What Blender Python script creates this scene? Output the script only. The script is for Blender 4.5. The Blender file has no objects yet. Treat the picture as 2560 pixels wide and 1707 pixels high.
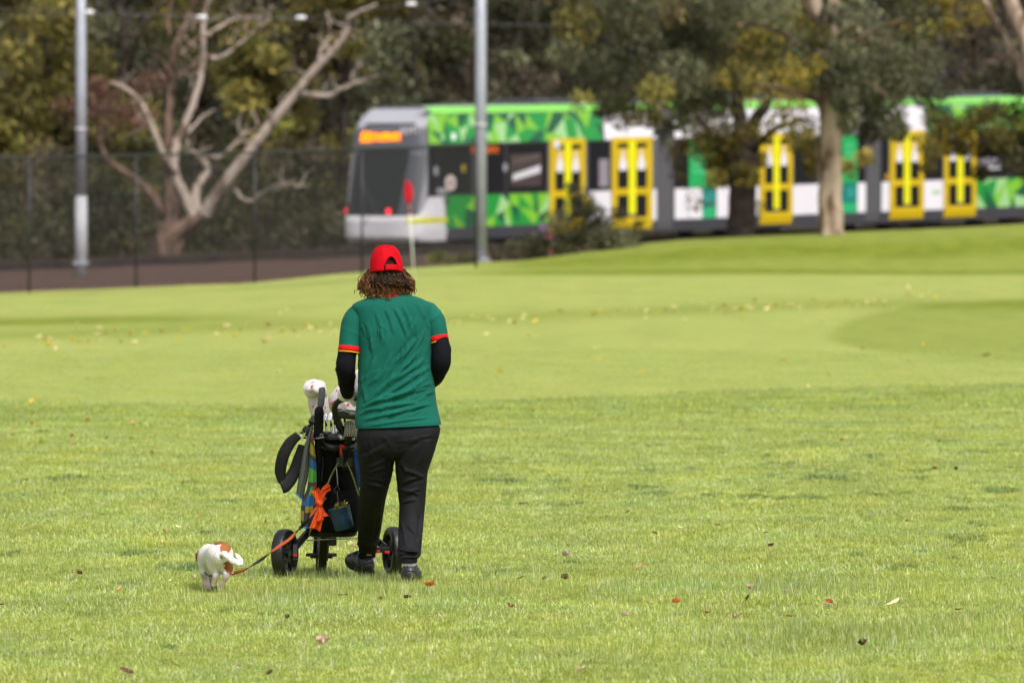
import bpy, bmesh, math, random
import numpy as np
from mathutils import Vector, Matrix

random.seed(7)
RNG = np.random.default_rng(7)
scene = bpy.context.scene
COL = scene.collection

# ------------------------------------------------------------------ camera, sky, sun, exposure
FPX = 300.0 / 36.0 * 2560.0          # 300 mm lens, measured on a 2560 pixel wide frame
CAMH = 2.16
PITCH = math.atan(431.5 / FPX)
FOCUS = 44.4
cam_data = bpy.data.cameras.new('camera')
cam = bpy.data.objects.new('camera', cam_data)
COL.objects.link(cam)
cam.location = (0, 0, CAMH)
cam.rotation_euler = (math.pi / 2 - PITCH, 0, 0)
cam_data.lens = 300
cam_data.sensor_width = 36
cam_data.clip_start = 0.5
cam_data.clip_end = 5000
cam_data.dof.use_dof = True
cam_data.dof.focus_distance = FOCUS
cam_data.dof.aperture_fstop = 6.7
scene.camera = cam

SUN_EL, SUN_AZ = math.radians(52), math.radians(155)     # high, behind the camera and a little to the right
world = bpy.data.worlds.new('World')
scene.world = world
world.use_nodes = True
wn, wl = world.node_tree.nodes, world.node_tree.links
wn.clear()
w_out = wn.new('ShaderNodeOutputWorld')
w_bg = wn.new('ShaderNodeBackground')
w_sky = wn.new('ShaderNodeTexSky')
w_sky.sky_type = 'NISHITA'
w_sky.sun_disc = False
w_sky.sun_elevation = SUN_EL
w_sky.sun_rotation = SUN_AZ
w_sky.dust_density = 4.0
w_sky.air_density = 1.0
w_sat = wn.new('ShaderNodeHueSaturation')                # cloud cover: the sky light is nearly white
w_sat.inputs['Saturation'].default_value = 0.22
w_bg.inputs['Strength'].default_value = 0.092
wl.new(w_sky.outputs[0], w_sat.inputs['Color'])
wl.new(w_sat.outputs[0], w_bg.inputs['Color'])
wl.new(w_bg.outputs[0], w_out.inputs['Surface'])

sun_data = bpy.data.lights.new('sun', 'SUN')
sun_data.energy = 1.5
sun_data.angle = math.radians(14)
sun_data.color = (1.0, 0.96, 0.9)
sun = bpy.data.objects.new('sun', sun_data)
COL.objects.link(sun)
sun_dir = Vector((math.cos(SUN_EL) * math.sin(SUN_AZ), math.cos(SUN_EL) * math.cos(SUN_AZ), math.sin(SUN_EL)))
sun.rotation_euler = sun_dir.to_track_quat('Z', 'Y').to_euler()
sun.location = (10, -20, 40)

scene.view_settings.view_transform = 'Standard'
scene.view_settings.look = 'None'
scene.view_settings.gamma = 1.0
scene.view_settings.use_curve_mapping = False
scene.view_settings.exposure = 1.08
scene.cycles.use_denoising = True
scene.cycles.max_bounces = 6
scene.cycles.diffuse_bounces = 3
scene.cycles.transparent_max_bounces = 6


# ------------------------------------------------------------------ helpers
def P(px, py, d):
    """world point on the ray of photo pixel (px, py) at distance d along y"""
    u = (px - 1280) / FPX
    v = (853.5 - py) / FPX
    dy = math.cos(PITCH) + v * math.sin(PITCH)
    dz = -math.sin(PITCH) + v * math.cos(PITCH)
    return np.array([u * d / dy, d, CAMH + dz * d / dy])


ORG = {}


def tag(o, label=None, cat=None, group=None, kind=None):
    if label: o['label'] = label
    if cat: o['category'] = cat
    if group: o['group'] = group
    if kind: o['kind'] = kind
    return o


def thing(name, label, cat, loc=(0, 0, 0), group=None):
    o = bpy.data.objects.new(name, None)
    o.empty_display_size = 0.1
    COL.objects.link(o)
    o.location = tuple(float(c) for c in loc)
    ORG[o.name] = np.array(loc, float)
    return tag(o, label, cat, group)


def link_mesh(name, me, m, parent=None):
    o = bpy.data.objects.new(name, me)
    COL.objects.link(o)
    if m is not None and not me.materials:
        me.materials.append(m)
    if parent is not None:
        o.parent = parent
        ORG[o.name] = ORG[parent.name]
    else:
        ORG[o.name] = np.zeros(3)
    return o


def np_mesh(name, V, F, m=None, parent=None, smooth=True, col=None, org=None, mats=None, midx=None):
    """V (n,3) world coordinates, F list of faces or (m,4)/(m,3) array; col per-vertex colours"""
    V = np.asarray(V, float)
    base = ORG[parent.name] if parent is not None else (np.zeros(3) if org is None else np.asarray(org, float))
    me = bpy.data.meshes.new(name)
    if isinstance(F, np.ndarray):
        k = F.shape[1]
        me.vertices.add(len(V))
        me.vertices.foreach_set('co', (V - base).astype(np.float32).ravel())
        me.loops.add(F.size)
        me.loops.foreach_set('vertex_index', F.astype(np.int32).ravel())
        me.polygons.add(len(F))
        me.polygons.foreach_set('loop_start', np.arange(0, F.size, k, dtype=np.int32))
        me.update(calc_edges=True)
    else:
        me.from_pydata([tuple(v) for v in (V - base)], [], F)
    if col is not None:
        a = me.color_attributes.new('Col', 'FLOAT_COLOR', 'POINT')
        c = np.ones((len(V), 4), np.float32)
        c[:, :3] = col
        a.data.foreach_set('color', c.ravel())
    if smooth:
        me.polygons.foreach_set('use_smooth', np.ones(len(me.polygons), bool))
    if mats:
        for q in mats: me.materials.append(q)
        me.polygons.foreach_set('material_index', np.asarray(midx, np.int32))
    me.validate()
    me.update()
    o = link_mesh(name, me, m, parent)
    if parent is None and org is not None:
        o.location = tuple(float(c) for c in base)
        ORG[o.name] = base
    return o


class MB:
    """collects simple shapes; build() links them as one mesh object"""
    def __init__(self): self.v, self.f, self.c = [], [], []
    def add(self, V, F, col=None):
        n = len(self.v)
        self.v += [tuple(p) for p in V]
        self.f += [tuple(i + n for i in f) for f in F]
        self.c += [col if col is not None else (1, 1, 1)] * len(V)
        return self
    def box(self, c, size, rot=None, col=None, taper=1.0):
        sx, sy, sz = [s / 2 for s in size]
        V = []
        for z in (-1, 1):
            k = taper if z > 0 else 1
            for x, y in ((-1, -1), (1, -1), (1, 1), (-1, 1)):
                V.append(Vector((x * sx * k, y * sy * k, z * sz)))
        if rot is not None: V = [rot @ v for v in V]
        V = [np.array(v) + np.array(c) for v in V]
        return self.add(V, [(3, 2, 1, 0), (4, 5, 6, 7), (0, 1, 5, 4), (1, 2, 6, 5), (2, 3, 7, 6), (3, 0, 4, 7)], col)
    def tube(self, pts, r, seg=8, caps=True, flat=1.0, up=None, col=None):
        V, F = tube(pts, r, seg, caps, flat, up)
        return self.add(V, F, col)
    def build(self, name, m, parent=None, smooth=False, col=False, org=None, bevel=0):
        o = np_mesh(name, self.v, self.f, m, parent, smooth, np.array(self.c) if col else None, org)
        if bevel:
            md = o.modifiers.new('bevel', 'BEVEL'); md.width = bevel; md.segments = 2; md.limit_method = 'ANGLE'
        return o


def tube(pts, r, seg=8, caps=True, flat=1.0, up=None):
    pts = np.asarray(pts, float)
    n = len(pts)
    r = np.full(n, r, float) if np.isscalar(r) else np.asarray(r, float)
    T = np.gradient(pts, axis=0)
    T /= np.linalg.norm(T, axis=1)[:, None] + 1e-12
    ref = np.array(up if up is not None else (0.0, 0.0, 1.0))
    if abs(T[0] @ ref) > 0.9: ref = np.array((0.0, 1.0, 0.0)) if up is None else ref
    N = ref - T[0] * (ref @ T[0]); N /= np.linalg.norm(N) + 1e-12
    V = []
    a = np.linspace(0, 2 * math.pi, seg, endpoint=False)
    for i in range(n):
        N = N - T[i] * (N @ T[i]); N /= np.linalg.norm(N) + 1e-12
        B = np.cross(T[i], N)
        for t in a:
            V.append(pts[i] + r[i] * (math.cos(t) * N * flat + math.sin(t) * B))
    F = []
    for i in range(n - 1):
        for j in range(seg):
            k = (j + 1) % seg
            F.append((i * seg + j, i * seg + k, (i + 1) * seg + k, (i + 1) * seg + j))
    if caps:
        F.append(tuple(range(seg))[::-1])
        F.append(tuple((n - 1) * seg + j for j in range(seg)))
    return V, F


def smooth_path(pts, n=8):
    """Catmull-Rom through the points (any dimension)"""
    p = np.asarray(pts, float)
    p = np.vstack([2 * p[0] - p[1], p, 2 * p[-1] - p[-2]])
    out = []
    for i in range(1, len(p) - 2):
        for t in np.linspace(0, 1, n, endpoint=False):
            a, b, c, d = p[i - 1:i + 3]
            out.append(0.5 * ((2 * b) + (c - a) * t + (2 * a - 5 * b + 4 * c - d) * t * t + (3 * b - a - 3 * c + d) * t ** 3))
    out.append(p[-2])
    return np.array(out)


def grid_faces(nu, nv, wrap=False):
    F = []
    for i in range(nu - 1):
        for j in range(nv if wrap else nv - 1):
            k = (j + 1) % nv
            F.append((i * nv + j, i * nv + k, (i + 1) * nv + k, (i + 1) * nv + j))
    return np.array(F)


def surfnet(f, lo, hi, h):
    """naive surface nets of the signed distance f(x, y, z)"""
    ax = [np.arange(lo[i], hi[i] + h, h) for i in range(3)]
    X, Y, Z = np.meshgrid(*ax, indexing='ij')
    v = f(X, Y, Z)
    s = v < 0
    nx, ny, nz = [n - 1 for n in v.shape]
    cnt = np.zeros((nx, ny, nz)); acc = np.zeros((nx, ny, nz, 3))
    corners = [(i, j, k) for i in (0, 1) for j in (0, 1) for k in (0, 1)]
    for a in corners:
        for axis in range(3):
            if a[axis]: continue
            b = list(a); b[axis] = 1
            va = v[a[0]:a[0] + nx, a[1]:a[1] + ny, a[2]:a[2] + nz]
            vb = v[b[0]:b[0] + nx, b[1]:b[1] + ny, b[2]:b[2] + nz]
            cr = (va < 0) != (vb < 0)
            t = np.where(cr, va / np.where(cr, va - vb, 1), 0)
            for q in range(3):
                acc[..., q] += np.where(cr, a[q] + (t if q == axis else 0), 0)
            cnt += cr
    m = cnt > 0
    idx = -np.ones((nx, ny, nz), int)
    idx[m] = np.arange(m.sum())
    I = np.argwhere(m)
    V = (I + acc[m] / cnt[m][:, None]) * h + np.array(lo)
    F = []
    for axis in range(3):
        u, w = [(1, 2), (2, 0), (0, 1)][axis]
        sl0 = [slice(None)] * 3; sl1 = [slice(None)] * 3
        sl0[axis] = slice(0, -1); sl1[axis] = slice(1, None)
        cr = s[tuple(sl0)] != s[tuple(sl1)]
        E = np.argwhere(cr)
        ok = np.ones(len(E), bool)
        for q in (u, w):
            ok &= (E[:, q] > 0) & (E[:, q] < v.shape[q] - 1)
        E = E[ok]
        def at(du, dw):
            e = E.copy(); e[:, u] += du; e[:, w] += dw
            return idx[e[:, 0], e[:, 1], e[:, 2]]
        q = np.stack([at(-1, -1), at(0, -1), at(0, 0), at(-1, 0)], 1)
        flip = ~s[E[:, 0], E[:, 1], E[:, 2]]
        q[flip] = q[flip][:, ::-1]
        F.append(q)
    return V, np.vstack(F)


def sd_cone(X, Y, Z, a, b, r1, r2):
    """capsule with linearly changing radius"""
    a = np.asarray(a, float); b = np.asarray(b, float)
    ba = b - a
    px, py, pz = X - a[0], Y - a[1], Z - a[2]
    t = np.clip((px * ba[0] + py * ba[1] + pz * ba[2]) / (ba @ ba + 1e-12), 0, 1)
    return np.sqrt((px - ba[0] * t) ** 2 + (py - ba[1] * t) ** 2 + (pz - ba[2] * t) ** 2) - (r1 + (r2 - r1) * t)


def sd_ell(X, Y, Z, c, r, R=None):
    p = np.stack([X - c[0], Y - c[1], Z - c[2]], -1)
    if R is not None: p = p @ R
    k0 = np.linalg.norm(p / np.array(r), axis=-1)
    k1 = np.linalg.norm(p / np.array(r) ** 2, axis=-1)
    return k0 * (k0 - 1) / (k1 + 1e-9)


def smin(a, b, k):
    h = np.clip(0.5 + 0.5 * (b - a) / k, 0, 1)
    return b + (a - b) * h - k * h * (1 - h)


def chain(X, Y, Z, pts, rad, k=0.01, d=None):
    for i in range(len(pts) - 1):
        c = sd_cone(X, Y, Z, pts[i], pts[i + 1], rad[i], rad[i + 1])
        d = c if d is None else smin(d, c, k)
    return d


# ------------------------------------------------------------------ materials
def new_mat(name):
    m = bpy.data.materials.new(name)
    m.use_nodes = True
    nt = m.node_tree
    return m, nt, nt.nodes['Principled BSDF']


def M(name, base=(0.5, 0.5, 0.5), rough=0.75, spec=0.3, metal=0.0, var=0.15, vscale=12.0, bump=0.0, bscale=80.0,
      attr=False, transl=0.0, emit=None, estr=1.0, alpha=1.0, coat=0.0, bdist=0.01, sheen=0.0):
    m, nt, b = new_mat(name)
    N, L = nt.nodes, nt.links
    tc = N.new('ShaderNodeTexCoord')
    if attr:
        at = N.new('ShaderNodeAttribute'); at.attribute_name = 'Col'
        src = at.outputs['Color']
    else:
        rgb = N.new('ShaderNodeRGB'); rgb.outputs[0].default_value = (*base, 1)
        src = rgb.outputs[0]
    if var > 0:
        nz = N.new('ShaderNodeTexNoise'); nz.inputs['Scale'].default_value = vscale; nz.inputs['Detail'].default_value = 5
        mr = N.new('ShaderNodeMapRange')
        mr.inputs['From Min'].default_value = 0.3; mr.inputs['From Max'].default_value = 0.7
        mr.inputs['To Min'].default_value = 1 - var; mr.inputs['To Max'].default_value = 1 + var
        L.new(tc.outputs['Object'], nz.inputs['Vector'])
        L.new(nz.outputs['Fac'], mr.inputs['Value'])
        vm = N.new('ShaderNodeVectorMath'); vm.operation = 'SCALE'
        L.new(src, vm.inputs[0]); L.new(mr.outputs[0], vm.inputs['Scale'])
        src = vm.outputs[0]
    L.new(src, b.inputs['Base Color'])
    b.inputs['Roughness'].default_value = rough
    b.inputs['Specular IOR Level'].default_value = spec
    b.inputs['Metallic'].default_value = metal
    if coat: b.inputs['Coat Weight'].default_value = coat
    if sheen: b.inputs['Sheen Weight'].default_value = sheen
    if bump:
        n2 = N.new('ShaderNodeTexNoise'); n2.inputs['Scale'].default_value = bscale; n2.inputs['Detail'].default_value = 4
        L.new(tc.outputs['Object'], n2.inputs['Vector'])
        bp = N.new('ShaderNodeBump'); bp.inputs['Strength'].default_value = bump; bp.inputs['Distance'].default_value = bdist
        L.new(n2.outputs['Fac'], bp.inputs['Height']); L.new(bp.outputs[0], b.inputs['Normal'])
    if emit:
        b.inputs['Emission Color'].default_value = (*emit, 1); b.inputs['Emission Strength'].default_value = estr
    out = N['Material Output']
    if transl:
        tr = N.new('ShaderNodeBsdfTranslucent'); L.new(src, tr.inputs['Color'])
        mx = N.new('ShaderNodeMixShader'); mx.inputs[0].default_value = transl
        L.new(b.outputs[0], mx.inputs[1]); L.new(tr.outputs[0], mx.inputs[2]); L.new(mx.outputs[0], out.inputs['Surface'])
    if alpha < 1:
        b.inputs['Alpha'].default_value = alpha
    return m


# ------------------------------------------------------------------ terrain
E_A = np.array([-3000, 0, 330, 600, 900, 1090, 1300, 1500, 1700, 1900, 2560, 5000], float)   # photo column
E_Y = np.array([745, 733, 718, 708, 681, 662, 650, 621, 599, 589, 560, 545], float)          # row of the lawn's far edge
E_D = np.array([160, 165, 172, 178, 186, 192, 197, 199, 200, 200, 200, 200], float)          # its distance
E_S = np.array([105, 105, 105, 110, 130, 160, 176, 178, 178, 179, 180, 180], float)          # where the slope starts
E_Z = CAMH - (E_Y - 422) / FPX * E_D


def zg(x):
    """level of the tram corridor (climbs to the right)"""
    return -0.065 + 0.0279 * (np.clip(x, -30, 45) + 3.4)


def lawn_z(x, y):
    x = np.asarray(x, float); y = np.asarray(y, float)
    a = 1280 + x / np.maximum(y, 5) * FPX
    de = np.interp(a, E_A, E_D); ze = np.interp(a, E_A, E_Z); s0 = np.interp(a, E_A, E_S)
    t = np.clip((y - s0) / (de - s0), 0, 1)
    z = ze * t * t * (3 - 2 * t)
    z = z + 0.012 * np.sin(x * 0.9 + y * 0.23) * np.sin(y * 0.31 - x * 0.4) * np.clip((y - 50) / 20, 0, 1)
    return z


def edge_d(x, y):
    a = 1280 + x / np.maximum(y, 5) * FPX
    return np.interp(a, E_A, E_D)


def mow_row(a):      # photo row where the rough ends and the mown fairway begins
    return np.interp(a, [-3000, 0, 830, 1400, 2000, 2560, 5000], [1000, 1007, 1017, 996, 972, 963, 940])


def math_node(N, L, op, a, b=None, c=None, clamp=False):
    n = N.new('ShaderNodeMath'); n.operation = op; n.use_clamp = clamp
    for i, v in enumerate((a, b, c)):
        if v is None: continue
        if isinstance(v, (int, float)): n.inputs[i].default_value = v
        else: L.new(v, n.inputs[i])
    return n.outputs[0]


def mix_rgb(N, L, fac, a, b):
    n = N.new('ShaderNodeMix'); n.data_type = 'RGBA'
    if isinstance(fac, (int, float)): n.inputs[0].default_value = fac
    else: L.new(fac, n.inputs[0])
    for i, v in ((6, a), (7, b)):
        if isinstance(v, tuple): n.inputs[i].default_value = (*v, 1)
        else: L.new(v, n.inputs[i])
    return n.outputs[2]


GR_ROUGH = (0.29, 0.325, 0.065)
GR_FAIR = (0.285, 0.335, 0.078)
GR_DARK = (0.10, 0.155, 0.024)
GR_YEL = (0.325, 0.35, 0.09)


def lawn_material():
    m, nt, b = new_mat('lawn_turf')
    N, L = nt.nodes, nt.links
    geo = N.new('ShaderNodeNewGeometry')
    at = N.new('ShaderNodeAttribute'); at.attribute_name = 'Col'     # mowing zones: R long rough, G dark sward and painted slope shade, B yellow sward
    sp = N.new('ShaderNodeSeparateColor'); L.new(at.outputs['Color'], sp.inputs[0])
    def noise(scale, sx=1, sy=1, detail=4):
        mp = N.new('ShaderNodeMapping'); mp.inputs['Scale'].default_value = (sx, sy, 1)
        L.new(geo.outputs['Position'], mp.inputs[0])
        nz = N.new('ShaderNodeTexNoise'); nz.inputs['Scale'].default_value = scale; nz.inputs['Detail'].default_value = detail
        L.new(mp.outputs[0], nz.inputs['Vector'])
        return nz.outputs['Fac']
    def ramp(f, lo, hi):
        mr = N.new('ShaderNodeMapRange'); mr.inputs['From Min'].default_value = lo; mr.inputs['From Max'].default_value = hi
        L.new(f, mr.inputs['Value']); return mr.outputs[0]
    c = mix_rgb(N, L, ramp(noise(0.5, 1, 0.22), 0.32, 0.68), GR_FAIR, GR_YEL)
    c = mix_rgb(N, L, math_node(N, L, 'MULTIPLY', ramp(noise(1.3, 1, 0.10, 8), 0.45, 0.75), 0.22), c, GR_DARK)
    c = mix_rgb(N, L, math_node(N, L, 'MULTIPLY', ramp(noise(7, 1, 0.10, 6), 0.4, 0.7), 0.22), c, (0.20, 0.27, 0.045))
    c = mix_rgb(N, L, math_node(N, L, 'MULTIPLY', ramp(noise(24, 1, 0.15, 4), 0.5, 0.72), 0.25), c, (0.42, 0.46, 0.13))
    c = mix_rgb(N, L, sp.outputs['Blue'], c, GR_YEL)
    dark = mix_rgb(N, L, ramp(noise(2.2, 1, 0.25, 6), 0.35, 0.65), (0.135, 0.175, 0.012), (0.185, 0.225, 0.018))
    c = mix_rgb(N, L, sp.outputs['Green'], c, dark)
    rough = mix_rgb(N, L, ramp(noise(9, 1, 0.4, 5), 0.35, 0.65), (0.16, 0.22, 0.035), GR_ROUGH)
    c = mix_rgb(N, L, sp.outputs['Red'], c, rough)
    fine = ramp(noise(70, 1, 0.35, 3), 0.25, 0.75)
    vm = N.new('ShaderNodeVectorMath'); vm.operation = 'SCALE'
    L.new(c, vm.inputs[0]); L.new(math_node(N, L, 'ADD', math_node(N, L, 'MULTIPLY', fine, 0.35), 0.82), vm.inputs['Scale'])
    L.new(vm.outputs[0], b.inputs['Base Color'])
    b.inputs['Roughness'].default_value = 0.85
    b.inputs['Specular IOR Level'].default_value = 0.12
    bp = N.new('ShaderNodeBump'); bp.inputs['Strength'].default_value = 0.6; bp.inputs['Distance'].default_value = 0.02
    L.new(fine, bp.inputs['Height']); L.new(bp.outputs[0], b.inputs['Normal'])
    return m


def build_lawn():
    ys = np.concatenate([np.linspace(-15, 25, 14), np.linspace(27, 100, 150), np.linspace(100.7, 176, 160), np.linspace(176.4, 205, 74)])
    cs = np.concatenate([np.linspace(-0.35, -0.07, 12), np.linspace(-0.068, 0.068, 150), np.linspace(0.07, 0.35, 12)])
    Y, C = np.meshgrid(ys, cs, indexing='ij')
    Xw = C * (np.abs(Y) + 25)
    de = edge_d(Xw, Y)
    Yc = np.minimum(Y, de + 0.3)
    Z = lawn_z(Xw, Yc)
    past = np.clip(Y - de, 0, 6)
    Y2 = np.where(Y > de, de + past * 0.5, Y)
    Z = np.where(Y > de, Z - past * 0.35, Z)
    a = 1280 + Xw / np.maximum(Y2, 5) * FPX
    row = 422 + (CAMH - Z) / np.maximum(Y2, 5) * FPX
    dist_mow = row - mow_row(a)
    ss = lambda e0, e1, x: np.clip((x - e0) / (e1 - e0), 0, 1) ** 2 * (3 - 2 * np.clip((x - e0) / (e1 - e0), 0, 1))
    red = ss(-4, 4, dist_mow)
    # darker zones: rough tongue on the right, the mound, painted shade of the raised green's near slope on the left, edge of the green
    up = np.interp(a, [2060, 2150, 2300, 2560, 4000], [835, 790, 762, 745, 735])
    lowr = np.interp(a, [2060, 2150, 2300, 2560, 4000], [850, 872, 890, 905, 920])
    g = ss(-6, 8, row - up) * ss(-4, 6, lowr - row) * ss(2050, 2110, a)
    mound = ss(172, 175, Y2) * ss(1050, 1400, a)
    wob = 7 * np.sin(a * 0.011) + 5 * np.sin(a * 0.027 + 1)
    crest = np.interp(a, [1100, 1300, 1700, 1900, 2560, 4000], [662, 650, 599, 589, 560, 550])
    tm = (row - crest) / np.maximum(682 - crest, 4)
    mound_dark = mound * (0.62 + 0.4 * np.exp(-((tm - 0.45 - .04 * np.sin(a * .009)) / 0.2) ** 2) + 0.8 * np.exp(-((row - 681 - 3 * np.sin(a * .006)) / 5.0) ** 2))
    slope_shade = 1.0 * np.exp(-((row - np.interp(a, [0, 300, 700, 1300], [806, 800, 792, 780])) / 11.0) ** 2) * (1 - ss(250, 900, a))  # dark band painted in for shade on the raised green's near slope
    drift = 0.5 * np.exp(-((row - np.interp(a, [0, 860, 1280, 2100], [840, 806, 792, 760])) / 13.0) ** 2)
    g = np.clip(g * 0.5 + np.clip(mound_dark, 0, 1) + slope_shade + drift, 0, 1)
    yel = 0.9 * ss(-14, 0, -np.abs(dist_mow + 6) ) + 0.5 * mound * (1 - ss(0, 1, g)) * 0.5
    colr = np.stack([red, g, np.clip(yel, 0, 1)], -1).reshape(-1, 3)
    V = np.stack([Xw, Y2, Z], -1).reshape(-1, 3)
    o = np_mesh('lawn', V, grid_faces(*Y.shape)[:, ::-1], lawn_material(), col=colr)
    tag(o, kind='structure')


build_lawn()


def sheet(name, xs, ys, zf, m, lift=0.0):
    X, Y = np.meshgrid(xs, ys, indexing='xy')
    V = np.stack([X, Y, zf(X, Y) + lift], -1).reshape(-1, 3)
    o = np_mesh(name, V, grid_faces(*X.shape), m)
    return tag(o, kind='structure')


m_soil = M('forest_floor', (0.055, 0.045, 0.032), rough=0.95, spec=0.1, var=0.5, vscale=0.8, bump=0.8, bscale=4, bdist=0.08)
m_ballast = M('ballast_stone', (0.085, 0.050, 0.038), rough=0.9, spec=0.15, var=0.45, vscale=9, bump=1.0, bscale=14, bdist=0.06)
sheet('ground', np.linspace(-900, 900, 61), np.concatenate([np.linspace(-60, 300, 40), np.linspace(320, 1800, 20)]),
      lambda X, Y: zg(X), m_soil, -0.75)
sheet('forest_floor', np.linspace(-60, 60, 61), np.linspace(150, 420, 60), lambda X, Y: zg(X) - 1.2 * np.clip(edge_d(X, Y) + 1.0 - Y, 0, 1), m_soil, -0.16)
sheet('railway_ballast', np.linspace(-40, 30, 141), np.linspace(158, 252, 120),
      lambda X, Y: zg(X) + 0.03 * np.sin(X * 3.1 + Y * 1.7) * np.sin(Y * 2.3) - 0.03 - 1.2 * np.clip(edge_d(X, Y) + 0.6 - Y, 0, 1)
      - 1.2 * np.clip(-2.0 - ((X + 3.375) * 0.809 - (Y - 225) * 0.588), 0, .5), m_ballast, -0.02)

# tram track: centre line through O along U
TH = math.radians(54)
U = np.array([math.cos(TH), math.sin(TH)]); NV = np.array([math.sin(TH), -math.cos(TH)])
O = np.array([(960 - 1280) / FPX * 225, 225.0])


def W(s, n, h):
    xy = O + U * s + NV * n
    c = O + U * s
    return np.array([xy[0], xy[1], float(zg(c[0])) + h])


m_rail = M('rusty_rail', (0.075, 0.05, 0.042), rough=0.6, metal=0.3, var=0.3)
for off in (0.72, -0.72):
    mb = MB()
    for (w, h0, h1) in ((0.14, -0.02, 0.02), (0.03, 0.02, 0.11), (0.07, 0.11, 0.15)):
        for s in np.arange(-70, 42, 4.0):
            V = []
            for ss_ in (s, s + 4.0):
                for nn, hh in ((off - w / 2, h0), (off + w / 2, h0), (off + w / 2, h1), (off - w / 2, h1)):
                    V.append(W(ss_, nn, hh))
            mb.add(V, [(0, 1, 5, 4), (1, 2, 6, 5), (2, 3, 7, 6), (3, 0, 4, 7)])
    tag(mb.build('tram_rail', m_rail), kind='structure')
# timber edging board that holds the ballast on the near side of the track
m_edge = M('tarred_timber', (0.03, 0.020, 0.018), rough=0.85, var=0.4, vscale=3)
mb = MB()
for s in np.arange(-66, 4, 2.4):
    V = []
    for s2 in (s, s + 2.385):
        for nn, hh in ((1.45, -0.15), (1.57, -0.15), (1.57, 0.20), (1.45, 0.20)):
            V.append(W(s2, nn, hh))
    mb.add(V, [(0, 1, 5, 4), (1, 2, 6, 5), (2, 3, 7, 6), (3, 0, 4, 7), (0, 3, 2, 1), (4, 5, 6, 7)])
tag(mb.build('track_kerb', m_edge), kind='structure')

# ------------------------------------------------------------------ grass of the rough
m_grass = M('grass_blade', attr=True, rough=0.42, spec=0.45, var=0.22, vscale=1.1, transl=0.38)
_nt = m_grass.node_tree                                   # patches follow the place, not the clump
for n in _nt.nodes:
    if n.type == 'TEX_NOISE':
        g_ = _nt.nodes.new('ShaderNodeNewGeometry')
        for l in list(n.inputs['Vector'].links): _nt.links.remove(l)
        _nt.links.new(g_.outputs['Position'], n.inputs['Vector'])


_N, _L = _nt.nodes, _nt.links
_at = [n for n in _N if n.type == 'ATTRIBUTE'][0]
_sc = [n for n in _N if n.type == 'VECT_MATH'][0]
_g = _N.new('ShaderNodeNewGeometry'); _mp = _N.new('ShaderNodeMapping'); _mp.inputs['Scale'].default_value = (1, .35, 1)
_L.new(_g.outputs['Position'], _mp.inputs[0])
_nz = _N.new('ShaderNodeTexNoise'); _nz.inputs['Scale'].default_value = 1.6; _nz.inputs['Detail'].default_value = 5
_L.new(_mp.outputs[0], _nz.inputs['Vector'])
_mr = _N.new('ShaderNodeMapRange'); _mr.inputs['From Min'].default_value = .35; _mr.inputs['From Max'].default_value = .65
_L.new(_nz.outputs['Fac'], _mr.inputs['Value'])
_tint = mix_rgb(_N, _L, _mr.outputs[0], (0.95, 1.0, 1.16), (1.05, 1.0, 0.84))
_mul = _N.new('ShaderNodeVectorMath'); _mul.operation = 'MULTIPLY'
_L.new(_at.outputs['Color'], _mul.inputs[0]); _L.new(_tint, _mul.inputs[1]); _L.new(_mul.outputs[0], _sc.inputs[0])


def clump(name, n, rad, hmin, hmax, w, cols, lean=0.5, seed=0):
    r = np.random.default_rng(seed)
    V, F, C = [], [], []
    for i in range(n):
        a = r.uniform(0, 2 * math.pi); q = rad * math.sqrt(r.uniform())
        p = np.array([q * math.cos(a), q * math.sin(a), -0.004])
        h = r.uniform(hmin, hmax); ln = abs(r.normal(0, lean)) * h
        b = r.uniform(0, 2 * math.pi); dirv = np.array([math.cos(b), math.sin(b), 0])
        f = b + math.pi / 2 + r.uniform(-0.6, 0.6)
        sd = np.array([math.cos(f), math.sin(f), 0]) * w * r.uniform(0.6, 1.3) / 2
        c = np.array(cols[r.integers(len(cols))]) * r.uniform(0.78, 1.22)
        k = len(V)
        for t, wd in ((0, 1.0), (0.55, 0.85), (1.0, 0.12)):
            cpt = p + np.array([0, 0, h * t * (1 - 0.18 * t)]) + dirv * ln * t * t
            V += [cpt - sd * wd, cpt + sd * wd]
            C += [c, c]
        F += [(k, k + 1, k + 3, k + 2), (k + 2, k + 3, k + 5, k + 4)]
    o = np_mesh(name, np.array(V), np.array(F), m_grass, smooth=False, col=np.array(C))
    COL.objects.unlink(o)
    return o


G1, G2, G3, G4 = (0.385, 0.46, 0.085), (0.47, 0.525, 0.17), (0.325, 0.415, 0.095), (0.58, 0.57, 0.31)
GD1, GD2 = (0.19, 0.275, 0.085), (0.25, 0.34, 0.11)
grass_kinds = bpy.data.collections.new('grass_kinds')
SPEC = [dict(n=34, rad=0.085, hmin=0.014, hmax=0.034, w=0.0042, cols=[G1, G1, G2, G3], lean=0.7),
        dict(n=34, rad=0.085, hmin=0.013, hmax=0.032, w=0.0045, cols=[G1, G2, G2, G4], lean=0.9),
        dict(n=34, rad=0.085, hmin=0.014, hmax=0.036, w=0.004, cols=[G1, G3, G3, G2], lean=0.8),
        dict(n=16, rad=0.07, hmin=0.035, hmax=0.085, w=0.0028, cols=[G3, G1, (0.26, 0.33, 0.07), G4], lean=0.5),
        dict(n=70, rad=0.07, hmin=0.02, hmax=0.055, w=0.005, cols=[GD1, GD2, GD1, (0.12, 0.2, 0.05)], lean=0.8),
        dict(n=7, rad=0.06, hmin=0.07, hmax=0.13, w=0.0026, cols=[(0.33, 0.36, 0.1), G4, G3], lean=0.35)]
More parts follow.
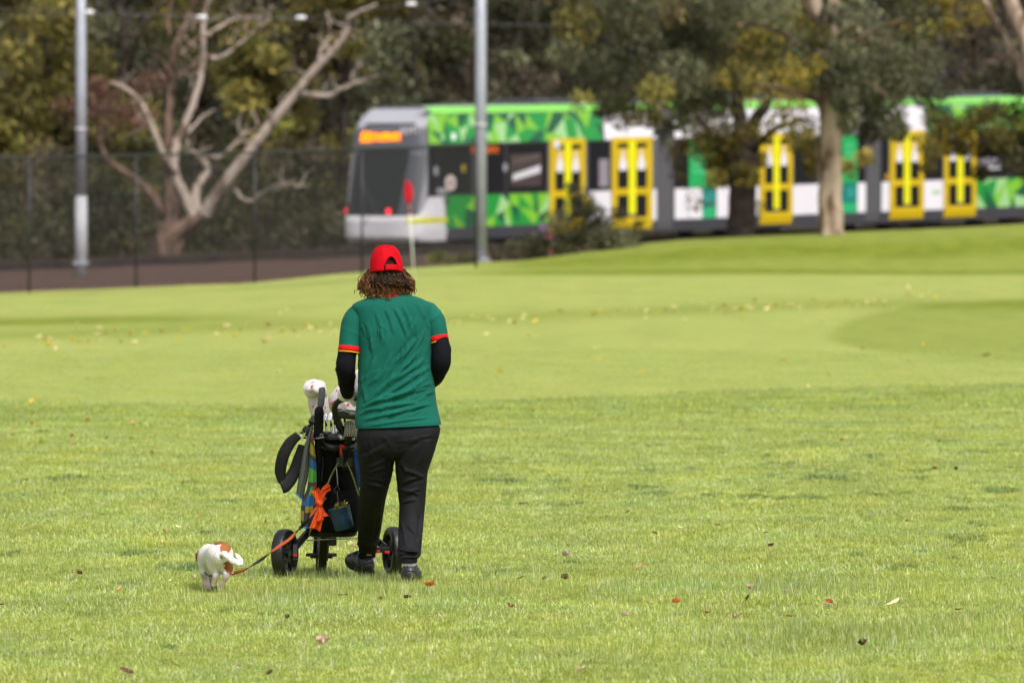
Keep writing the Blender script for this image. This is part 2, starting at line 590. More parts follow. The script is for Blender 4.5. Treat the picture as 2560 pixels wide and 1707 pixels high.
for i, sdef in enumerate(SPEC):
    c_ = clump('grass_clump', seed=20 + i, **sdef)
    c_.name = 'grass_clump_%d' % i
    grass_kinds.objects.link(c_)


def build_grass():
    pts, sc, ro, ix = [], [], [], []
    def put(x, y, k, s):
        pts.append((x, y)); sc.append(s); ix.append(k); ro.append((random.uniform(-.15, .15), random.uniform(-.15, .15), random.uniform(0, 6.283)))
    rr = np.random.default_rng(3)
    n_all = 92000
    yy = np.sqrt(rr.uniform(31.5 ** 2, 102 ** 2, n_all)); cc = rr.uniform(-1.0, 1.0, n_all)
    xx = cc * (0.066 * yy + 0.5)
    a = 1280 + xx / yy * FPX; row = 422 + CAMH / yy * FPX
    keep = row > mow_row(a) + rr.uniform(-3, 8, n_all)
    fair = (~keep) & (rr.uniform(size=n_all) < 1.0)
    for i in np.nonzero(fair)[0]:
        put(xx[i], yy[i], int(rr.integers(3)), rr.uniform(.28, .42))
    # longer bands across the foreground, fuller towards the right
    band = np.zeros(n_all)
    for (r0, wd, amp, x0, x1) in ((1475, 26, 0.7, 900, 2700), (1590, 30, 0.9, 1300, 2800), (1500, 25, 0.6, 500, 1250), (1640, 40, 0.3, -400, 2700), (1450, 20, .35, 500, 1300)):
        band += amp * np.exp(-((row - r0) / wd) ** 2) * np.clip((a - x0) / 250, 0, 1) * np.clip((x1 - a) / 250, 0, 1)
    patch = 0.5 + 0.5 * np.sin(xx * 2.1 + 1.3 * np.sin(yy * 0.7)) * np.sin(yy * 0.9 + 1.1 * np.sin(xx * 1.7))
    u = rr.uniform(size=n_all)
    for i in np.nonzero(keep)[0]:
        k = int(u[i] * 3)
        v = random.random()
        s = random.uniform(0.8, 1.15) * (0.8 + 0.35 * patch[i])
        lip = row[i] - mow_row(a[i])
        if lip < 55: s *= 1.25; k = 2 if random.random() < .6 else k
        if lip < 16 and random.random() < .3: k = 3; s *= .8
        if lip < 55 and random.random() < .035: k = 4; s *= .6
        if v < band[i] * 0.55 * (0.5 + patch[i]): k = 3; s *= 1.0
        elif v > 0.9985 - 0.004 * band[i]: k = 5
        elif v > 0.975: k = 3; s *= 0.75
        dgx, dgy = xx[i] + 1.46, yy[i] - 43.45
        if abs(dgx) < .24 and -1.1 < dgy < .5: k = min(k, 2); s *= .32
        put(xx[i], yy[i], k, s)
    # dark coarse tufts where the photo shows them
    Z5 = [(705, 410, 2.0), (785, 435, 1.6), (1450, 370, 2.6), (1310, 310, 1.5), (1690, 280, 1.3), (2120, 262, 1.8), (2040, 210, 1), (1900, 345, 1.4), (2005, 330, 1),
          (2060, 505, 1.2), (1030, 445, 1.6), (1220, 425, 1), (1170, 450, 1), (1450, 457, 1.3), (1680, 445, 1.2), (2080, 640, 2), (1830, 758, 1.5), (1625, 700, 1), (420, 475, 1.1),
          (125, 442, 1.2), (920, 330, 1.2), (1190, 160, 1), (1150, 205, 1.2), (780, 225, 1), (1215, 275, 1), (1780, 320, 1), (1930, 375, 1.3), (2130, 397, 1), (2250, 425, 2),
          (2200, 573, 1.2), (100, 380, 2), (300, 380, 1.6), (60, 780, 1.6), (40, 290, 1.3), (640, 440, .8), (890, 460, .8), (720, 335, 1), (150, 290, 1), (270, 345, 1),
          (1830, 435, .8), (1800, 120, .8), (950, 200, .8), (1400, 210, 1), (2330, 330, 1.2), (1740, 380, .8), (1300, 455, .8), (1080, 380, .6), (1470, 340, 1.2), (2060, 715, .8)]
    Z6 = [(370, 430, 2.4), (940, 930, 2.0), (745, 858, 1.6), (690, 1020, 1.4), (1060, 460, 1), (1270, 560, 1.2), (1440, 580, 1), (1700, 570, 1), (900, 1370, .6), (1450, 1190, 1), (1290, 1170, 1), (560, 640, .6),]
    L_ = [(1200 + x / 1.729, 980 + y / 1.729, s) for x, y, s in Z5] + [(x / 2.218, 1000 + y / 2.218, s) for x, y, s in Z6]
    for _ in range(60):
        L_.append((random.uniform(0, 2560), random.uniform(1030, 1420), random.uniform(0.25, 0.6)))
    for (px, py, s) in L_:
        d = CAMH * FPX / (py + 4 - 422)
        x0 = (px - 1280) / FPX * d
        for _ in range(int(3.2 * s * s + 3)):
            put(x0 + random.gauss(0, 0.045 * s), d + random.gauss(0, 0.09 * s), 4 if random.random() < .7 else 3, random.uniform(0.45, 0.9) * (0.75 + 0.2 * s))
    # uncut grass round the wheels and feet, and seed stalks
    for (px, py, spread, n) in ((710, 1442, 55, 60), (905, 1455, 70, 60), (1030, 1470, 60, 70), (985, 1440, 40, 30), (803, 1430, 45, 40), (570, 1512, 90, 40), (760, 1480, 160, 120), (1180, 1480, 160, 90), (640, 1500, 150, 80)):
        for _ in range(n):
            qx, qy = px + random.gauss(0, spread), py + random.gauss(0, 7)
            d = CAMH * FPX / (qy - 422)
            put((qx - 1280) / FPX * d, d, 3 if random.random() < 0.9 else 5, random.uniform(0.6, 1.0))
    pts_ = np.array(pts)
    V = np.column_stack([pts_, lawn_z(pts_[:, 0], pts_[:, 1])])
    me = bpy.data.meshes.new('rough_grass')
    me.vertices.add(len(V)); me.vertices.foreach_set('co', V.astype(np.float32).ravel())
    me.attributes.new('scl', 'FLOAT', 'POINT').data.foreach_set('value', np.array(sc, np.float32))
    me.attributes.new('kindex', 'INT', 'POINT').data.foreach_set('value', np.array(ix, np.int32))
    me.attributes.new('rot', 'FLOAT_VECTOR', 'POINT').data.foreach_set('vector', np.array(ro, np.float32).ravel())
    o = bpy.data.objects.new('rough_grass', me); COL.objects.link(o)
    tag(o, 'short yellow green rough grass covering the foreground of the course', 'grass', kind='stuff')
    ng = bpy.data.node_groups.new('grass_scatter', 'GeometryNodeTree')
    ng.interface.new_socket('Geometry', in_out='INPUT', socket_type='NodeSocketGeometry')
    ng.interface.new_socket('Geometry', in_out='OUTPUT', socket_type='NodeSocketGeometry')
    gi, go = ng.nodes.new('NodeGroupInput'), ng.nodes.new('NodeGroupOutput')
    ip = ng.nodes.new('GeometryNodeInstanceOnPoints')
    ci = ng.nodes.new('GeometryNodeCollectionInfo')
    ci.inputs['Collection'].default_value = grass_kinds
    ci.inputs['Separate Children'].default_value = True
    ci.inputs['Reset Children'].default_value = True
    def named(t, nm):
        q = ng.nodes.new('GeometryNodeInputNamedAttribute'); q.data_type = t; q.inputs['Name'].default_value = nm
        return q.outputs['Attribute']
    ng.links.new(gi.outputs[0], ip.inputs['Points'])
    ng.links.new(ci.outputs[0], ip.inputs['Instance'])
    ip.inputs['Pick Instance'].default_value = True
    ng.links.new(named('INT', 'kindex'), ip.inputs['Instance Index'])
    ng.links.new(named('FLOAT_VECTOR', 'rot'), ip.inputs['Rotation'])
    ng.links.new(named('FLOAT', 'scl'), ip.inputs['Scale'])
    ng.links.new(ip.outputs[0], go.inputs[0])
    md = o.modifiers.new('scatter', 'NODES'); md.node_group = ng


build_grass()

# ------------------------------------------------------------------ trees and shrubs
m_leaf = M('leaf_foliage', attr=True, rough=0.6, spec=0.2, var=0.25, vscale=1.5, transl=0.25)
m_bark_gum = M('pale_gum_bark', (0.31, 0.245, 0.2), rough=0.85, spec=0.15, var=0.45, vscale=2.2, bump=0.6, bscale=9, bdist=0.03)
m_bark_grey = M('smooth_grey_gum_bark', (0.25, 0.205, 0.185), rough=0.85, spec=0.15, var=0.45, vscale=1.6, bump=0.6, bscale=9, bdist=0.03)
m_bark_dark = M('dark_bark', (0.045, 0.035, 0.028), rough=0.95, spec=0.1, var=0.4, vscale=3, bump=0.8, bscale=7, bdist=0.05)
m_bark_mid = M('brown_bark', (0.13, 0.095, 0.075), rough=0.95, spec=0.1, var=0.4, vscale=3, bump=0.8, bscale=7, bdist=0.05)

def streaky(m, c1, c2, sc, lo=.42, hi=.6, stretch=.14):
    nt = m.node_tree; N, L = nt.nodes, nt.links; b_ = N['Principled BSDF']
    tc = N.new('ShaderNodeNewGeometry'); mp = N.new('ShaderNodeMapping'); mp.inputs['Scale'].default_value = (1, 1, stretch)
    L.new(tc.outputs['Position'], mp.inputs[0])
    nz = N.new('ShaderNodeTexNoise'); nz.inputs['Scale'].default_value = sc; nz.inputs['Detail'].default_value = 6; nz.inputs['Distortion'].default_value = .6
    L.new(mp.outputs[0], nz.inputs['Vector'])
    mr = N.new('ShaderNodeMapRange'); mr.inputs['From Min'].default_value = lo; mr.inputs['From Max'].default_value = hi
    L.new(nz.outputs['Fac'], mr.inputs['Value'])
    L.new(mix_rgb(N, L, mr.outputs[0], c1, c2), b_.inputs['Base Color'])
streaky(m_bark_gum, (.12, .072, .046), (.40, .31, .235), 3.2, .40, .54, .3)
streaky(m_bark_grey, (.13, .09, .068), (.38, .31, .26), 3.5, .34, .52, .5)
streaky(m_bark_mid, (.06, .038, .028), (.19, .125, .095), 3.5, .38, .62, .4)

PAL = {
    'dark': [(0.036, 0.040, 0.016), (0.050, 0.052, 0.020), (0.064, 0.062, 0.026), (0.042, 0.034, 0.019)],
    'grey': [(0.070, 0.078, 0.040), (0.098, 0.105, 0.054), (0.052, 0.058, 0.030), (0.135, 0.138, 0.078), (0.085, 0.068, 0.042)],
    'olive': [(0.095, 0.088, 0.022), (0.14, 0.12, 0.028), (0.066, 0.062, 0.020), (0.19, 0.15, 0.036)],
    'lime': [(0.17, 0.18, 0.025), (0.13, 0.14, 0.025), (0.22, 0.22, 0.035), (0.09, 0.10, 0.02)],
    'yellow': [(0.23, 0.165, 0.022), (0.16, 0.125, 0.02), (0.11, 0.105, 0.025), (0.30, 0.22, 0.035), (0.08, 0.08, 0.025)],
    'tan': [(0.20, 0.155, 0.06), (0.14, 0.11, 0.05), (0.10, 0.09, 0.04)],
    'rust': [(0.15, 0.075, 0.055), (0.20, 0.105, 0.075), (0.09, 0.05, 0.035)],
    'brown': [(0.085, 0.065, 0.042), (0.06, 0.05, 0.034), (0.11, 0.085, 0.06)],
}


def leaves(clumps, size, rng, droop=0.3):
    """clumps: (centre, (rx, ry, rz), n, palette). Leaf-sized quads filling each clump."""
    Vs, Cs = [], []
    for c, r, n, pal in clumps:
        cols = np.array(PAL[pal])
        u = rng.normal(size=(n, 3)); u /= np.linalg.norm(u, axis=1)[:, None]
        q = rng.uniform(0, 1, n) ** (1 / 2.4)
        p = np.array(c) + u * q[:, None] * np.array(r)
        t = rng.normal(size=(n, 3)); t[:, 2] -= droop * 2
        t /= np.linalg.norm(t, axis=1)[:, None]
        b = np.cross(t, rng.normal(size=(n, 3))); b /= np.linalg.norm(b, axis=1)[:, None]
        L_ = size * rng.uniform(0.6, 1.5, n)[:, None]; w = L_ * 0.33
        quad = np.stack([p - t * L_ / 2, p + b * w / 2, p + t * L_ / 2, p - b * w / 2], 1)
        Vs.append(quad.reshape(-1, 3))
        shade = rng.choice((.5, .75, 1.0, 1.35, 1.75))
        c_ = 1.08 * cols[rng.integers(len(cols), size=n)] * rng.uniform(0.72, 1.28, (n, 1)) * shade
        Cs.append(np.repeat(c_, 4, 0))
    V = np.vstack(Vs); C = np.vstack(Cs)
    return V, np.arange(len(V)).reshape(-1, 4), C


def limb(mb, pts, r0, r1, seg=8, wob=0.0, n=5):
    p = smooth_path(pts, n)
    if wob:
        p[1:-1] += RNG.normal(0, wob, p[1:-1].shape)
    mb.tube(p, np.linspace(r0, r1, len(p)) ** 1.0, seg)


def bg_tree(px, d, h, w, pal, name='leafy_tree', label='', low=1.2, size=0.24, n=6500, accents=(), group='trees behind the tram corridor', bark=None, nclump=26, z0=None):
    """a tree of height h and crown width w; crown of leaf clumps down to `low` metres"""
    rng = np.random.default_rng(int(px * 7 + d * 13) & 0xffff)
    x = (px - 1280) / FPX * d
    base = np.array([x, d, float(zg(x)) - 0.2 if z0 is None else z0])
    root = thing(name, label, 'shrub' if 'shrub' in name or 'bush' in name else 'tree', base, group)
    mb = MB()
    top = base + np.array([rng.uniform(-.3, .3), 0, h * 0.7])
    tr = h * 0.018 + 0.05
    limb(mb, [base, base + (top - base) * 0.4 + rng.normal(0, .12, 3), top], tr, tr * 0.3)
    for k in range(7):
        t = rng.uniform(0.2, 0.85); s = base + (top - base) * t
        e = s + np.array([rng.uniform(-1, 1) * w * 0.42, rng.uniform(-1, 1) * w * 0.3, rng.uniform(0.1, 0.35) * h])
        limb(mb, [s, (s + e) / 2 + np.array([0, 0, 0.1]), e], tr * 0.45, tr * 0.1, 6)
    cl = []
    for k in range(nclump):
        t = rng.uniform()
        zz = low + (h - low) * t
        prof = 0.55 + 0.45 * math.sin(math.pi * min(1, 0.15 + 0.8 * t))
        a = rng.uniform(0, 6.283); q = math.sqrt(rng.uniform()) * w * 0.42 * prof
        c = base + np.array([q * math.cos(a), q * math.sin(a) * 0.8, zz])
        r = rng.uniform(0.5, 1.0) * w * 0.2
        p_ = pal
        if accents and rng.uniform() < 0.35: p_ = accents[rng.integers(len(accents))]
        cl.append((c, (r * 1.15, r, r * rng.uniform(0.6, 0.95)), int(n / nclump * (r / (w * 0.15)) ** 1.2), p_))
    V, F, C = leaves(cl, size, rng)
    mb.build('trunk', bark or m_bark_dark, root, smooth=True)
    np_mesh('crown', V, F, m_leaf, root, smooth=False, col=C)
    return root


BG = [
    # px, d, h, w, palette, label, accents, extra
    (-90, 236, 5.6, 4.2, 'olive', 'olive yellow leafy tree at the far left beyond the black fence', ('lime', 'tan'), {}),
    (150, 247, 8.0, 4.6, 'olive', 'mottled olive tree rising behind the left light pole', ('dark', 'tan'), {}),
    (40, 268, 10.5, 6.5, 'olive', 'tall olive tree filling the upper left corner', ('lime', 'grey'), {}),
    (300, 272, 11, 6.5, 'grey', 'tall grey green tree between the left pole and the bare gum', ('dark', 'olive'), {}),
    (330, 240, 3.4, 2.6, 'dark', 'low dark shrub left of the bare gum trunk', ('olive',), dict(name='leafy_shrub', low=0.1)),
    (90, 233, 3.0, 3.4, 'dark', 'low dark shrub behind the fence left of the left light pole', ('brown', 'olive'), dict(name='leafy_shrub', low=0.1)),
    (225, 231, 2.3, 2.8, 'dark', 'dark ground hugging shrub right of the left light pole', ('brown',), dict(name='leafy_shrub', low=0.05)),
    (520, 276, 11.5, 6.5, 'dark', 'tall dark tree right behind the bare branching gum', ('olive', 'grey'), {}),
    (640, 244, 5.8, 3.6, 'olive', 'rounded olive tree with lime green top under the long gum branch', ('lime', 'olive'), {}),
    (560, 238, 2.6, 3.2, 'dark', 'low dark shrub just right of the bare gum trunk', ('brown', 'olive'), dict(name='leafy_shrub', low=0.05)),
    (740, 240, 3.2, 2.8, 'dark', 'dark shrub beside the back end of the tram', ('olive', 'brown'), dict(name='leafy_shrub', low=0.05)),
    (850, 262, 10.5, 5.6, 'olive', 'broad brownish olive tree directly behind the back of the tram', ('dark', 'brown'), {}),
    (760, 290, 13, 7.5, 'dark', 'tallest dark tree above the back of the tram', ('olive', 'brown'), {}),
    (1040, 286, 12, 7.0, 'grey', 'dark grey green tree to the left of the middle light pole', ('dark', 'tan'), {}),
    (1180, 268, 8.2, 5.2, 'grey', 'speckled grey green tree behind the middle light pole above the tram roof', ('dark', 'brown'), {}),
    (1330, 294, 12.5, 7.5, 'dark', 'dark tree right of the middle light pole behind the tram', ('grey', 'brown'), {}),
    (1480, 274, 10.5, 6.0, 'grey', 'drooping grey green gum behind the first yellow tram doors', ('olive', 'dark'), {}),
    (1640, 300, 13, 8.0, 'dark', 'dark tree behind the tram left of the forked trunk', ('grey', 'brown'), {}),
    (1790, 282, 11.5, 6.5, 'grey', 'shadowy grey green tree behind the forked trunk', ('dark', 'olive'), {}),
    (1990, 300, 13, 8.0, 'dark', 'dark tree far behind the pale gum trunk', ('brown', 'grey'), {}),
    (2290, 262, 9.0, 3.4, 'yellow', 'yellow autumn tree behind the tram right of the pale gum', ('olive', 'yellow'), {}),
    (2200, 305, 13, 8.0, 'dark', 'dark tree behind the yellow autumn tree', ('brown',), {}),
    (2440, 290, 12, 7.5, 'brown', 'brownish dark tree behind the tram near the right edge', ('dark', 'grey'), {}),
    (2640, 276, 11, 7.0, 'dark', 'dark tree at the extreme right edge behind the tram', ('brown', 'olive'), {}),
    (460, 306, 14, 9.0, 'dark', 'farthest dark tree behind the bare gum crown', ('olive',), {}),
    (-150, 292, 13, 9.0, 'olive', 'farthest olive tree at the left edge', ('dark',), {}),
    (1880, 262, 7.5, 4.6, 'yellow', 'yellow flecked tree between the forked trunk and the pale gum', ('olive', 'grey', 'olive'), {}),
]
for (px, d, h, w, pal, lab, acc, ex) in BG:
    kw = dict(name='leafy_tree'); kw.update(ex)
    small = 'shrub' in kw['name']
    bg_tree(px, d, h, w, pal, label=lab, accents=acc, n=3800 if small else 7500, size=0.17 if small else 0.26, **kw)

# the wood far behind, a closed mass
rng = np.random.default_rng(99)
cl = []
for px in np.arange(-900, 3500, 46):
    d = 330 + rng.uniform(0, 18); x = (px - 1280) / FPX * d
    for k in range(9):
        cl.append((np.array([x + rng.normal(0, .4), d, zg(x) + 0.6 + 15 * k / 9 + rng.uniform(-.5, .5)]), (1.6, 1.6, 1.4), 170,
                   ('dark', 'dark', 'brown', 'olive', 'grey')[rng.integers(5)]))
V, F, C = leaves(cl, 0.42, rng)
tag(np_mesh('woodland', V, F, m_leaf, smooth=False, col=C), 'dark dense woodland closing off the view behind all trees', 'woodland', kind='stuff')
cl = []
for s in np.arange(-46, 30, .55):
    for k in range(3):
        cl.append((W(s, -8.2 - .5 * k - rng.uniform(0, 1.2), 0.15 + 0.55 * k), (0.8, 0.8, 0.6), 80, ('dark', 'dark', 'brown', 'dark', 'dark')[rng.integers(5)]))
V, F, C = leaves(cl, 0.2, rng)
tag(np_mesh('undergrowth', V, F, m_leaf, smooth=False, col=C), 'dark tangled undergrowth along the far side of the track', 'undergrowth', kind='stuff')

# ---- the bare branching gum on the left
GD = 228.0
def z7(x, y, dd=0.0): return P(x / 2.063, y / 2.063, GD + dd)
root = thing('gum_tree', 'bare pale gum tree with many spreading branches behind the black fence', 'tree', z7(870, 1335))
mb = MB()
def br(pts, w0, w1, dd=0.0, seg=8):
    n = len(pts)
    limb(mb, [z7(x, y, dd * i / (n - 1)) for i, (x, y) in enumerate(pts)], w0 / 2.063 / 93.6 / 2, w1 / 2.063 / 93.6 / 2, seg, 0.012)
br([(868, 1345), (866, 1290), (900, 1210), (985, 1145), (1080, 1085)], 112, 62)
br([(840, 1345), (838, 1250), (850, 1150)], 95, 60)
br([(880, 1345), (930, 1250), (1000, 1150)], 70, 50, .3)
mb.build('trunk', m_bark_mid, root, smooth=True)
mb = MB()
br([(1050, 1110), (1090, 1050), (1150, 960), (1290, 780), (1400, 640), (1520, 490), (1640, 340), (1720, 260), (1774, 190), (1795, 110), (1800, 92), (1870, 55), (1945, 25)], 74, 12, -1.5)
br([(1520, 480), (1600, 492), (1700, 494), (1774, 455), (1880, 412), (1950, 392)], 42, 7, -1)
br([(1020, 1130), (1008, 1000), (1040, 930), (1072, 880), (1040, 820), (980, 770), (960, 720)], 58, 16, .6)
br([(1000, 1130), (950, 1000), (900, 880), (908, 760), (950, 650), (1000, 520), (1040, 380), (1050, 200), (1052, 80), (1100, -40)], 58, 20, .5)
br([(905, 890), (860, 830), (800, 690), (750, 580), (690, 490), (610, 440), (570, 430)], 44, 12, -.8)
br([(1085, 305), (1150, 290), (1220, 240), (1300, 170), (1390, 95)], 24, 7, .5)
br([(1050, 190), (1120, 150), (1220, 98), (1400, 80)], 26, 7, .5)
br([(1190, 960), (1270, 1035), (1350, 1000), (1450, 950), (1600, 962)], 20, 6, -.3)
br([(1050, 815), (1150, 800), (1250, 700), (1330, 650), (1290, 560)], 20, 5, .4)
br([(960, 700), (1040, 610), (1120, 560)], 18, 5, .6)
br([(1460, 540), (1500, 610), (1450, 720)], 14, 5, .6)
br([(1640, 340), (1660, 250), (1700, 180), (1690, 60)], 22, 6, .7)
rt = np.random.default_rng(8)                          # fine forked twigs along the limbs
for (x0, y0, x1, y1) in ((1290, 780, 1640, 340), (1640, 340, 1790, 110), (950, 650, 1052, 80), (800, 690, 620, 440), (1600, 492, 1880, 412), (1200, 105, 1400, 80), (900, 250, 1000, 0), (1070, 880, 980, 770), (1150, 800, 1330, 650), (1350, 1000, 1600, 960), (1100, 290, 1390, 95)):
    for _ in range(7):
        t = rt.uniform(.1, 1); x, y = x0 + (x1 - x0) * t, y0 + (y1 - y0) * t
        a = -math.pi / 2 + rt.normal(0, .8); L_ = rt.uniform(50, 150)
        p1 = (x + L_ * .5 * math.cos(a) + rt.normal(0, 10), y + L_ * .5 * math.sin(a)); p2 = (x + L_ * math.cos(a + .3), y + L_ * math.sin(a + .3))
        br([(x, y), p1, p2], rt.uniform(6, 11), 2.5, rt.normal(0, .6), 5)
        b2 = a + rt.choice((-.7, .7)); br([p1, (p1[0] + L_ * .4 * math.cos(b2), p1[1] + L_ * .4 * math.sin(b2))], 5, 2, rt.normal(0, .4), 4)
mb.build('limb', m_bark_grey, root, smooth=True)
mb = MB()
br([(852, 1280), (872, 1000), (860, 800), (872, 600), (882, 420), (900, 250), (950, 150), (1002, -10)], 62, 26, .8)
br([(882, 400), (850, 340), (798, 288)], 30, 12, -.5)
br([(905, 400), (1000, 340), (1060, 300), (1110, 270)], 22, 8, .6)
br([(925, 290), (1000, 215), (1060, 180)], 22, 10, .6)
br([(880, 190), (865, 100), (890, -10)], 20, 12, .2)
br([(846, 1110), (800, 1030), (740, 960), (680, 910), (570, 840), (530, 780), (518, 690), (535, 620)], 50, 20, -.6)
br([(900, 1180), (905, 1000), (880, 850), (840, 760)], 36, 14, .4)
mb.build('limb', m_bark_mid, root, smooth=True)
cl = [(z7(x, y, dd), (r, r, r * .7), n, p) for x, y, dd, r, n, p in (
    (600, 560, 3, 0.75, 420, 'rust'), (700, 600, 3, .6, 300, 'rust'), (780, 430, 4, .6, 260, 'rust'), (520, 470, 4, .6, 260, 'rust'), (380, 560, 5, .7, 200, 'rust'))]
V, F, C = leaves(cl, 0.16, rng)
np_mesh('dead_leaves', V, F, m_leaf, root, smooth=False, col=C)

# ---- the pale gum on the mound
TD = 197.0
def tz(d): return float(lawn_z((2078 - 1280) / FPX * d, d))
gb = P(2078, 584, TD)
root = thing('gum_tree', 'pale barked gum tree standing on the mound in front of the tram', 'tree', gb - np.array([0, 0, 0.15]))
k = FPX / TD
mb = MB()
def q(pts, w0, w1, dd=0, seg=10, wob=0.012):
    n = len(pts)
    limb(mb, [P(x, y, TD + dd * i / (n - 1)) for i, (x, y) in enumerate(pts)], w0 / k / 2, w1 / k / 2, seg, wob)
q([(2078, 600), (2078, 560), (2076, 480), (2074, 400), (2076, 320), (2070, 255)], 66, 52, 0, 14)
q([(2070, 265), (2058, 200), (2062, 120), (2050, 60), (2036, -10), (2030, -80)], 44, 30, .4)
q([(2068, 280), (2066, 200), (2078, 120), (2074, 60), (2086, 0), (2090, -60)], 40, 26, -.3)
for i in range(14):                                  # ridged, peeling bark strips
    a = random.uniform(-0.9, 0.9)
    x0 = 2078 + 30 * a; y0 = random.uniform(300, 520)
    q([(x0, y0), (x0 + random.uniform(-3, 3), y0 + 40), (x0 + random.uniform(-4, 4), y0 + random.uniform(60, 100))], 12, 5, -0.0 if abs(a) > .7 else 0, 6)
mb.build('trunk', m_bark_gum, root, smooth=True)
mb = MB()
q([(2056, 190), (2030, 150), (1990, 112), (1950, 80), (1890, 62), (1840, 62)], 24, 8, -1.5)
q([(2058, 262), (2030, 245), (1990, 235), (1940, 218), (1880, 215)], 20, 7, -1)
q([(2048, 60), (2030, 30), (2016, -10)], 26, 16, .5)
q([(2080, 170), (2120, 120), (2180, 80), (2260, 50)], 18, 6, -1)
q([(2074, 240), (2120, 215), (2170, 210), (2220, 240)], 15, 5, -1)
mb.build('limb', m_bark_mid, root, smooth=True)
cl = []
rngc = np.random.default_rng(5)
for (x, y, r, n, p) in ((1660, 50, .85, 700, 'grey'), (1750, 110, .8, 600, 'grey'), (1600, 120, .7, 460, 'grey'), (1700, 190, .7, 420, 'grey'), (1560, 40, .8, 500, 'grey'), (1830, 20, .8, 500, 'grey'),
                     (1780, 250, .5, 260, 'grey'), (1640, 230, .5, 260, 'olive'), (1930, 20, .7, 420, 'grey'), (2130, 60, .8, 700, 'grey'), (2190, 130, .85, 760, 'grey'), (2120, 190, .7, 560, 'grey'),
                     (2230, 200, .75, 600, 'grey'), (2130, 260, .6, 500, 'grey'), (2210, 280, .6, 480, 'grey'), (2290, 150, .7, 360, 'grey'), (2170, 330, .38, 240, 'grey'), (2240, 325, .35, 200, 'grey'),
                     (2110, 310, .35, 220, 'grey'), (1900, 130, .5, 200, 'olive'), (1510, 160, .6, 260, 'grey'), (2290, 50, .7, 380, 'grey'), (2010, 40, .6, 260, 'olive'), (1450, 60, .7, 280, 'olive'), (1530, 250, .4, 120, 'grey'), (1580, 290, .35, 90, 'olive'), (1600, 200, .6, 240, 'grey'), (1510, 280, .3, 120, 'grey'), (1560, 260, .35, 130, 'grey'), (1620, 290, .35, 150, 'olive'), (1700, 300, .4, 180, 'grey'), (1450, 250, .3, 70, 'olive'), (1720, 240, .5, 260, 'grey'), (1660, 330, .35, 90, 'grey'), (1480, 200, .5, 160, 'grey'), (1420, 130, .55, 180, 'grey'), (1750, 30, .8, 460, 'grey'), (2330, 240, .5, 200, 'grey'), (2010, 120, .5, 160, 'grey'), (2110, 140, .6, 300, 'grey')):
    cl.append((P(x, y, TD + rngc.uniform(-1.5, 2.5)), (r, r, r * .85), n, p))
for (x, y, r, n, p) in ((2075, 200, .42, 240, 'grey'), (2100, 130, .45, 220, 'grey'), (2050, 90, .35, 120, 'olive'), (2110, 250, .4, 230, 'grey'), (2040, 160, .32, 90, 'yellow'), (2120, 300, .3, 130, 'grey'), (2080, 40, .35, 130, 'grey')):
    cl.append((P(x, y, TD - 1.2), (r, r, r * .85), n, p))
for (x, y) in ((1680, 30), (2150, 100), (2200, 220), (1600, 80)):
    cl.append((P(x, y, TD + 1), (.5, .5, .45), 160, 'tan'))
V, F, C = leaves([(c, r, int(n * 1.3), p) for c, r, n, p in cl], 0.165, rngc, 0.7)
np_mesh('crown', V, F, m_leaf, root, smooth=False, col=C)

# ---- the dark forked tree with yellowing leaves
DD = 203.0; kd = FPX / DD
fb = P(1852, 590, DD)
root = thing('autumn_tree', 'dark forked tree with yellowing drooping leaves in front of the tram', 'tree', fb - np.array([0, 0, .3]))
mb = MB()
def dq(pts, w0, w1, dd=0, seg=10):
    n = len(pts)
    limb(mb, [P(x, y, DD + dd * i / (n - 1)) for i, (x, y) in enumerate(pts)], w0 / kd / 2, w1 / kd / 2, seg, .015)
dq([(1854, 612), (1854, 560), (1856, 480), (1862, 400), (1868, 350)], 74, 62, 0, 12)
dq([(1868, 370), (1884, 310), (1916, 260), (1950, 180), (1980, 80)], 42, 12, 1)
dq([(1858, 390), (1850, 300), (1842, 220), (1830, 120), (1800, 20)], 46, 12, .5)
dq([(1850, 420), (1800, 370), (1750, 300), (1700, 260)], 30, 8, -1)
dq([(1875, 380), (1930, 330), (2000, 300), (2040, 310)], 20, 6, -1)
mb.build('trunk', m_bark_dark, root, smooth=True)
cl = []
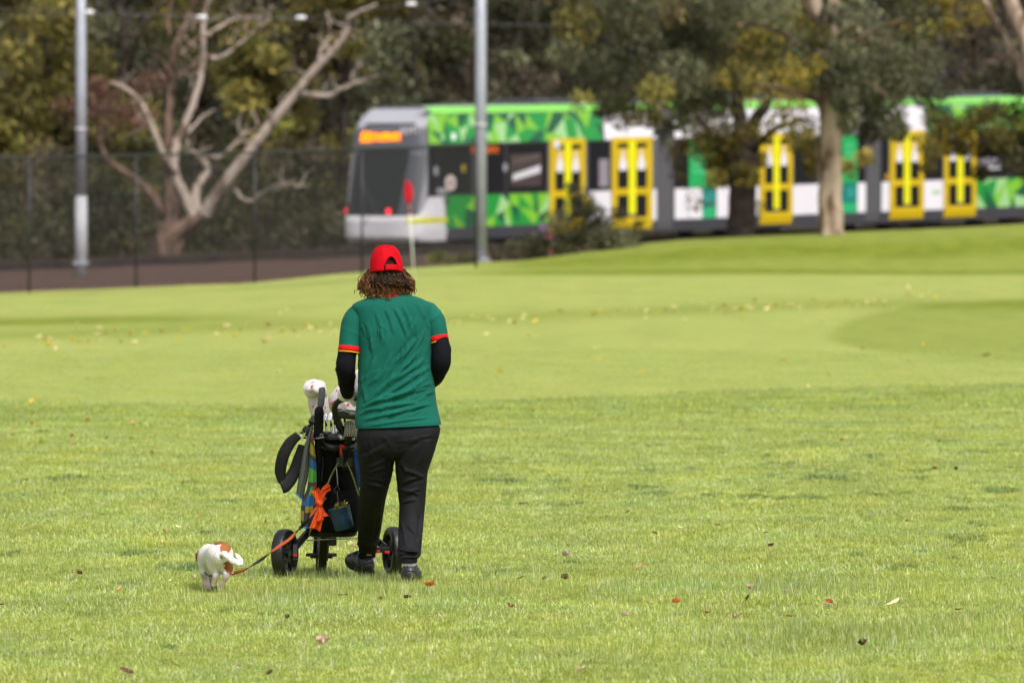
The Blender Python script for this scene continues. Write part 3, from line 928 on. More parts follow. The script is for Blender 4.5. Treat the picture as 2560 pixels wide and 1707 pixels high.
for (x, y, r, n, p) in ((1800, 400, .48, 330, 'yellow'), (1850, 370, .5, 260, 'olive'), (1770, 340, .45, 200, 'yellow'), (1900, 330, .4, 130, 'yellow'), (1740, 290, .5, 160, 'yellow'), (1690, 250, .45, 130, 'yellow'),
                     (1820, 300, .5, 170, 'olive'), (1790, 450, .3, 130, 'yellow'), (1850, 430, .3, 120, 'olive'), (1900, 400, .25, 60, 'yellow'), (2010, 330, .5, 200, 'yellow'), (2030, 380, .35, 110, 'yellow'),
                     (1960, 300, .4, 110, 'yellow'), (1880, 200, .7, 260, 'olive'), (1940, 120, .8, 280, 'olive'), (1790, 160, .7, 260, 'olive'), (1850, 60, .8, 260, 'yellow'), (1980, 180, .5, 200, 'yellow'), (1900, 80, .6, 200, 'yellow'),
                     (1640, 300, .3, 60, 'yellow'), (1560, 300, .35, 70, 'olive'), (1530, 270, .4, 80, 'olive'), (2120, 420, .3, 80, 'yellow'), (2160, 395, .28, 80, 'yellow'), (1700, 430, .3, 40, 'yellow'), (1740, 500, .4, 30, 'yellow'), (1880, 520, .4, 40, 'yellow'), (1820, 350, .5, 260, 'yellow'), (1780, 380, .5, 240, 'olive'), (1730, 360, .4, 120, 'yellow'), (1870, 440, .35, 110, 'yellow'), (2000, 350, .4, 130, 'olive'), (2030, 420, .3, 90, 'yellow'), (1680, 380, .3, 60, 'yellow'), (1760, 260, .6, 260, 'olive'), (1980, 250, .5, 160, 'yellow')):
    cl.append((P(x, y, DD + rngc.uniform(-1.5, 1)), (r, r, r * .9), int(n * 1.55), p))
V, F, C = leaves(cl, 0.14, rngc, 0.7)
np_mesh('crown', V, F, m_leaf, root, smooth=False, col=C)

# ---- leaning pale trunk and small-leaved branches at the right edge
RD = 212.0; kr = FPX / RD
root = thing('gum_tree', 'leaning pale trunk with sparse yellow leaves at the upper right edge', 'tree', P(2640, 560, RD))
mb = MB()
def rq(pts, w0, w1, dd=0):
    n = len(pts)
    limb(mb, [P(x, y, RD + dd * i / (n - 1)) for i, (x, y) in enumerate(pts)], w0 / kr / 2, w1 / kr / 2, 9, .012)
rq([(2640, 580), (2628, 420), (2600, 260), (2575, 130), (2540, 40), (2510, -40)], 62, 36)
rq([(2600, 300), (2570, 220), (2520, 110), (2480, 40), (2450, -30)], 26, 10, 1)
mb.build('trunk', m_bark_gum, root, smooth=True)
cl = []
for (x, y, r, n, p) in ((2440, 30, .5, 150, 'yellow'), (2400, 90, .35, 70, 'tan'), (2380, 60, .35, 60, 'yellow'), (2560, 210, .5, 160, 'grey'), (2500, 320, .5, 150, 'olive'), (2420, 330, .5, 170, 'yellow'), (2360, 310, .45, 130, 'olive'),
                     (2330, 350, .4, 120, 'yellow'), (2480, 380, .45, 220, 'dark'), (2540, 400, .5, 260, 'dark'), (2560, 320, .45, 200, 'olive'), (2450, 430, .3, 110, 'olive'), (2320, 420, .25, 70, 'yellow'), (2590, 430, .5, 200, 'dark'), (2380, 370, .3, 110, 'yellow'), (2540, 280, .4, 150, 'dark'), (2380, 330, .45, 260, 'yellow'), (2440, 300, .45, 260, 'olive'), (2340, 300, .4, 200, 'olive'), (2500, 350, .45, 280, 'olive'), (2420, 370, .4, 220, 'yellow'), (2330, 380, .35, 160, 'olive'), (2550, 360, .4, 260, 'grey'), (2480, 280, .4, 160, 'yellow')):
    cl.append((P(x, y, RD + rngc.uniform(-1, 1)), (r, r, r * .8), n, p))
V, F, C = leaves([(c, r, int(n * 1.5), p) for c, r, n, p in cl], 0.14, rngc, 0.5)
np_mesh('crown', V, F, m_leaf, root, smooth=False, col=C)

# ---- shrubs in front of the tram
def shrub(label, cx, d, specs, size=0.11, group=None, base_row=None, flowers=()):
    b = P(cx, base_row, d)
    r_ = thing('flowering_shrub' if flowers else 'low_shrub', label, 'shrub', b, group)
    m2 = MB()
    for (x, y, r, n, p) in specs[:6]:
        limb(m2, [b, (b + P(x, y, d)) / 2 + RNG.normal(0, .05, 3), P(x, y, d)], .02, .006, 5)
    m2.build('stem', m_bark_mid, r_, smooth=True)
    V, F, C = leaves([(P(x, y, d + rngc.uniform(-.3, .3)), (r, r, r * .8), n, p) for x, y, r, n, p in specs], size, rngc, 0.1)
    np_mesh('foliage', V, F, m_leaf, r_, smooth=False, col=C)
    if flowers:
        PAL.setdefault('pink', [(0.55, 0.14, 0.20), (0.65, 0.22, 0.28)]); PAL.setdefault('bloom', [(0.62, 0.46, 0.03), (0.5, 0.36, 0.02)]); PAL.setdefault('mauve', [(0.16, 0.09, 0.17), (0.22, .12, .2)])
        V, F, C = leaves([(P(x, y, d - .2), (r, r, r * .8), n, p) for x, y, r, n, p in flowers], 0.08, rngc, 0)
        np_mesh('flower', V, F, m_leaf, r_, smooth=False, col=C)['kind'] = 'stuff'
    return r_
shrub('large grey green shrub with yellow and pink flowers in front of the tram', 1440, 196,
      [(1440, 560, .55, 700, 'grey'), (1400, 600, .5, 600, 'grey'), (1500, 590, .55, 700, 'grey'), (1450, 500, .35, 330, 'grey'), (1560, 605, .45, 480, 'grey'), (1360, 620, .4, 380, 'grey'), (1430, 470, .22, 130, 'grey'),
       (1580, 580, .25, 130, 'grey'), (1480, 540, .4, 420, 'dark'), (1390, 550, .35, 260, 'grey'), (1410, 630, .5, 420, 'dark'), (1520, 620, .45, 380, 'dark'), (1600, 560, .15, 50, 'grey'), (1470, 515, .3, 160, 'olive'), (1540, 540, .3, 120, 'grey')],
      base_row=648, flowers=[(1450, 552, .16, 60, 'bloom'), (1480, 560, .12, 45, 'bloom'), (1415, 520, .1, 26, 'bloom'), (1620, 560, .12, 40, 'bloom'), (1372, 592, .1, 60, 'pink'), (1360, 566, .14, 70, 'mauve'), (1375, 630, .1, 30, 'pink'), (1465, 500, .08, 22, 'bloom')])
shrub('small dusty grey shrub at the foot of the middle light pole', 1290, 196,
      [(1290, 620, .3, 260, 'grey'), (1330, 605, .3, 230, 'grey'), (1250, 635, .25, 150, 'grey'), (1340, 640, .3, 200, 'dark'), (1290, 650, .25, 150, 'brown')], base_row=655)
shrub('low yellow green shrub left of the middle light pole', 1120, 190,
      [(1100, 640, .17, 150, 'lime'), (1080, 645, .15, 110, 'lime'), (1125, 650, .15, 120, 'olive')], .09, None, 664)
shrub('low olive shrub close beside the middle light pole', 1170, 191,
      [(1160, 642, .18, 160, 'lime'), (1185, 648, .15, 110, 'olive'), (1145, 652, .13, 90, 'olive')], .09, None, 664)

# ------------------------------------------------------------------ light poles and overhead wires
m_galv = M('galvanised_steel', (0.36, 0.375, 0.43), rough=0.5, spec=0.4, metal=0.25, var=0.12, vscale=2)
m_galv2 = M('pale_sleeve_steel', (0.41, 0.41, 0.43), rough=0.55, spec=0.4, var=0.1, vscale=2)
m_wire = M('overhead_cable', (0.16, 0.16, 0.16), rough=0.5, var=0)
m_white = M('white_insulator', (0.75, 0.75, 0.78), rough=0.4, var=0)
def pole(px, row, d, w_px, label, sleeve):
    b = P(px, row, d); kk = FPX / d
    r_ = thing('light_pole', label, 'pole', b, None)
    m2 = MB(); r = w_px / kk / 2
    if sleeve:
        m2.tube([b + (0, 0, -.4), b + (0, 0, sleeve)], r * 1.12, 20); m2.build('sleeve', m_galv2, r_, smooth=True)
        m2 = MB(); m2.tube([b + (0, 0, sleeve), b + (0, 0, 4), b + (0, 0, 9.5)], [r, r * .95, r * .8], 20)
    else:
        m2.tube([b + (0, 0, -.4), b + (0, 0, 4.0), b + (0, 0, 9.5)], [r, r * .95, r * .8], 20)
    m2.build('shaft', m_galv, r_, smooth=True)
    m2 = MB(); m2.tube([b + (0, 0, 3.05), b + (0, 0, 3.12)], r * 1.1, 20); m2.build('collar', m_galv2, r_, smooth=True)
    m2 = MB(); m2.box(b + (0, 0, .02), (r * 3, r * 3, .05)); m2.build('base_plate', m_galv, r_)
    m2 = MB(); m2.tube([b + (0, 0, 9.4), b + (.6, 0, 9.7), b + (1.5, 0, 9.75)], .04, 8); m2.build('lamp_arm', m_galv, r_, smooth=True)
    m2 = MB(); m2.box(b + (1.7, 0, 9.73), (.6, .22, .1)); m2.build('lamp_head', m_galv, r_, bevel=.02)
pole(203, 660, 196, 27, 'grey steel light pole with pale lower sleeve at the left behind the fence', 1.55)
pole(1202, 652, 195, 30, 'tall grey steel light pole standing in front of the tram', 0)
m2 = MB()
m_ins = []
wires = [([(-120, 20), (220, 30), (505, 44), (750, 44), (1030, 10), (1200, -20)], 226, 'upper overhead tram cable with white insulators across the treetops'),
         ([(-120, 40), (500, 40), (900, 58), (1200, 60), (1420, 66), (1700, 60)], 232, 'thin lower overhead tram cable crossing behind the middle pole')]
for pts, d, lab in wires:
    r_ = thing('overhead_wire', lab, 'cable', P(pts[0][0], pts[0][1], d))
    m2 = MB(); m2.tube(smooth_path([P(x, y, d) for x, y in pts], 6), .006, 6); m2.build('cable', m_wire, r_, smooth=True)
    if d == 226:
        for (x, y) in ((222, 31), (505, 44), (752, 45), (1028, 11)):
            m2 = MB(); c = P(x, y, d); m2.tube([c + (-.13, 0, 0), c + (-.1, 0, 0), c + (.1, 0, 0), c + (.13, 0, 0)], [.03, .055, .055, .03], 10); m2.build('insulator', m_white, r_, smooth=True)

# ------------------------------------------------------------------ black chain-link fence
m_fence = M('black_coated_steel', (0.025, 0.025, 0.028), rough=0.45, spec=0.4, var=0)
FP = [(-520, 748, 402, 158), (-230, 738, 399, 159), (73, 726, 394, 160), (340, 713, 388, 163), (637, 701, 381, 166), (905, 684, 372, 170), (1190, 664, 362, 176)]
root = thing('chain_link_fence', 'tall black chain link fence in front of the bare gum and tram back', 'fence', P(73, 726, 160))
for (x, yb, yt, d) in FP:
    m2 = MB(); a, b = P(x, yb + 6, d), P(x, yt, d)
    m2.tube([a, b], .023, 10); m2.build('post', m_fence, root, smooth=True)
m2 = MB(); m2.tube([P(x, yt, d) for x, yb, yt, d in FP], .024, 8); m2.build('top_rail', m_fence, root, smooth=True)
m2 = MB(); m2.tube([P(x, yb - 6, d) for x, yb, yt, d in FP], .007, 5); m2.build('tension_wire', m_fence, root, smooth=True)
VV, FF = [], []
for i in range(len(FP) - 1):
    (x0, b0, t0, d0), (x1, b1, t1, d1) = FP[i], FP[i + 1]
    A, B, C_, D_ = P(x0, b0 - 4, d0), P(x1, b1 - 4, d1), P(x1, t1, d1), P(x0, t0, d0)
    wdt = np.linalg.norm(B - A); hgt = np.linalg.norm(D_ - A); pitch = 0.062
    def S(u, v): return (A * (1 - u) + B * u) * (1 - v) + (D_ * (1 - u) + C_ * u) * v
    n = int((wdt + hgt) / pitch)
    for kk in range(n + 1):
        for sgn in (1, -1):
            c0 = kk * pitch - hgt                    # line x = c0 + y (or mirrored)
            y0, y1 = max(0, -c0), min(hgt, wdt - c0)
            if y1 - y0 < 0.01: continue
            u0, u1 = (c0 + y0) / wdt, (c0 + y1) / wdt
            if sgn < 0: u0, u1 = 1 - u0, 1 - u1
            p0, p1 = S(u0, y0 / hgt), S(u1, y1 / hgt)
            n0 = len(VV); r = .0026
            dn = (p1 - p0) / np.linalg.norm(p1 - p0); sd = np.array([-dn[2], 0, dn[0]])
            off = np.array([0, sgn * .003, 0])
            for p in (p0, p1):
                VV += [p + sd * r + off, p + off + np.array([0, r, 0]), p - sd * r + off, p + off - np.array([0, r, 0])]
            FF += [(n0 + j, n0 + (j + 1) % 4, n0 + 4 + (j + 1) % 4, n0 + 4 + j) for j in range(4)]
o = np_mesh('wire_mesh', np.array(VV), np.array(FF), m_fence, root, smooth=False)
o['kind'] = 'stuff'

# ------------------------------------------------------------------ flag on the green
m_pin = M('white_flagstick', (0.78, 0.78, 0.76), rough=0.4, var=0.05)
m_flag = M('red_flag_cloth', (0.55, 0.012, 0.03), rough=0.8, var=0.15, vscale=9, transl=0.2)
FD = 166.0
b = P(1037, 712, FD)
root = thing('golf_flag', 'white golf flagstick with limp red flag standing on the green', 'flag', b)
m2 = MB(); m2.tube([P(1037, 716, FD), P(1019, 455, FD)], .014, 10); m2.build('flagstick', m_pin, root, smooth=True)
V = []
nu, nv = 26, 12
for i in range(nu):
    t = i / (nu - 1)
    c = P(1019 + 5 * t - 1, 452 + 80 * t, FD - .06)
    wd = 0.03 + 0.12 * math.sin(math.pi * min(1, t * 1.15 + .12)) ** .7
    for j in range(nv):
        s = j / (nv - 1)
        V.append(c + np.array([(s - .45) * 2 * wd * .55 + .01 * math.sin(9 * t + 5 * s), .035 * math.sin(s * 13 + t * 3) * (.4 + t), -.02 * s + .01 * math.sin(s * 8)]))
o = np_mesh('flag_cloth', np.array(V), grid_faces(nu, nv), m_flag, root)

# ------------------------------------------------------------------ the tram
m_tgrey = M('tram_dark_grey', (0.10, 0.10, 0.115), rough=0.35, spec=0.5, var=0.05, vscale=1)
m_tskirt = M('tram_skirt_grey', (0.055, 0.058, 0.068), rough=0.45, spec=0.5, var=0.1, vscale=1)
m_tshell = M('tram_silver_grey', (0.33, 0.33, 0.37), rough=0.3, spec=0.5, var=0.05, vscale=1, coat=0.3)
m_twhite = M('tram_white_paint', (0.72, 0.70, 0.74), rough=0.3, spec=0.5, var=0.05, vscale=1, coat=0.3)
m_tyel = M('tram_yellow_stripe', (0.62, 0.60, 0.03), rough=0.35, var=0.03)
m_glass = M('tram_black_glass', (0.012, 0.012, 0.014), rough=0.08, spec=0.6, var=0)
m_wscreen = M('tram_windscreen', (0.05, 0.05, 0.06), rough=0.12, spec=0.9, var=0.1, vscale=.8, coat=0.8)
m_wdark = M('tram_windscreen_dark', (0.014, 0.014, 0.017), rough=0.1, spec=0.5, var=0.1)  # darker copy of the windscreen glass, for the area reflecting no sky
m_liv = M('tram_livery_print', attr=True, rough=0.3, spec=0.5, var=0.0, coat=0.3)
m_rubber = M('tram_gangway_rubber', (0.085, 0.085, 0.09), rough=0.8, var=0.15)
m_dyel = M('door_yellow', (0.56, 0.395, 0.006), rough=0.35, var=0.05, vscale=2)
m_dlime = M('door_edge_lime', (0.72, 0.70, 0.01), rough=0.4, var=0.03)
m_led = M('amber_led', (0.2, 0.06, 0.0), emit=(1.0, 0.22, 0.0), estr=1.5, var=0)
m_led_dim = M('amber_led_side', (0.2, 0.05, 0.0), emit=(1.0, 0.18, 0.01), estr=0.4, var=0)
m_tail = M('red_tail_lamp', (0.4, 0.01, 0.02), emit=(1.0, 0.03, 0.06), estr=1.6, var=0)
m_black = M('black_plastic', (0.012, 0.012, 0.013), rough=0.5, spec=0.4, var=0.1)
m_print = M('printed_sticker', attr=True, rough=0.5, var=0)


def s_of(px):
    qq = (px - 1280) / FPX
    return (qq * 224.2 + 2.303) / (0.588 - 0.809 * qq)


def bn(h):
    """half width of the body at height h"""
    return float(np.interp(h, [0.2, 0.32, 0.62, 2.85, 3.65, 3.80, 3.86], [1.20, 1.27, 1.325, 1.325, 1.255, 1.13, 0.85]))


tram = thing('tram', 'low floor tram in green and white with yellow doors crossing behind the course', 'tram', W(0, 0, 0))
SECT = [(1.0, s_of(1641)), (s_of(1687), s_of(2164)), (s_of(2204), 34.2)]
HS = [0.32, 0.62, 1.5, 2.85, 3.3, 3.65, 3.80, 3.86]
for (s0, s1) in SECT:
    V = []
    for s in (s0, s1):
        V += [W(s, bn(h), h) for h in HS] + [W(s, -bn(h), h) for h in HS[::-1]]
    n = len(HS) * 2
    F = [(j, (j + 1) % n, n + (j + 1) % n, n + j) for j in range(n)] + [tuple(range(n))[::-1], tuple(range(n, 2 * n))]
    np_mesh('body', V, F, m_tgrey, tram, smooth=False)


def sq(mb, s0, s1, h0, h1, off=0.012, col=None, thick=True):
    """a plate on the near side following the body profile"""
    hs = [h0] + [h for h in HS if h0 + .01 < h < h1 - .01] + [h1]
    V = []
    for h in hs:
        V += [W(s0, bn(h) + off, h), W(s1, bn(h) + off, h), W(s0, bn(h) - .01, h), W(s1, bn(h) - .01, h)]
    F = []
    for i in range(len(hs) - 1):
        a = 4 * i; b = a + 4
        F += [(a, a + 1, b + 1, b), (a + 2, a, b, b + 2), (a + 1, a + 3, b + 3, b + 1)]
    F += [(0, 2, 3, 1), (4 * (len(hs) - 1), 4 * (len(hs) - 1) + 1, 4 * (len(hs) - 1) + 3, 4 * (len(hs) - 1) + 2)]
    mb.add(V, F, col)


LIME, GRN, DGRN, MINT, TEAL = (0.18, 0.46, 0.028), (0.010, 0.26, 0.036), (0.003, 0.085, 0.035), (0.30, 0.54, 0.23), (0.01, 0.22, 0.15)


def livery(name, s0, s1, h0, h1, step, seed, off=0.014):
    r = np.random.default_rng(seed)
    n = max(2, int((s1 - s0) / step))
    t = np.linspace(s0, s1, n + 1)
    rows = []
    for k, hh in enumerate((h0, h0 + (h1 - h0) * .5, h1)):
        tt = t.copy(); tt[1:-1] += r.uniform(-.4, .4, n - 1) * step
        hv = np.full(n + 1, hh); 
        if k == 1: hv[1:-1] += r.uniform(-.35, .35, n - 1) * (h1 - h0)
        rows.append([(a, b) for a, b in zip(tt, hv)])
    mb = MB()
    prev = None
    for k in range(2):
        for i in range(n):
            a, b, c, d = rows[k][i], rows[k][i + 1], rows[k + 1][i + 1], rows[k + 1][i]
            tris = [(a, b, c), (a, c, d)] if r.uniform() < .5 else [(a, b, d), (b, c, d)]
            for T in tris:
                cc = [LIME, GRN, DGRN, MINT, GRN, LIME, DGRN][r.integers(7)]
                mb.add([W(s, bn(h) + off, h) for s, h in T], [(0, 1, 2)], cc)
    mb.build(name, m_liv, tram, col=True)


def plate(name, m, px0, px1, h0, h1, off=0.012, parent=None, col=None):
    mb = MB(); sq(mb, s_of(px0), s_of(px1), h0, h1, off, col)
    return mb.build(name, m, parent or tram, col=col is not None)


# skirts
for px0, px1 in ((1120, 1641), (1687, 2164), (2204, 2740)):
    plate('skirt', m_tskirt, px0, px1, 0.33, 0.645, 0.008)
# upper bands
livery('livery_panel', s_of(1072), s_of(1508), 2.87, 3.63, 0.42, 4)
plate('upper_panel', m_twhite, 1512, 1641, 2.87, 3.63)
plate('upper_panel', m_twhite, 1687, 2164, 2.87, 3.63)
plate('upper_panel', m_twhite, 2204, 2318, 2.87, 3.63)
livery('livery_panel', s_of(2320), s_of(2740), 2.87, 3.63, 0.62, 9)
for px0, px1 in ((1085, 1641), (1687, 2164), (2204, 2740)):
    plate('roof_edge', M('roof_edge_green', (0.17, 0.50, 0.06), rough=0.3, var=0.08, vscale=.7, coat=.3), px0, px1, 3.66, 3.855, 0.015)
# lower bands
livery('livery_panel', s_of(1112), s_of(1372), 0.655, 1.49, 0.42, 21)
for px0, px1 in ((1466, 1527), (1631, 1641), (1687, 1720), (1792, 1898), (1982, 2104), (2144, 2164), (2204, 2223), (2310, 2358)):
    plate('lower_panel', m_twhite, px0, px1, 0.655, 1.49)
livery('livery_panel', s_of(2441), s_of(2740), 0.655, 1.49, 0.5, 33)
# windows between the doors
WIN = [(1040, 1094), (1098, 1180), (1184, 1262), (1265, 1368), (1470, 1525), (1687, 1722), (1792, 1840), (1844, 1898), (1984, 2040), (2044, 2103), (2145, 2164), (2204, 2222), (2310, 2357), (2442, 2520), (2524, 2610), (2614, 2740)]
for px0, px1 in WIN:
    w = plate('window', m_glass, max(px0, 1072), px1, 1.50, 2.86, 0.010)
    if px1 - px0 > 40:
        mb = MB(); s0, s1 = s_of(max(px0, 1072)), s_of(px1)
        for a_, b_, c_, d_ in ((s0, s1, 2.80, 2.86), (s0, s1, 1.50, 1.55), (s0, s0 + .05, 1.55, 2.80), (s1 - .05, s1, 1.55, 2.80)):
            sq(mb, a_, b_, c_, d_, 0.017)
        mb.build('frame', m_black, w)
# posters and stickers on the glass
def decal(name, px0, px1, h0, h1, col, off=0.022, parent=None):
    return plate(name, m_print, px0, px1, h0, h1, off, parent, col)
decal('poster', 1274, 1352, 1.68, 2.55, (0.055, 0.04, 0.035))
mb = MB()
for k, (hh, c0, c1) in enumerate(((1.95, 1280, 1348), (2.03, 1278, 1350))):
    pass
sa, sb = s_of(1280), s_of(1349)
mb.add([W(sa, bn(1.9) + .03, 1.84), W(sb, bn(1.9) + .03, 2.04), W(sb, bn(1.9) + .03, 2.24), W(sa, bn(1.9) + .03, 2.0)], [(0, 1, 2, 3)], (.55, .55, .58))
for i in range(7):
    t0, t1 = i / 7 + .02, i / 7 + .10
    s0, s1 = sa + (sb - sa) * t0, sa + (sb - sa) * t1
    hh = 2.27 + .16 * t0
    mb.add([W(s0, bn(2.2) + .03, hh), W(s1, bn(2.2) + .03, hh + .01), W(s1, bn(2.2) + .03, hh + .15), W(s0, bn(2.2) + .03, hh + .14)], [(0, 1, 2, 3)], (.13, .1, .09))
mb.build('poster_print', m_print, tram, col=True)
for (a0, a1) in ((1722, 1790), (2105, 2143)):
    decal('poster', a0, a1, 1.50, 2.84, (0.015, 0.34, 0.09), 0.012)
    decal('poster', a0 + (a1 - a0) * (.5 if a0 < 2000 else 0), a1, 0.95, 1.49, (0.004, 0.17, 0.13), 0.012)
    decal('poster', a0 + (a1 - a0) * (.5 if a0 < 2000 else 0), a1, 0.655, 0.945, (0.02, 0.36, 0.14), 0.012)
    if a0 < 2000: decal('lower_panel', a0, a0 + 33, 0.655, 1.49, (.7, .68, .72), 0.012)
    for i in range(3): decal('poster_line', a0 + 12 + (22 if a0 < 2000 else 0), a1 - 4, 1.1 + i * .1, 1.14 + i * .1, (.05, .4, .35), .02)
    for i in range(4): decal('poster_line', a0 + 8, a1 - 12, 1.9 + i * .2, 1.98 + i * .2, (.08, .45, .2), .02)
decal('blue_strip', 2098, 2104, 1.05, 1.5, (0.02, 0.16, 0.5), .016)
def disc(name, px, h, r, col, off=.025, asp=1.0, m=None):
    s0 = s_of(px); mb = MB()
    V = [W(s0 + r * math.cos(a) * asp, bn(h) + off, h + r * math.sin(a)) for a in np.linspace(0, 2 * math.pi, 18, endpoint=False)]
    V += [W(s0 + r * math.cos(a) * asp, bn(h) + off - .02, h + r * math.sin(a)) for a in np.linspace(0, 2 * math.pi, 18, endpoint=False)]
    mb.add(V, [tuple(range(18))] + [(j, j + 18, (j + 1) % 18 + 18, (j + 1) % 18) for j in range(18)], col)
    return mb.build(name, m or m_print, tram, col=True)
disc('sticker', 1125, 1.83, .21, (.62, .52, .5), asp=1.1)
disc('sticker', 1125, 1.83, .08, (.3, .16, .15), .03, asp=1.1)
disc('sticker', 1158, 2.2, .10, (.5, .4, .02)); disc('sticker', 1158, 2.2, .06, (.03, .03, .03), .03)
disc('marker_disc', 1134, 3.05, .10, (.75, .8, .75)); disc('marker_disc', 1107, 3.04, .09, (.25, .6, .25)); disc('marker_disc', 1221, 3.04, .08, (.4, .62, .36))  # round marks of the livery, added as plain unlit discs
disc('grille', 1116, 1.36, .13, (.06, .12, .07))
decal('mirror', 1084, 1094, 2.05, 2.27, (.3, .3, .32)); decal('mirror', 1258, 1266, 2.1, 2.3, (.3, .3, .33))
decal('seat_back', 1497, 1520, 1.6, 2.35, (.25, .22, .25), .014)
decal('lamp', 2213, 2220, 1.55, 1.72, (.45, .25, .02), .02)
decal('logo', 2330, 2350, 1.1, 1.2, (.3, .5, .25), .02)
decal('poster', 2450, 2500, 1.75, 2.1, (.4, .38, .42), .02)
# side destination display
mb = MB()
for i in range(26):
    for j in range(3):
        if RNG.uniform() < .8:
            s0 = s_of(1174) + i * (s_of(1245) - s_of(1174)) / 26
            mb.add([W(s0, bn(2.6) + .024, 2.60 + j * .06), W(s0 + .035, bn(2.6) + .024, 2.60 + j * .06), W(s0 + .035, bn(2.6) + .024, 2.64 + j * .06), W(s0, bn(2.6) + .024, 2.64 + j * .06)], [(0, 1, 2, 3)])
mb.build('side_display', m_led_dim, tram)['kind'] = 'stuff'


def door(px0, px1, h0=0.42, h1=2.93):
    s0, s1 = s_of(px0), s_of(px1); w = s1 - s0; mid = (s0 + s1) / 2
    mb = MB(); fr = 0.13 * w
    for a_, b_, c_, d_ in ((s0, s0 + fr, h0, h1), (s1 - fr, s1, h0, h1), (s0 + fr, s1 - fr, h1 - .17, h1), (s0 + fr, s1 - fr, h0, h0 + .33), (s0 + fr, s1 - fr, 1.36, 1.54)):
        sq(mb, a_, b_, c_, d_, 0.03)
    d = mb.build('door', m_dyel, tram)
    for a_, b_ in ((s0 + fr, mid - .09 * w), (mid + .09 * w, s1 - fr)):
        for c_, d_ in ((h0 + .33, 1.36), (1.54, h1 - .17)):
            mb = MB(); sq(mb, a_, b_, c_, d_, 0.014); mb.build('pane', m_glass, d)
        mb = MB(); sq(mb, a_ + .03, b_ - .0, 2.08, h1 - .30, 0.02); mb.build('panel', m_dyel, d)
        c0 = (a_ + b_) / 2; hw = (b_ - a_) * .30
        mb = MB(); sq(mb, c0 - hw, c0 + hw, 2.03, 2.30, .026); sq(mb, c0 - hw * .6, c0 + hw * .6, 2.305, 2.42, .026); mb.build('sticker', m_twhite, d)
        mb = MB(); sq(mb, c0 - hw * .6, c0 + hw * .6, 2.425, 2.58, .026); mb.build('sticker', M('pale_sticker', (.62, .5, .33), var=0), d)
    for a_, b_ in ((mid - .088 * w, mid - .006), (mid + .006, mid + .088 * w)):
        mb = MB(); sq(mb, a_, b_, h0 + .42, h1 - .1, 0.034); mb.build('edge_strip', m_dlime, d)
    return d
for a, b in ((1374, 1462), (1529, 1629), (1900, 1980), (2225, 2308), (2360, 2439)):
    door(a, b)
disc('badge', 1390, 2.78, .13, (.6, .6, .66), .045); disc('badge', 2376, 2.78, .13, (.5, .5, .6), .045)

# gangways with folded rubber ribs
for px0, px1 in ((1641, 1687), (2164, 2204)):
    s0, s1 = s_of(px0), s_of(px1); n = 9
    V, F = [], []
    hs = [0.36, 0.62, 1.5, 2.85, 3.5, 3.68]
    for i in range(2 * n + 1):
        s = s0 + (s1 - s0) * i / (2 * n); k = -.02 if i % 2 else -.075
        ring = [W(s, bn(h) + k, h) for h in hs] + [W(s, -bn(h) - k, h) for h in hs[::-1]]
        V += ring
    m_ = len(hs) * 2
    for i in range(2 * n):
        for j in range(m_): F.append((i * m_ + j, i * m_ + (j + 1) % m_, (i + 1) * m_ + (j + 1) % m_, (i + 1) * m_ + j))
    np_mesh('gangway', V, F, m_rubber, tram, smooth=False)
# roof equipment
for px0, px1, h1, nn in ((1385, 1478, 3.99, .7), (1240, 1330, 3.91, .7), (1720, 1900, 4.05, .7), (2030, 2120, 4.0, .7), (2260, 2350, 3.93, .6), (2460, 2560, 3.98, .6)):
    mb = MB(); s0, s1 = s_of(px0), s_of(px1)
    V = [W(s, n_, h) for h in (3.83, h1) for s, n_ in ((s0, nn), (s1, nn), (s1, -nn), (s0, -nn))]
    mb.add(V, [(0, 1, 5, 4), (1, 2, 6, 5), (2, 3, 7, 6), (3, 0, 4, 7), (4, 5, 6, 7)])
    mb.build('roof_unit', m_tskirt, tram, bevel=.03)
# bogies
m_steel = M('wheel_steel', (0.10, 0.085, 0.075), rough=0.6, metal=.4, var=.2)
for s0 in (3.4, 9.0, 15.8, 24.0, 30.5):
    mb = MB(); c = W(s0, 0, .36); R_ = Matrix.Rotation(TH, 3, 'Z')
    mb.box(c, (2.5, 2.1, .22), R_)
    bg_ = mb.build('bogie', m_black, tram)
    for ds in (-.9, .9):
        for nn in (.72, -.72):
            mb = MB(); mb.tube([W(s0 + ds, nn - .06, .30), W(s0 + ds, nn + .06, .30)], .29, 24); mb.build('wheel', m_steel, bg_)

# ---- the rear cab
LC = 1.0


def cabp(phi, h, off=0.0):
    """phi 0 near side .. 0.5 nose .. 1 far side"""
    t = phi * math.pi
    ex = 2 / 5.0
    n = math.copysign(abs(math.cos(t)) ** ex, math.cos(t)); s = 1 - abs(math.sin(t)) ** ex
    lean = 0.17 * max(0, h - 0.98)
    if h < 0.98: lean = -0.07 * min(1, (0.98 - h) / .08)
    if h > 3.1: lean += 1.0 * ((h - 3.1) / .76) ** 2.6
    if h < 0.42: lean += 0.12 * (0.42 - h) / .12
    nn = 1.325 * n; ss = LC * s
    ss += (lean - 0.28) * (1 - ss / LC)
    b = bn(h) / 1.325
    nn *= b * (1 - .05 * (1 - s) * min(1, max(0, (h - .9) / 2.6)))
    # outward offset along the plan normal
    t2 = np.array([math.cos(t), math.sin(t)])
    return W(ss - off * t2[1], nn + off * t2[0], h)


def cab_patch(name, m, p0, p1, h0, h1, off, nu=20, nv=12, poly=None):
    V = [cabp(p0(h) + (p1(h) - p0(h)) * i / nu, h, off) for h in np.linspace(h0, h1, nv + 1) for i in range(nu + 1)]
    return np_mesh(name, V, grid_faces(nv + 1, nu + 1), m, tram)


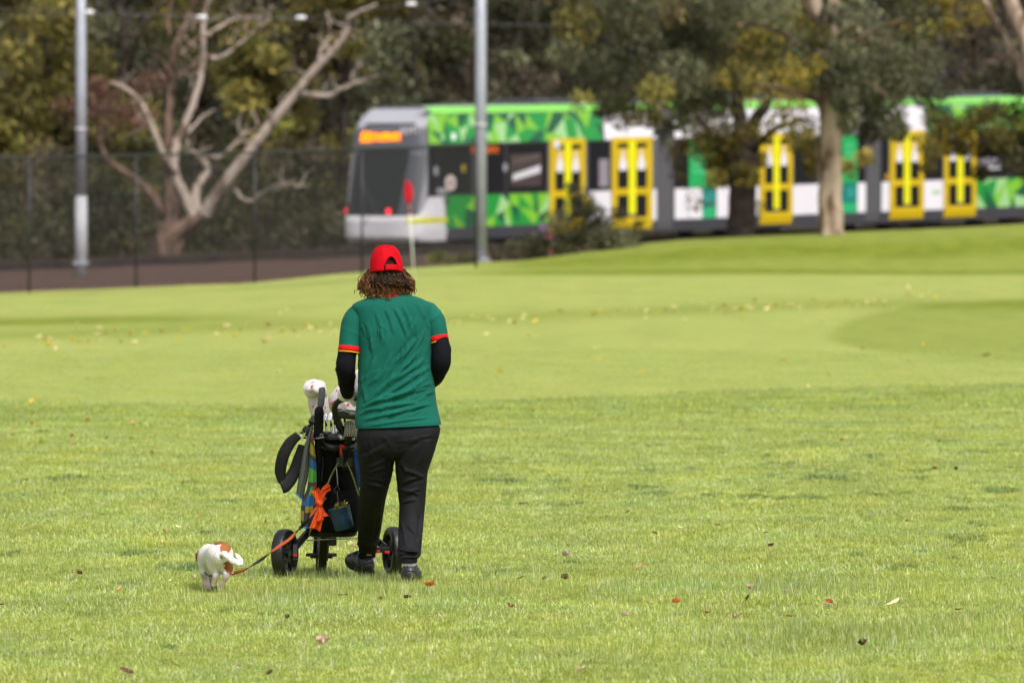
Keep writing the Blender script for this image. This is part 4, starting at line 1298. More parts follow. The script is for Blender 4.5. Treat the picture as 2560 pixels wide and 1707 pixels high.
K = lambda v: (lambda h: v)
cab_patch('cab_shell', m_tshell, K(0), K(1), .30, 3.86, 0, 56, 46)
cab_patch('bumper', m_twhite, K(0), K(1), .32, .97, .012, 56, 12)
cab_patch('bumper_corner', m_twhite, K(0.0), lambda h: .24 - .13 * ((h - .97) / .5) ** .6, .97, 1.47, .012, 16, 8)
cab_patch('bumper_corner', m_twhite, lambda h: .86 + .06 * ((h - .97) / .5), K(1.0), .97, 1.3, .012, 16, 8)
ws = cab_patch('windscreen', m_wscreen, lambda h: .235 - .06 * min(1, max(0, (h - 1.0) / 1.0)) , lambda h: .80, 1.0, 2.62, .012, 40, 24)
cab_patch('display_panel', m_wscreen, lambda h: .185, lambda h: .79, 2.66, 3.30, .014, 30, 10)
cab_patch('side_window', m_glass, K(0.0), lambda h: .125 - .035 * (h - 1.5) / 1.36, 1.5, 2.86, .012, 10, 12)
cab_patch('white_pillar', m_twhite, lambda h: .70 , lambda h: .755, 1.35, 2.6, .022, 8, 12)
cab_patch('yellow_stripe', m_tyel, K(0.0), K(.36), .79, .94, .018, 30, 3)
cab_patch('windscreen_dark_patch', m_wdark, lambda h: .45 - .06 * (h - 1) / 1.7, lambda h: .66 - .02 * (h - 1), 1.02, 2.74, .02, 20, 12)  # part of the windscreen without sky reflection, painted on as a darker patch
cab_patch('livery_panel', M('livery_green', (.03, .38, .045), rough=.3, var=.1, coat=.3), K(0.0), lambda h: .085 - .03 * (h - 2.87) / .7, 2.87, 3.40, .014, 10, 8)
cab_patch('yellow_stripe', m_tyel, K(.70), K(1.0), .79, .94, .018, 22, 3)


def phi_of(px, h):
    best = None
    for ph in np.linspace(0.02, .98, 481):
        p = cabp(ph, h)
        q_ = 1280 + p[0] / p[1] * FPX
        # visible part only: the normal must face the camera
        if best is None or abs(q_ - px) < best[0]:
            if ph < .9: best = (abs(q_ - px), ph)
    return best[1]


def cab_disc(name, px, h, r, m):
    ph = phi_of(px, h); c = cabp(ph, h, .03); a_ = cabp(ph + .02, h, .03) - c; a_ /= np.linalg.norm(a_)
    nrm = np.cross(a_, (0, 0, 1)); nrm = nrm if nrm[1] < 0 else -nrm
    ring = [c + r * (math.cos(t) * a_ + math.sin(t) * np.array([0, 0, 1])) for t in np.linspace(0, 2 * math.pi, 16, endpoint=False)]
    return np_mesh(name, ring + [p - nrm * .05 for p in ring], [tuple(range(16))] + [(j, 16 + j, 16 + (j + 1) % 16, (j + 1) % 16) for j in range(16)], m, tram, smooth=False)
cab_disc('tail_lamp', 873, 1.10, .075, m_tail)
cab_disc('tail_lamp', 972, 1.10, .075, m_tail)
# destination display: amber dots
mb = MB()
pa, pb = phi_of(904, 3.0), phi_of(1004, 3.0)
nx = 46
pat = RNG.uniform(size=(nx, 9)) < .8
for i in range(nx):
    if i % 15 == 14: continue
    for j in range(9):
        if (j in (0, 8)) and i > 26: continue
        if not pat[i, j]: continue
        ph = pa + (pb - pa) * i / nx; dp = (pb - pa) / nx * .93; h = 2.92 + j * .031
        mb.add([cabp(ph, h, .03), cabp(ph + dp, h, .03), cabp(ph + dp, h + .028, .03), cabp(ph, h + .028, .03)], [(0, 1, 2, 3)])
mb.build('destination_display', m_led, tram)
cab_patch('wiper_box', m_black, lambda h: .36, lambda h: .6, 3.33, 3.42, .01, 12, 3)
mb = MB(); pw = phi_of(915, 1.3)
mb.tube([cabp(.5, 1.02, .03), cabp(.52, 1.6, .035), cabp(.56, 2.1, .03)], .015, 6); mb.build('wiper', m_black, tram)
def text_mesh(name, body, origin, xdir, zdir, size, m, parent):
    cu = bpy.data.curves.new(name, 'FONT'); cu.body = body; cu.size = size; cu.extrude = 0.004
    to = bpy.data.objects.new(name, cu); COL.objects.link(to)
    bpy.context.view_layer.update()
    me = bpy.data.meshes.new_from_object(to.evaluated_get(bpy.context.evaluated_depsgraph_get()))
    bpy.data.objects.remove(to); bpy.data.curves.remove(cu)
    n = np.cross(xdir, zdir)
    base = ORG[parent.name]
    for v in me.vertices:
        p = np.array(origin) + v.co.x * np.array(xdir) + v.co.y * np.array(zdir) + v.co.z * n - base
        v.co = p
    me.name = name
    return link_mesh(name, me, m, parent)
ux = np.array([U[0], U[1], .0164]); ux /= np.linalg.norm(ux)
ph = phi_of(1004, 3.3)
c0 = cabp(.12, 3.22, .03); c1 = cabp(.03, 3.22, .03); xd = c1 - c0; xd /= np.linalg.norm(xd)
c0 = cabp(phi_of(1003, 3.2), 3.13, .06); c1 = cabp(phi_of(1046, 3.2), 3.13, .06); xd = c1 - c0; xd /= np.linalg.norm(xd)
text_mesh('fleet_number', '6041', c0, xd, (-.05, -.1, 1), .30, m_twhite, tram)
text_mesh('fleet_number', '6041', W(.52, bn(1.5) + .035, 1.54), ux, (0, 0, 1), .24, m_twhite, tram)
text_mesh('emblem', '>', cabp(phi_of(915, .85), .78, .03), (.59, -.8, 0), (0, 0, 1), .3, M('emblem_pink', (.6, .25, .3), var=0), tram)

# ------------------------------------------------------------------ the walker
PD = 44.4
KP = FPX / PD                       # pixels per metre at the walker
m_skin = M('skin', (0.52, 0.30, 0.22), rough=0.6, var=0.08, vscale=20)
m_shirt = M('green_polo_cotton', (0.0055, 0.098, 0.072), rough=0.85, spec=0.12, var=0.16, vscale=7, bump=0.3, bscale=900, bdist=0.001, sheen=0.03)
m_red = M('red_cotton', (0.50, 0.006, 0.006), rough=0.8, spec=0.15, var=0.06, bump=0.2, bscale=700, bdist=0.001)
m_capred = M('red_cap_cotton', (0.46, 0.0018, 0.009), rough=0.8, spec=0.1, var=0.1, vscale=30, bump=0.25, bscale=800, bdist=0.001)
m_yelc = M('yellow_trim', (0.75, 0.42, 0.03), rough=0.8, var=0)
m_knit = M('black_knit', (0.0042, 0.0042, 0.007), rough=0.85, spec=0.12, var=0.15, vscale=40, bump=0.3, bscale=300, bdist=0.002)
m_trouser = M('black_trouser_cotton', (0.0082, 0.0082, 0.0100), rough=0.75, spec=0.16, var=0.2, vscale=25, bump=0.25, bscale=500, bdist=0.001)
m_glove = M('white_leather_glove', (0.66, 0.66, 0.60), rough=0.6, spec=0.3, var=0.1, vscale=40, bump=0.3, bscale=120, bdist=0.002)
m_sock = M('white_sock', (0.72, 0.72, 0.76), rough=0.9, var=0.08, vscale=60, bump=0.4, bscale=200, bdist=0.002)
m_shoe = M('black_shoe_leather', (0.016, 0.016, 0.017), rough=0.42, spec=0.45, var=0.2, vscale=30, bump=0.3, bscale=90, bdist=0.003)
m_sole = M('black_shoe_sole', (0.02, 0.02, 0.02), rough=0.8, var=0.3, vscale=50)
m_hair = M('brown_hair', attr=True, rough=0.6, spec=0.1, var=0.15, vscale=60)

person = thing('person', 'person in red cap, green polo and black trousers walking away pushing a trolley', 'person', (P(990, 1460, PD)[0], PD, 0))

# ---- the body, one continuous surface under the clothes
def pt(px, py, d): return P(px, py, d)
HEAD = pt(966, 668, PD + .03)


def body_sdf(X, Y, Z):
    d = None
    def u(v, k=.03):
        nonlocal d
        d = v if d is None else smin(d, v, k)
    u(sd_ell(X, Y, Z, HEAD + (0, .005, .0), (.072, .090, .088)))
    u(sd_ell(X, Y, Z, HEAD + (-.012, .045, -.065), (.052, .055, .06)), .03)           # jaw
    u(sd_cone(X, Y, Z, HEAD + (-.018, .098, -.01), HEAD + (-.022, .118, -.035), .010, .014), .012)   # nose
    for s in (-1, 1):
        u(sd_ell(X, Y, Z, HEAD + (s * .083, .012, -.022), (.012, .018, .030)), .008)   # ears
        u(sd_ell(X, Y, Z, HEAD + (s * .035 - .012, .085, -.05), (.022, .02, .02)), .02)   # cheeks
    u(sd_ell(X, Y, Z, HEAD + (-.02, .095, -.075), (.022, .012, .008)), .008)           # lips
    neck = pt(977, 735, PD)
    u(sd_cone(X, Y, Z, HEAD + (0, -.01, -.07), neck, .058, .062), .03)
    u(sd_cone(X, Y, Z, neck, pt(985, 800, PD), .06, .12), .05)
    u(sd_ell(X, Y, Z, pt(987, 850, PD), (.150, .085, .18)), .05)
    u(sd_ell(X, Y, Z, pt(990, 960, PD), (.140, .08, .16)), .05)
    u(sd_ell(X, Y, Z, pt(994, 1070, PD), (.145, .08, .08)), .05)
    # arms
    u(chain(X, Y, Z, [pt(892, 785, PD), pt(868, 915, PD - .03), pt(868, 985, PD + .17)], [.042, .032, .024], .02), .02)
    u(chain(X, Y, Z, [pt(1078, 782, PD), pt(1106, 903, PD - .05), pt(1072, 962, PD + .14), pt(1040, 968, PD + .24)], [.042, .032, .026, .024], .02), .02)
    # right hand with five fingers, in front of the belly
    h0 = pt(1036, 968, PD + .26)
    u(sd_ell(X, Y, Z, h0 + (-.02, .02, 0), (.042, .03, .02)), .012)
    for i in range(4):
        b = h0 + (-.045, .035 - .018 * i, .008)
        u(chain(X, Y, Z, [b, b + (-.035, .002, .006), b + (-.055 + .004 * abs(i - 1), .004, -.014)], [.0095, .0085, .007], .003), .006)
    u(chain(X, Y, Z, [h0 + (-.01, -.01, .012), h0 + (-.035, -.02, .03), h0 + (-.055, -.01, .032)], [.012, .010, .008], .003), .008)
    # legs
    for pts in ([pt(940, 1110, PD + .03), pt(932, 1245, PD + .18), pt(920, 1385, PD + .62)], [pt(1040, 1110, PD), pt(1032, 1245, PD + .04), pt(1022, 1400, PD - .14)]):
        u(chain(X, Y, Z, pts, [.058, .040, .026], .02), .03)
        f0 = pts[-1]
        u(sd_cone(X, Y, Z, f0, f0 + (0, .02, -.05), .026, .026), .02)
    u(sd_cone(X, Y, Z, pt(918, 1412, PD + .66), pt(890, 1412, PD + .76), .026, .022), .03)
    u(sd_cone(X, Y, Z, pt(1024, 1440, PD - .12), pt(1022, 1440, PD + .02), .026, .022), .03)
    return d
lo = np.array([P(835, 1480, PD)[0], PD - .28, -.01]); hi = np.array([P(1145, 1480, PD)[0], PD + .95, 1.78])
V, F = surfnet(body_sdf, lo, hi, 0.0125)
np_mesh('body', V, F, m_skin, person)

# ---- folds in cloth: ridges laid out on the cloth as seen flat (photo pixels)
def fold_field(folds, x, y):
    """sum of soft ridges; folds rows: x0, y0, x1, y1, width, height"""
    out = np.zeros_like(x)
    for (x0, y0, x1, y1, w, amp) in folds:
        L = math.hypot(x1 - x0, y1 - y0); ux_, uy_ = (x1 - x0) / L, (y1 - y0) / L
        t = ((x - x0) * ux_ + (y - y0) * uy_) / L
        bend = 4 * np.sin(t * 3.1) * (w / 6)
        q_ = -(x - x0) * uy_ + (y - y0) * ux_ + bend
        fade = np.clip(t / .25, 0, 1) * np.clip((1 - t) / .25, 0, 1)
        fade = fade * fade * (3 - 2 * fade)
        out += amp * fade * (np.exp(-(q_ / w) ** 2) - 0.55 * np.exp(-((q_ - 1.6 * w) / (1.3 * w)) ** 2))
    return out


def pxloft(rows, m, name, parent, nu=120, sub=6, folds=(), ex=2.3, cap_top=False, skew=0.0, smoothn=1):
    """rows: (py, x_left, x_right, d, half_depth)"""
    R = smooth_path(rows, sub)
    V, PXY = [], []
    for (py, xl, xr, d, hd) in R:
        k = FPX / d; cx = (xl + xr) / 2; hw = (xr - xl) / 2 / k
        c = P(cx, py, d)
        a = np.linspace(0, 2 * math.pi, nu, endpoint=False)
        ca, sa = np.cos(a), np.sin(a)
        x = np.sign(ca) * np.abs(ca) ** (2 / ex) * hw; y = np.sign(sa) * np.abs(sa) ** (2 / ex) * hd
        z = np.full(nu, c[2]) + skew * x
        V.append(np.column_stack([c[0] + x, d + y, z])); PXY.append(np.column_stack([cx + x * k, np.full(nu, py) - skew * x * k, sa]))
    V = np.array(V); Q = np.array(PXY)
    if len(folds):
        dispv = fold_field(folds, Q[..., 0] + np.where(Q[..., 2] > 0, 37, 0), Q[..., 1])
        ctr = V.mean(1, keepdims=True)
        nrm = V - ctr; nrm[..., 2] = 0
        nrm /= np.linalg.norm(nrm, axis=2, keepdims=True) + 1e-9
        back = np.clip(np.abs(Q[..., 2]) / .55, 0, 1) ** 1.5 * .85 + .15
        V = V + nrm * (dispv * back)[..., None]
    n = len(R)
    F = [tuple(f) for f in grid_faces(n, nu, True)]
    VV = V.reshape(-1, 3)
    if cap_top: F.append(tuple(range(nu)))
    return VV, F


# shirt torso
rows = [(731, 955, 1003, PD + .01, .055), (738, 944, 1024, PD, .072), (744, 925, 1044, PD, .085), (751, 904, 1061, PD, .095), (759, 887, 1075, PD, .105), (769, 880, 1083, PD, .112), (790, 886, 1083, PD, .122), (830, 892, 1081, PD, .13), (873, 896, 1080, PD, .128),
        (924, 896, 1082, PD, .126), (976, 895, 1087, PD, .126), (1010, 892, 1091, PD, .13), (1040, 889, 1097, PD, .135), (1058, 889, 1101, PD, .138), (1066, 891, 1102, PD, .137)]
zf = lambda x, y: (640 + x / 2.904, 580 + y / 2.904)
def Z1(x0, y0, x1, y1, w, a): return (*zf(x0, y0), *zf(x1, y1), w, a)
sf = [Z1(1000, 530, 1110, 790, 5, .006), Z1(1060, 520, 1150, 760, 5, .005), Z1(940, 540, 1010, 760, 6, .004), Z1(1130, 620, 1180, 800, 5, .005), Z1(1190, 740, 990, 960, 6, .008), Z1(1230, 690, 1120, 900, 5, .006),
      Z1(1210, 820, 840, 1200, 7, .009), Z1(1240, 900, 980, 1080, 6, .007), Z1(1000, 860, 820, 1120, 6, .006), Z1(1190, 1000, 800, 1270, 6, .009), Z1(1260, 1040, 960, 1200, 6, .008), Z1(1270, 960, 1110, 1050, 5, .006),
      Z1(790, 1250, 1290, 1120, 6, .008), Z1(760, 1300, 1200, 1230, 6, .008), Z1(900, 1340, 1300, 1240, 6, .007), Z1(760, 1360, 1080, 1300, 5, .005), Z1(1040, 1170, 1300, 1090, 5, .006), Z1(880, 880, 790, 1080, 6, .006),
      Z1(800, 640, 860, 900, 7, .004), Z1(870, 560, 930, 830, 7, .004), Z1(770, 1060, 800, 1250, 5, .005), Z1(1110, 780, 1040, 980, 5, .006), Z1(960, 960, 860, 1090, 5, .006), Z1(1130, 1130, 900, 1230, 5, .006), Z1(780, 1400, 1300, 1345, 4, .003),
      Z1(1250, 600, 1240, 880, 6, .005), Z1(1160, 500, 1220, 640, 6, .005), Z1(1220, 1180, 1310, 1160, 5, .005), Z1(830, 1000, 740, 1210, 6, .006)]
r_ = np.random.default_rng(12)
for _ in range(70):
    x, y = r_.uniform(780, 1270), r_.uniform(620, 1330)
    t = (y - 620) / 710; ang = math.radians(100 - 75 * t + r_.normal(0, 16))
    L = r_.uniform(50, 150)
    dx, dy = L * math.cos(ang), L * math.sin(ang)
    if y > 760: dx = -abs(dx)
    sf.append(Z1(x - dx / 2, y - dy / 2, x + dx / 2, y + dy / 2, r_.uniform(2.5, 4.5), r_.uniform(.0015, .004)))
sf = [(a, b, c, d, w * .78, h * 1.45) for a, b, c, d, w, h in sf]
V, F = pxloft(rows, m_shirt, 'shirt', person, nu=300, sub=17, folds=sf, ex=2.35, skew=0.0)
# the hem dips at the left side and rises to the right, as it hangs
kz = V[:, 2]; zb, zt = kz.min(), P(990, 1000, PD)[2]
w_ = np.clip((zt - kz) / (zt - zb), 0, 1)
V[:, 2] -= w_ * (0.010 * (P(997, 0, PD)[0] - V[:, 0]) / .22 * 1.0)
shirt = np_mesh('polo_shirt', V, F, m_shirt, person)
md = shirt.modifiers.new('cloth', 'SOLIDIFY'); md.thickness = .0025
# stitched hem
n = 300
hem = V[-n:] + np.array([0, 0, .012])
mb = MB(); ring = np.vstack([hem, hem[:1]])
cen = ring.mean(0); ring = ring + (ring - cen) * np.array([.006, .012, 0])
mb.tube(ring, .0011, 4, False); mb.build('hem_stitch', m_shirt, shirt, smooth=True)
# collar
V, F = pxloft([(723, 948, 998, PD + .01, .066), (730, 944, 1006, PD + .005, .072), (738, 938, 1014, PD, .082), (741, 937, 1016, PD, .086)], m_red, 'collar', person, nu=60, sub=4, ex=2.1)
c_ = np_mesh('collar', V, F, m_red, shirt); c_.modifiers.new('cloth', 'SOLIDIFY').thickness = .003


def sleeve(pts, rad, folds_n, seed, cuff_from):
    """a sleeve tube with small creases; the last stretch carries the red and yellow bands"""
    r = np.random.default_rng(seed)
    path = smooth_path(pts, 12); rr = smooth_path(np.array(rad)[:, None], 12)[:, 0]
    seg = 48
    V, F = tube(path, rr, seg, False)
    V = np.array(V).reshape(len(path), seg, 3)
    a = np.linspace(0, 2 * math.pi, seg, endpoint=False)[None]; s = np.linspace(0, 1, len(path))[:, None]
    dsp = np.zeros((len(path), seg))
    for _ in range(folds_n):
        a0, s0 = r.uniform(0, 6.28), r.uniform(.1, .85); tilt = r.uniform(-.12, .12)
        da = (a - a0 + math.pi) % (2 * math.pi) - math.pi
        dsp += r.uniform(-.004, .005) * np.exp(-(da / r.uniform(.5, 1.1)) ** 2) * np.exp(-((s - s0 - tilt * da) / r.uniform(.025, .06)) ** 2)
    V = V + (V - path[:, None, :]) / rr[:, None, None] * dsp[..., None]
    return V, F, path, rr, seg


for (pts, rad, seed) in (([pt(935, 790, PD), pt(905, 786, PD), pt(888, 803, PD - .005), pt(877, 840, PD - .015), pt(872.5, 879, PD - .025)], [.045, .060, .066, .059, .0545], 3),
                         ([pt(1035, 785, PD), pt(1062, 780, PD), pt(1081, 797, PD - .01), pt(1093, 825, PD - .025), pt(1099, 853, PD - .035)], [.045, .058, .062, .052, .0462], 4)):
    V, F, path, rr, seg = sleeve(pts, rad, 16, seed, .8)
    slv = np_mesh('sleeve', V.reshape(-1, 3), F, m_shirt, shirt)
    slv.modifiers.new('cloth', 'SOLIDIFY').thickness = .003
    T = path[-1] - path[-4]; T /= np.linalg.norm(T)
    # sleeve end ring leans as in the photo
    mbv, _ = tube([path[-1] - T * .028, path[-1] - T * .010, path[-1] + T * .001], [rr[-1] + .0032, rr[-1] + .0036, rr[-1] + .0036], seg, False)
    o = np_mesh('cuff_band', mbv, grid_faces(3, seg, True), m_red, slv); o.modifiers.new('cloth', 'SOLIDIFY').thickness = .003
    mbv, _ = tube([path[-1] + T * .0015, path[-1] + T * .0065], [rr[-1] + .0036, rr[-1] + .0034], seg, False)
    o = np_mesh('cuff_piping', mbv, grid_faces(2, seg, True), m_yelc, slv); o.modifiers.new('cloth', 'SOLIDIFY').thickness = .003

# black under-sleeves
for (pts, rad, seed) in (([pt(873, 860, PD - .02), pt(867, 890, PD - .03), pt(865, 918, PD - .035), pt(866, 945, PD + .03), pt(867, 968, PD + .10), pt(869, 985, PD + .155)], [.047, .049, .0495, .046, .040, .032], 8),
                         ([pt(1098, 838, PD - .03), pt(1103, 870, PD - .05), pt(1104, 902, PD - .06), pt(1096, 925, PD - .01), pt(1083, 947, PD + .06), pt(1064, 962, PD + .14), pt(1040, 967, PD + .22)], [.044, .047, .049, .046, .042, .036, .031], 9)):
    V, F, path, rr, seg = sleeve(pts, rad, 40, seed, .9)
    np_mesh('undershirt_sleeve', V.reshape(-1, 3), F, m_knit, person)

# trousers: seat and two legs
zp = lambda x, y: (640 + x / 3.485, 1050 + y / 3.485)
def Z2(x0, y0, x1, y1, w, a): return (*zp(x0, y0), *zp(x1, y1), w, a)
pf = [Z2(1220, 200, 1560, 130, 5, .004), Z2(1180, 180, 900, 330, 6, .004), Z2(1210, 250, 1450, 160, 5, .004), Z2(1190, 300, 950, 420, 6, .004), Z2(960, 470, 1170, 400, 5, .005), Z2(930, 540, 1160, 600, 5, .007), Z2(920, 590, 1120, 570, 5, .006), Z2(950, 500, 1150, 540, 4, .005),
      Z2(920, 660, 1100, 720, 5, .004), Z2(1250, 420, 1470, 500, 5, .006), Z2(1250, 560, 1470, 480, 5, .006), Z2(1240, 600, 1440, 650, 5, .005), Z2(1240, 660, 1450, 590, 5, .005), Z2(1260, 720, 1400, 690, 4, .004), Z2(900, 900, 960, 1090, 5, .005), Z2(1080, 800, 1040, 1060, 5, .005),
      Z2(1450, 800, 1420, 1080, 5, .006), Z2(1260, 850, 1300, 1100, 5, .004), Z2(890, 1060, 1060, 1100, 5, .008), Z2(885, 1110, 1050, 1080, 5, .008), Z2(900, 1150, 1050, 1160, 4, .006), Z2(1240, 1120, 1430, 1160, 5, .009), Z2(1235, 1170, 1430, 1130, 5, .008), Z2(1250, 1200, 1420, 1195, 4, .006), Z2(1310, 900, 1440, 1060, 5, .005),
      Z2(1230, 330, 1330, 480, 5, .004), Z2(1170, 330, 1150, 520, 5, .004), Z2(1500, 150, 1420, 380, 6, .004), Z2(1000, 140, 980, 360, 6, .003), Z2(960, 960, 1080, 1000, 4, .004), Z2(1000, 680, 1100, 790, 4, .004)]
pf = [(a, b, c, d, w * .8, h * 1.7) for a, b, c, d, w, h in pf]
legs = []
LEFT = [(1080, 905, 980, PD + .0, .08), (1100, 893, 992, PD + .01, .122), (1136, 894, 989, PD + .035, .118), (1165, 897, 984, PD + .06, .108), (1193, 899, 979, PD + .09, .098), (1233, 899, 968, PD + .15, .088), (1268, 896, 961, PD + .23, .084), (1294, 895, 957, PD + .31, .082), (1322, 895, 953, PD + .41, .080), (1351, 894, 947, PD + .50, .076),
        (1368, 896, 943, PD + .56, .070), (1378, 897, 942, PD + .60, .064), (1383, 899, 939, PD + .62, .052), (1392, 900, 938, PD + .635, .050)]
RIGHT = [(1080, 1000, 1085, PD, .08), (1095, 984, 1094, PD, .120), (1110, 984, 1091, PD + .005, .122), (1136, 986, 1084, PD + .01, .115), (1179, 989, 1070, PD + .03, .100), (1208, 992, 1067, PD + .04, .092), (1236, 995, 1065, PD + .045, .086), (1262, 998, 1063, PD + .04, .084), (1294, 997, 1060, PD + .02, .083), (1325, 996, 1057, PD - .02, .082), (1351, 995, 1055, PD - .07, .080),
         (1375, 995, 1053, PD - .11, .076), (1389, 995, 1051, PD - .135, .070), (1396, 997, 1044, PD - .145, .053), (1405, 998, 1042, PD - .15, .051)]
tr = None
for i, rows in enumerate((LEFT, RIGHT)):
    V, F = pxloft(rows, m_trouser, 'leg', person, nu=150, sub=12, folds=pf, ex=2.15)
    if tr is None:
        tr = np_mesh('trousers', V, F, m_trouser, person)
    else:
        np_mesh('trouser_leg', V, F, m_trouser, tr)
    e = np.array([V[-150:].mean(0)])
mb = None
for rows in (LEFT, RIGHT):                          # ribbed cuffs
    py, xl, xr, d, hd = rows[-1]
    V, F = pxloft([(py - 13, xl - .5, xr + .5, d, hd + .002), (py - 6, xl - 1.4, xr + 1.4, d, hd + .003), (py + 1, xl - .5, xr + .5, d, hd + .001), (py + 2, xl + 2, xr - 2, d, hd - .004)], m_trouser, 'cuff', person, nu=60, sub=3, ex=2.1)
    np_mesh('trouser_cuff', V, F, m_trouser, tr)
V, F = pxloft([(1046, 903, 1093, PD, .110), (1062, 900, 1097, PD, .120), (1072, 894, 1101, PD, .128), (1090, 892, 1098, PD, .132), (1112, 893, 1091, PD + .01, .130), (1130, 895, 1086, PD + .015, .118), (1143, 905, 1074, PD + .02, .090), (1152, 940, 1030, PD + .03, .05)], m_trouser, 'w', person, nu=140, sub=8,
    folds=pf + [Z2(1225, 90, 1205, 300, 3, -.008), Z2(1100, 130, 1190, 260, 5, .005), Z2(1400, 140, 1250, 270, 5, .005)], ex=2.5)
np_mesh('trouser_seat', V, F, m_trouser, tr)

# socks and shoes
for (px, py, d) in ((920, 1402, PD + .66), (1022, 1414, PD - .15)):
    mb = MB(); c = pt(px, py, d)
    mb.tube([c + (0, 0, .05), c + (0, 0, .0), c + (0, .01, -.03)], [.036, .037, .034], 20); mb.build('sock', m_sock, person, smooth=True)


def shoe(org, yaw, pitch, roll):
    """heel at org (ground point under the heel); +y is forward before turning"""
    R = Matrix.Rotation(yaw, 3, 'Z') @ Matrix.Rotation(pitch, 3, 'X') @ Matrix.Rotation(roll, 3, 'Y')
    R = np.array(R)
    def up_sdf(X, Y, Z):
        d = sd_ell(X, Y, Z, (0, .045, .052), (.040, .052, .050))
        d = smin(d, sd_ell(X, Y, Z, (0, .13, .05), (.044, .095, .046)), .03)
        d = smin(d, sd_ell(X, Y, Z, (.003, .215, .038), (.046, .065, .032)), .03)
        d = smin(d, sd_cone(X, Y, Z, (0, .04, .05), (0, .055, .083), .041, .037), .02)
        d = smin(d, sd_cone(X, Y, Z, (0, .09, .085), (0, .15, .07), .026, .03), .02)
        d = np.maximum(d, -sd_cone(X, Y, Z, (0, .05, .078), (0, .05, .2), .030, .034))       # opening
        return np.maximum(d, .016 - Z)
    V, F = surfnet(up_sdf, (-.07, -.03, 0), (.07, .31, .16), .0045)
    return R, V, F


def put_shoe(org, yaw, pitch, roll):
    R, V, F = shoe(org, yaw, pitch, roll)
    s_ = np_mesh('shoe', V @ R.T + org, F, m_shoe, person)
    # sole outline
    pts = [(0, -.014), (-.034, -.002), (-.041, .05), (-.036, .11), (-.046, .19), (-.040, .255), (-.012, .292), (.022, .288), (.046, .25), (.052, .19), (.040, .11), (.042, .05), (.034, -.002)]
    q_ = smooth_path(pts + [pts[0]], 4)[:-1]
    n = len(q_); V = []
    for (h, k) in ((0.0, .96), (.006, 1.0), (.017, 1.02), (.022, .97)):
        for (x, y) in q_: V.append((x * k, (y - .14) * k + .14, h + .016 * max(0, (y - .2) / .09) ** 2))
    F = [tuple(f) for f in grid_faces(4, n, True)] + [tuple(range(n))[::-1], tuple(range(3 * n, 4 * n))]
    np_mesh('sole', np.array(V) @ R.T + org, F, m_sole, s_)
    mb = MB()                                                             # stitched overlays and laces
    for k in range(5):
        y = .095 + .016 * k; z = .108 - .012 * k
        p = np.array([(-.024, y, z - .012), (0, y + .004, z + .003), (.024, y, z - .012)]) @ R.T + org
        mb.tube(smooth_path(p, 4), .0028, 5)
    mb.build('lace', m_knit, s_, smooth=True)
    mb = MB()
    for sx in (-1, 1):
        p = np.array([(sx * .030, -.004, .05), (sx * .044, .05, .042), (sx * .046, .12, .052), (sx * .034, .17, .066)]) @ R.T + org
        mb.tube(smooth_path(p, 5), .0026, 5)
    p = np.array([(-.030, .005, .07), (0, -.004, .076), (.030, .005, .07)]) @ R.T + org
    mb.tube(smooth_path(p, 5), .003, 5)
    mb.build('overlay_strip', m_sole, s_, smooth=True)
    # small metallic mark on the heel side
    p = np.array([(.018, -.0085, .045), (.026, -.006, .048), (.028, -.004, .056), (.022, -.006, .06), (.017, -.009, .056)]) @ R.T + org
    mb = MB(); mb.tube(smooth_path(p, 4), .0012, 4); mb.build('heel_mark', M('pale_gold_print', (.3, .24, .12), rough=.4, var=0), s_, smooth=True)
    return s_
put_shoe(np.array([P(923, 1440, PD + .63)[0], PD + .60, 0.010]), math.radians(22), math.radians(13), math.radians(-8))
put_shoe(np.array([P(1023, 1460, PD - .17)[0], PD - .21, 0.004]), math.radians(-4), math.radians(3), 0)

# ---- gloved left hand resting on the handle
HD = PD + .20
def gl(x, y, dd=0.0): return pt(740 + x / 7.84, 930 + y / 7.84, HD + dd)      # in the close-up's pixels


def glove_sdf(X, Y, Z):
    d = sd_cone(X, Y, Z, gl(955, 440, -.02), gl(1000, 450, .0), .038, .036)
    d = smin(d, sd_ell(X, Y, Z, gl(1050, 440, .02), (.040, .045, .028)), .02)
    d = smin(d, sd_ell(X, Y, Z, gl(1130, 410, .035), (.030, .042, .030)), .02)
    d = smin(d, sd_cone(X, Y, Z, gl(930, 465, -.01), gl(1060, 480, .0), .018, .02), .015)
    for i in range(4):                                     # fingers curl over and round the tube
        b = gl(1150, 385 + 6 * i, .065 - .024 * i)
        d = smin(d, chain(X, Y, Z, [b, b + np.array([.028, .004, -.012]), b + np.array([.030, .002, -.040]), b + np.array([.006, -.002, -.054]), b + np.array([-.012, -.004, -.050])],
                          [.0125, .0118, .0108, .0098, .0088], .003), .006)
    b = gl(1040, 470, -.02)                                # thumb passes under the tube
    d = smin(d, chain(X, Y, Z, [b, b + np.array([.012, -.018, -.025]), b + np.array([.028, -.012, -.046])], [.016, .0125, .010], .004), .01)
    return d
c = gl(1060, 440)
V, F = surfnet(glove_sdf, c - (.09, .13, .13), c + (.09, .14, .09), .0035)
g = np_mesh('glove', V, F, m_glove, person)

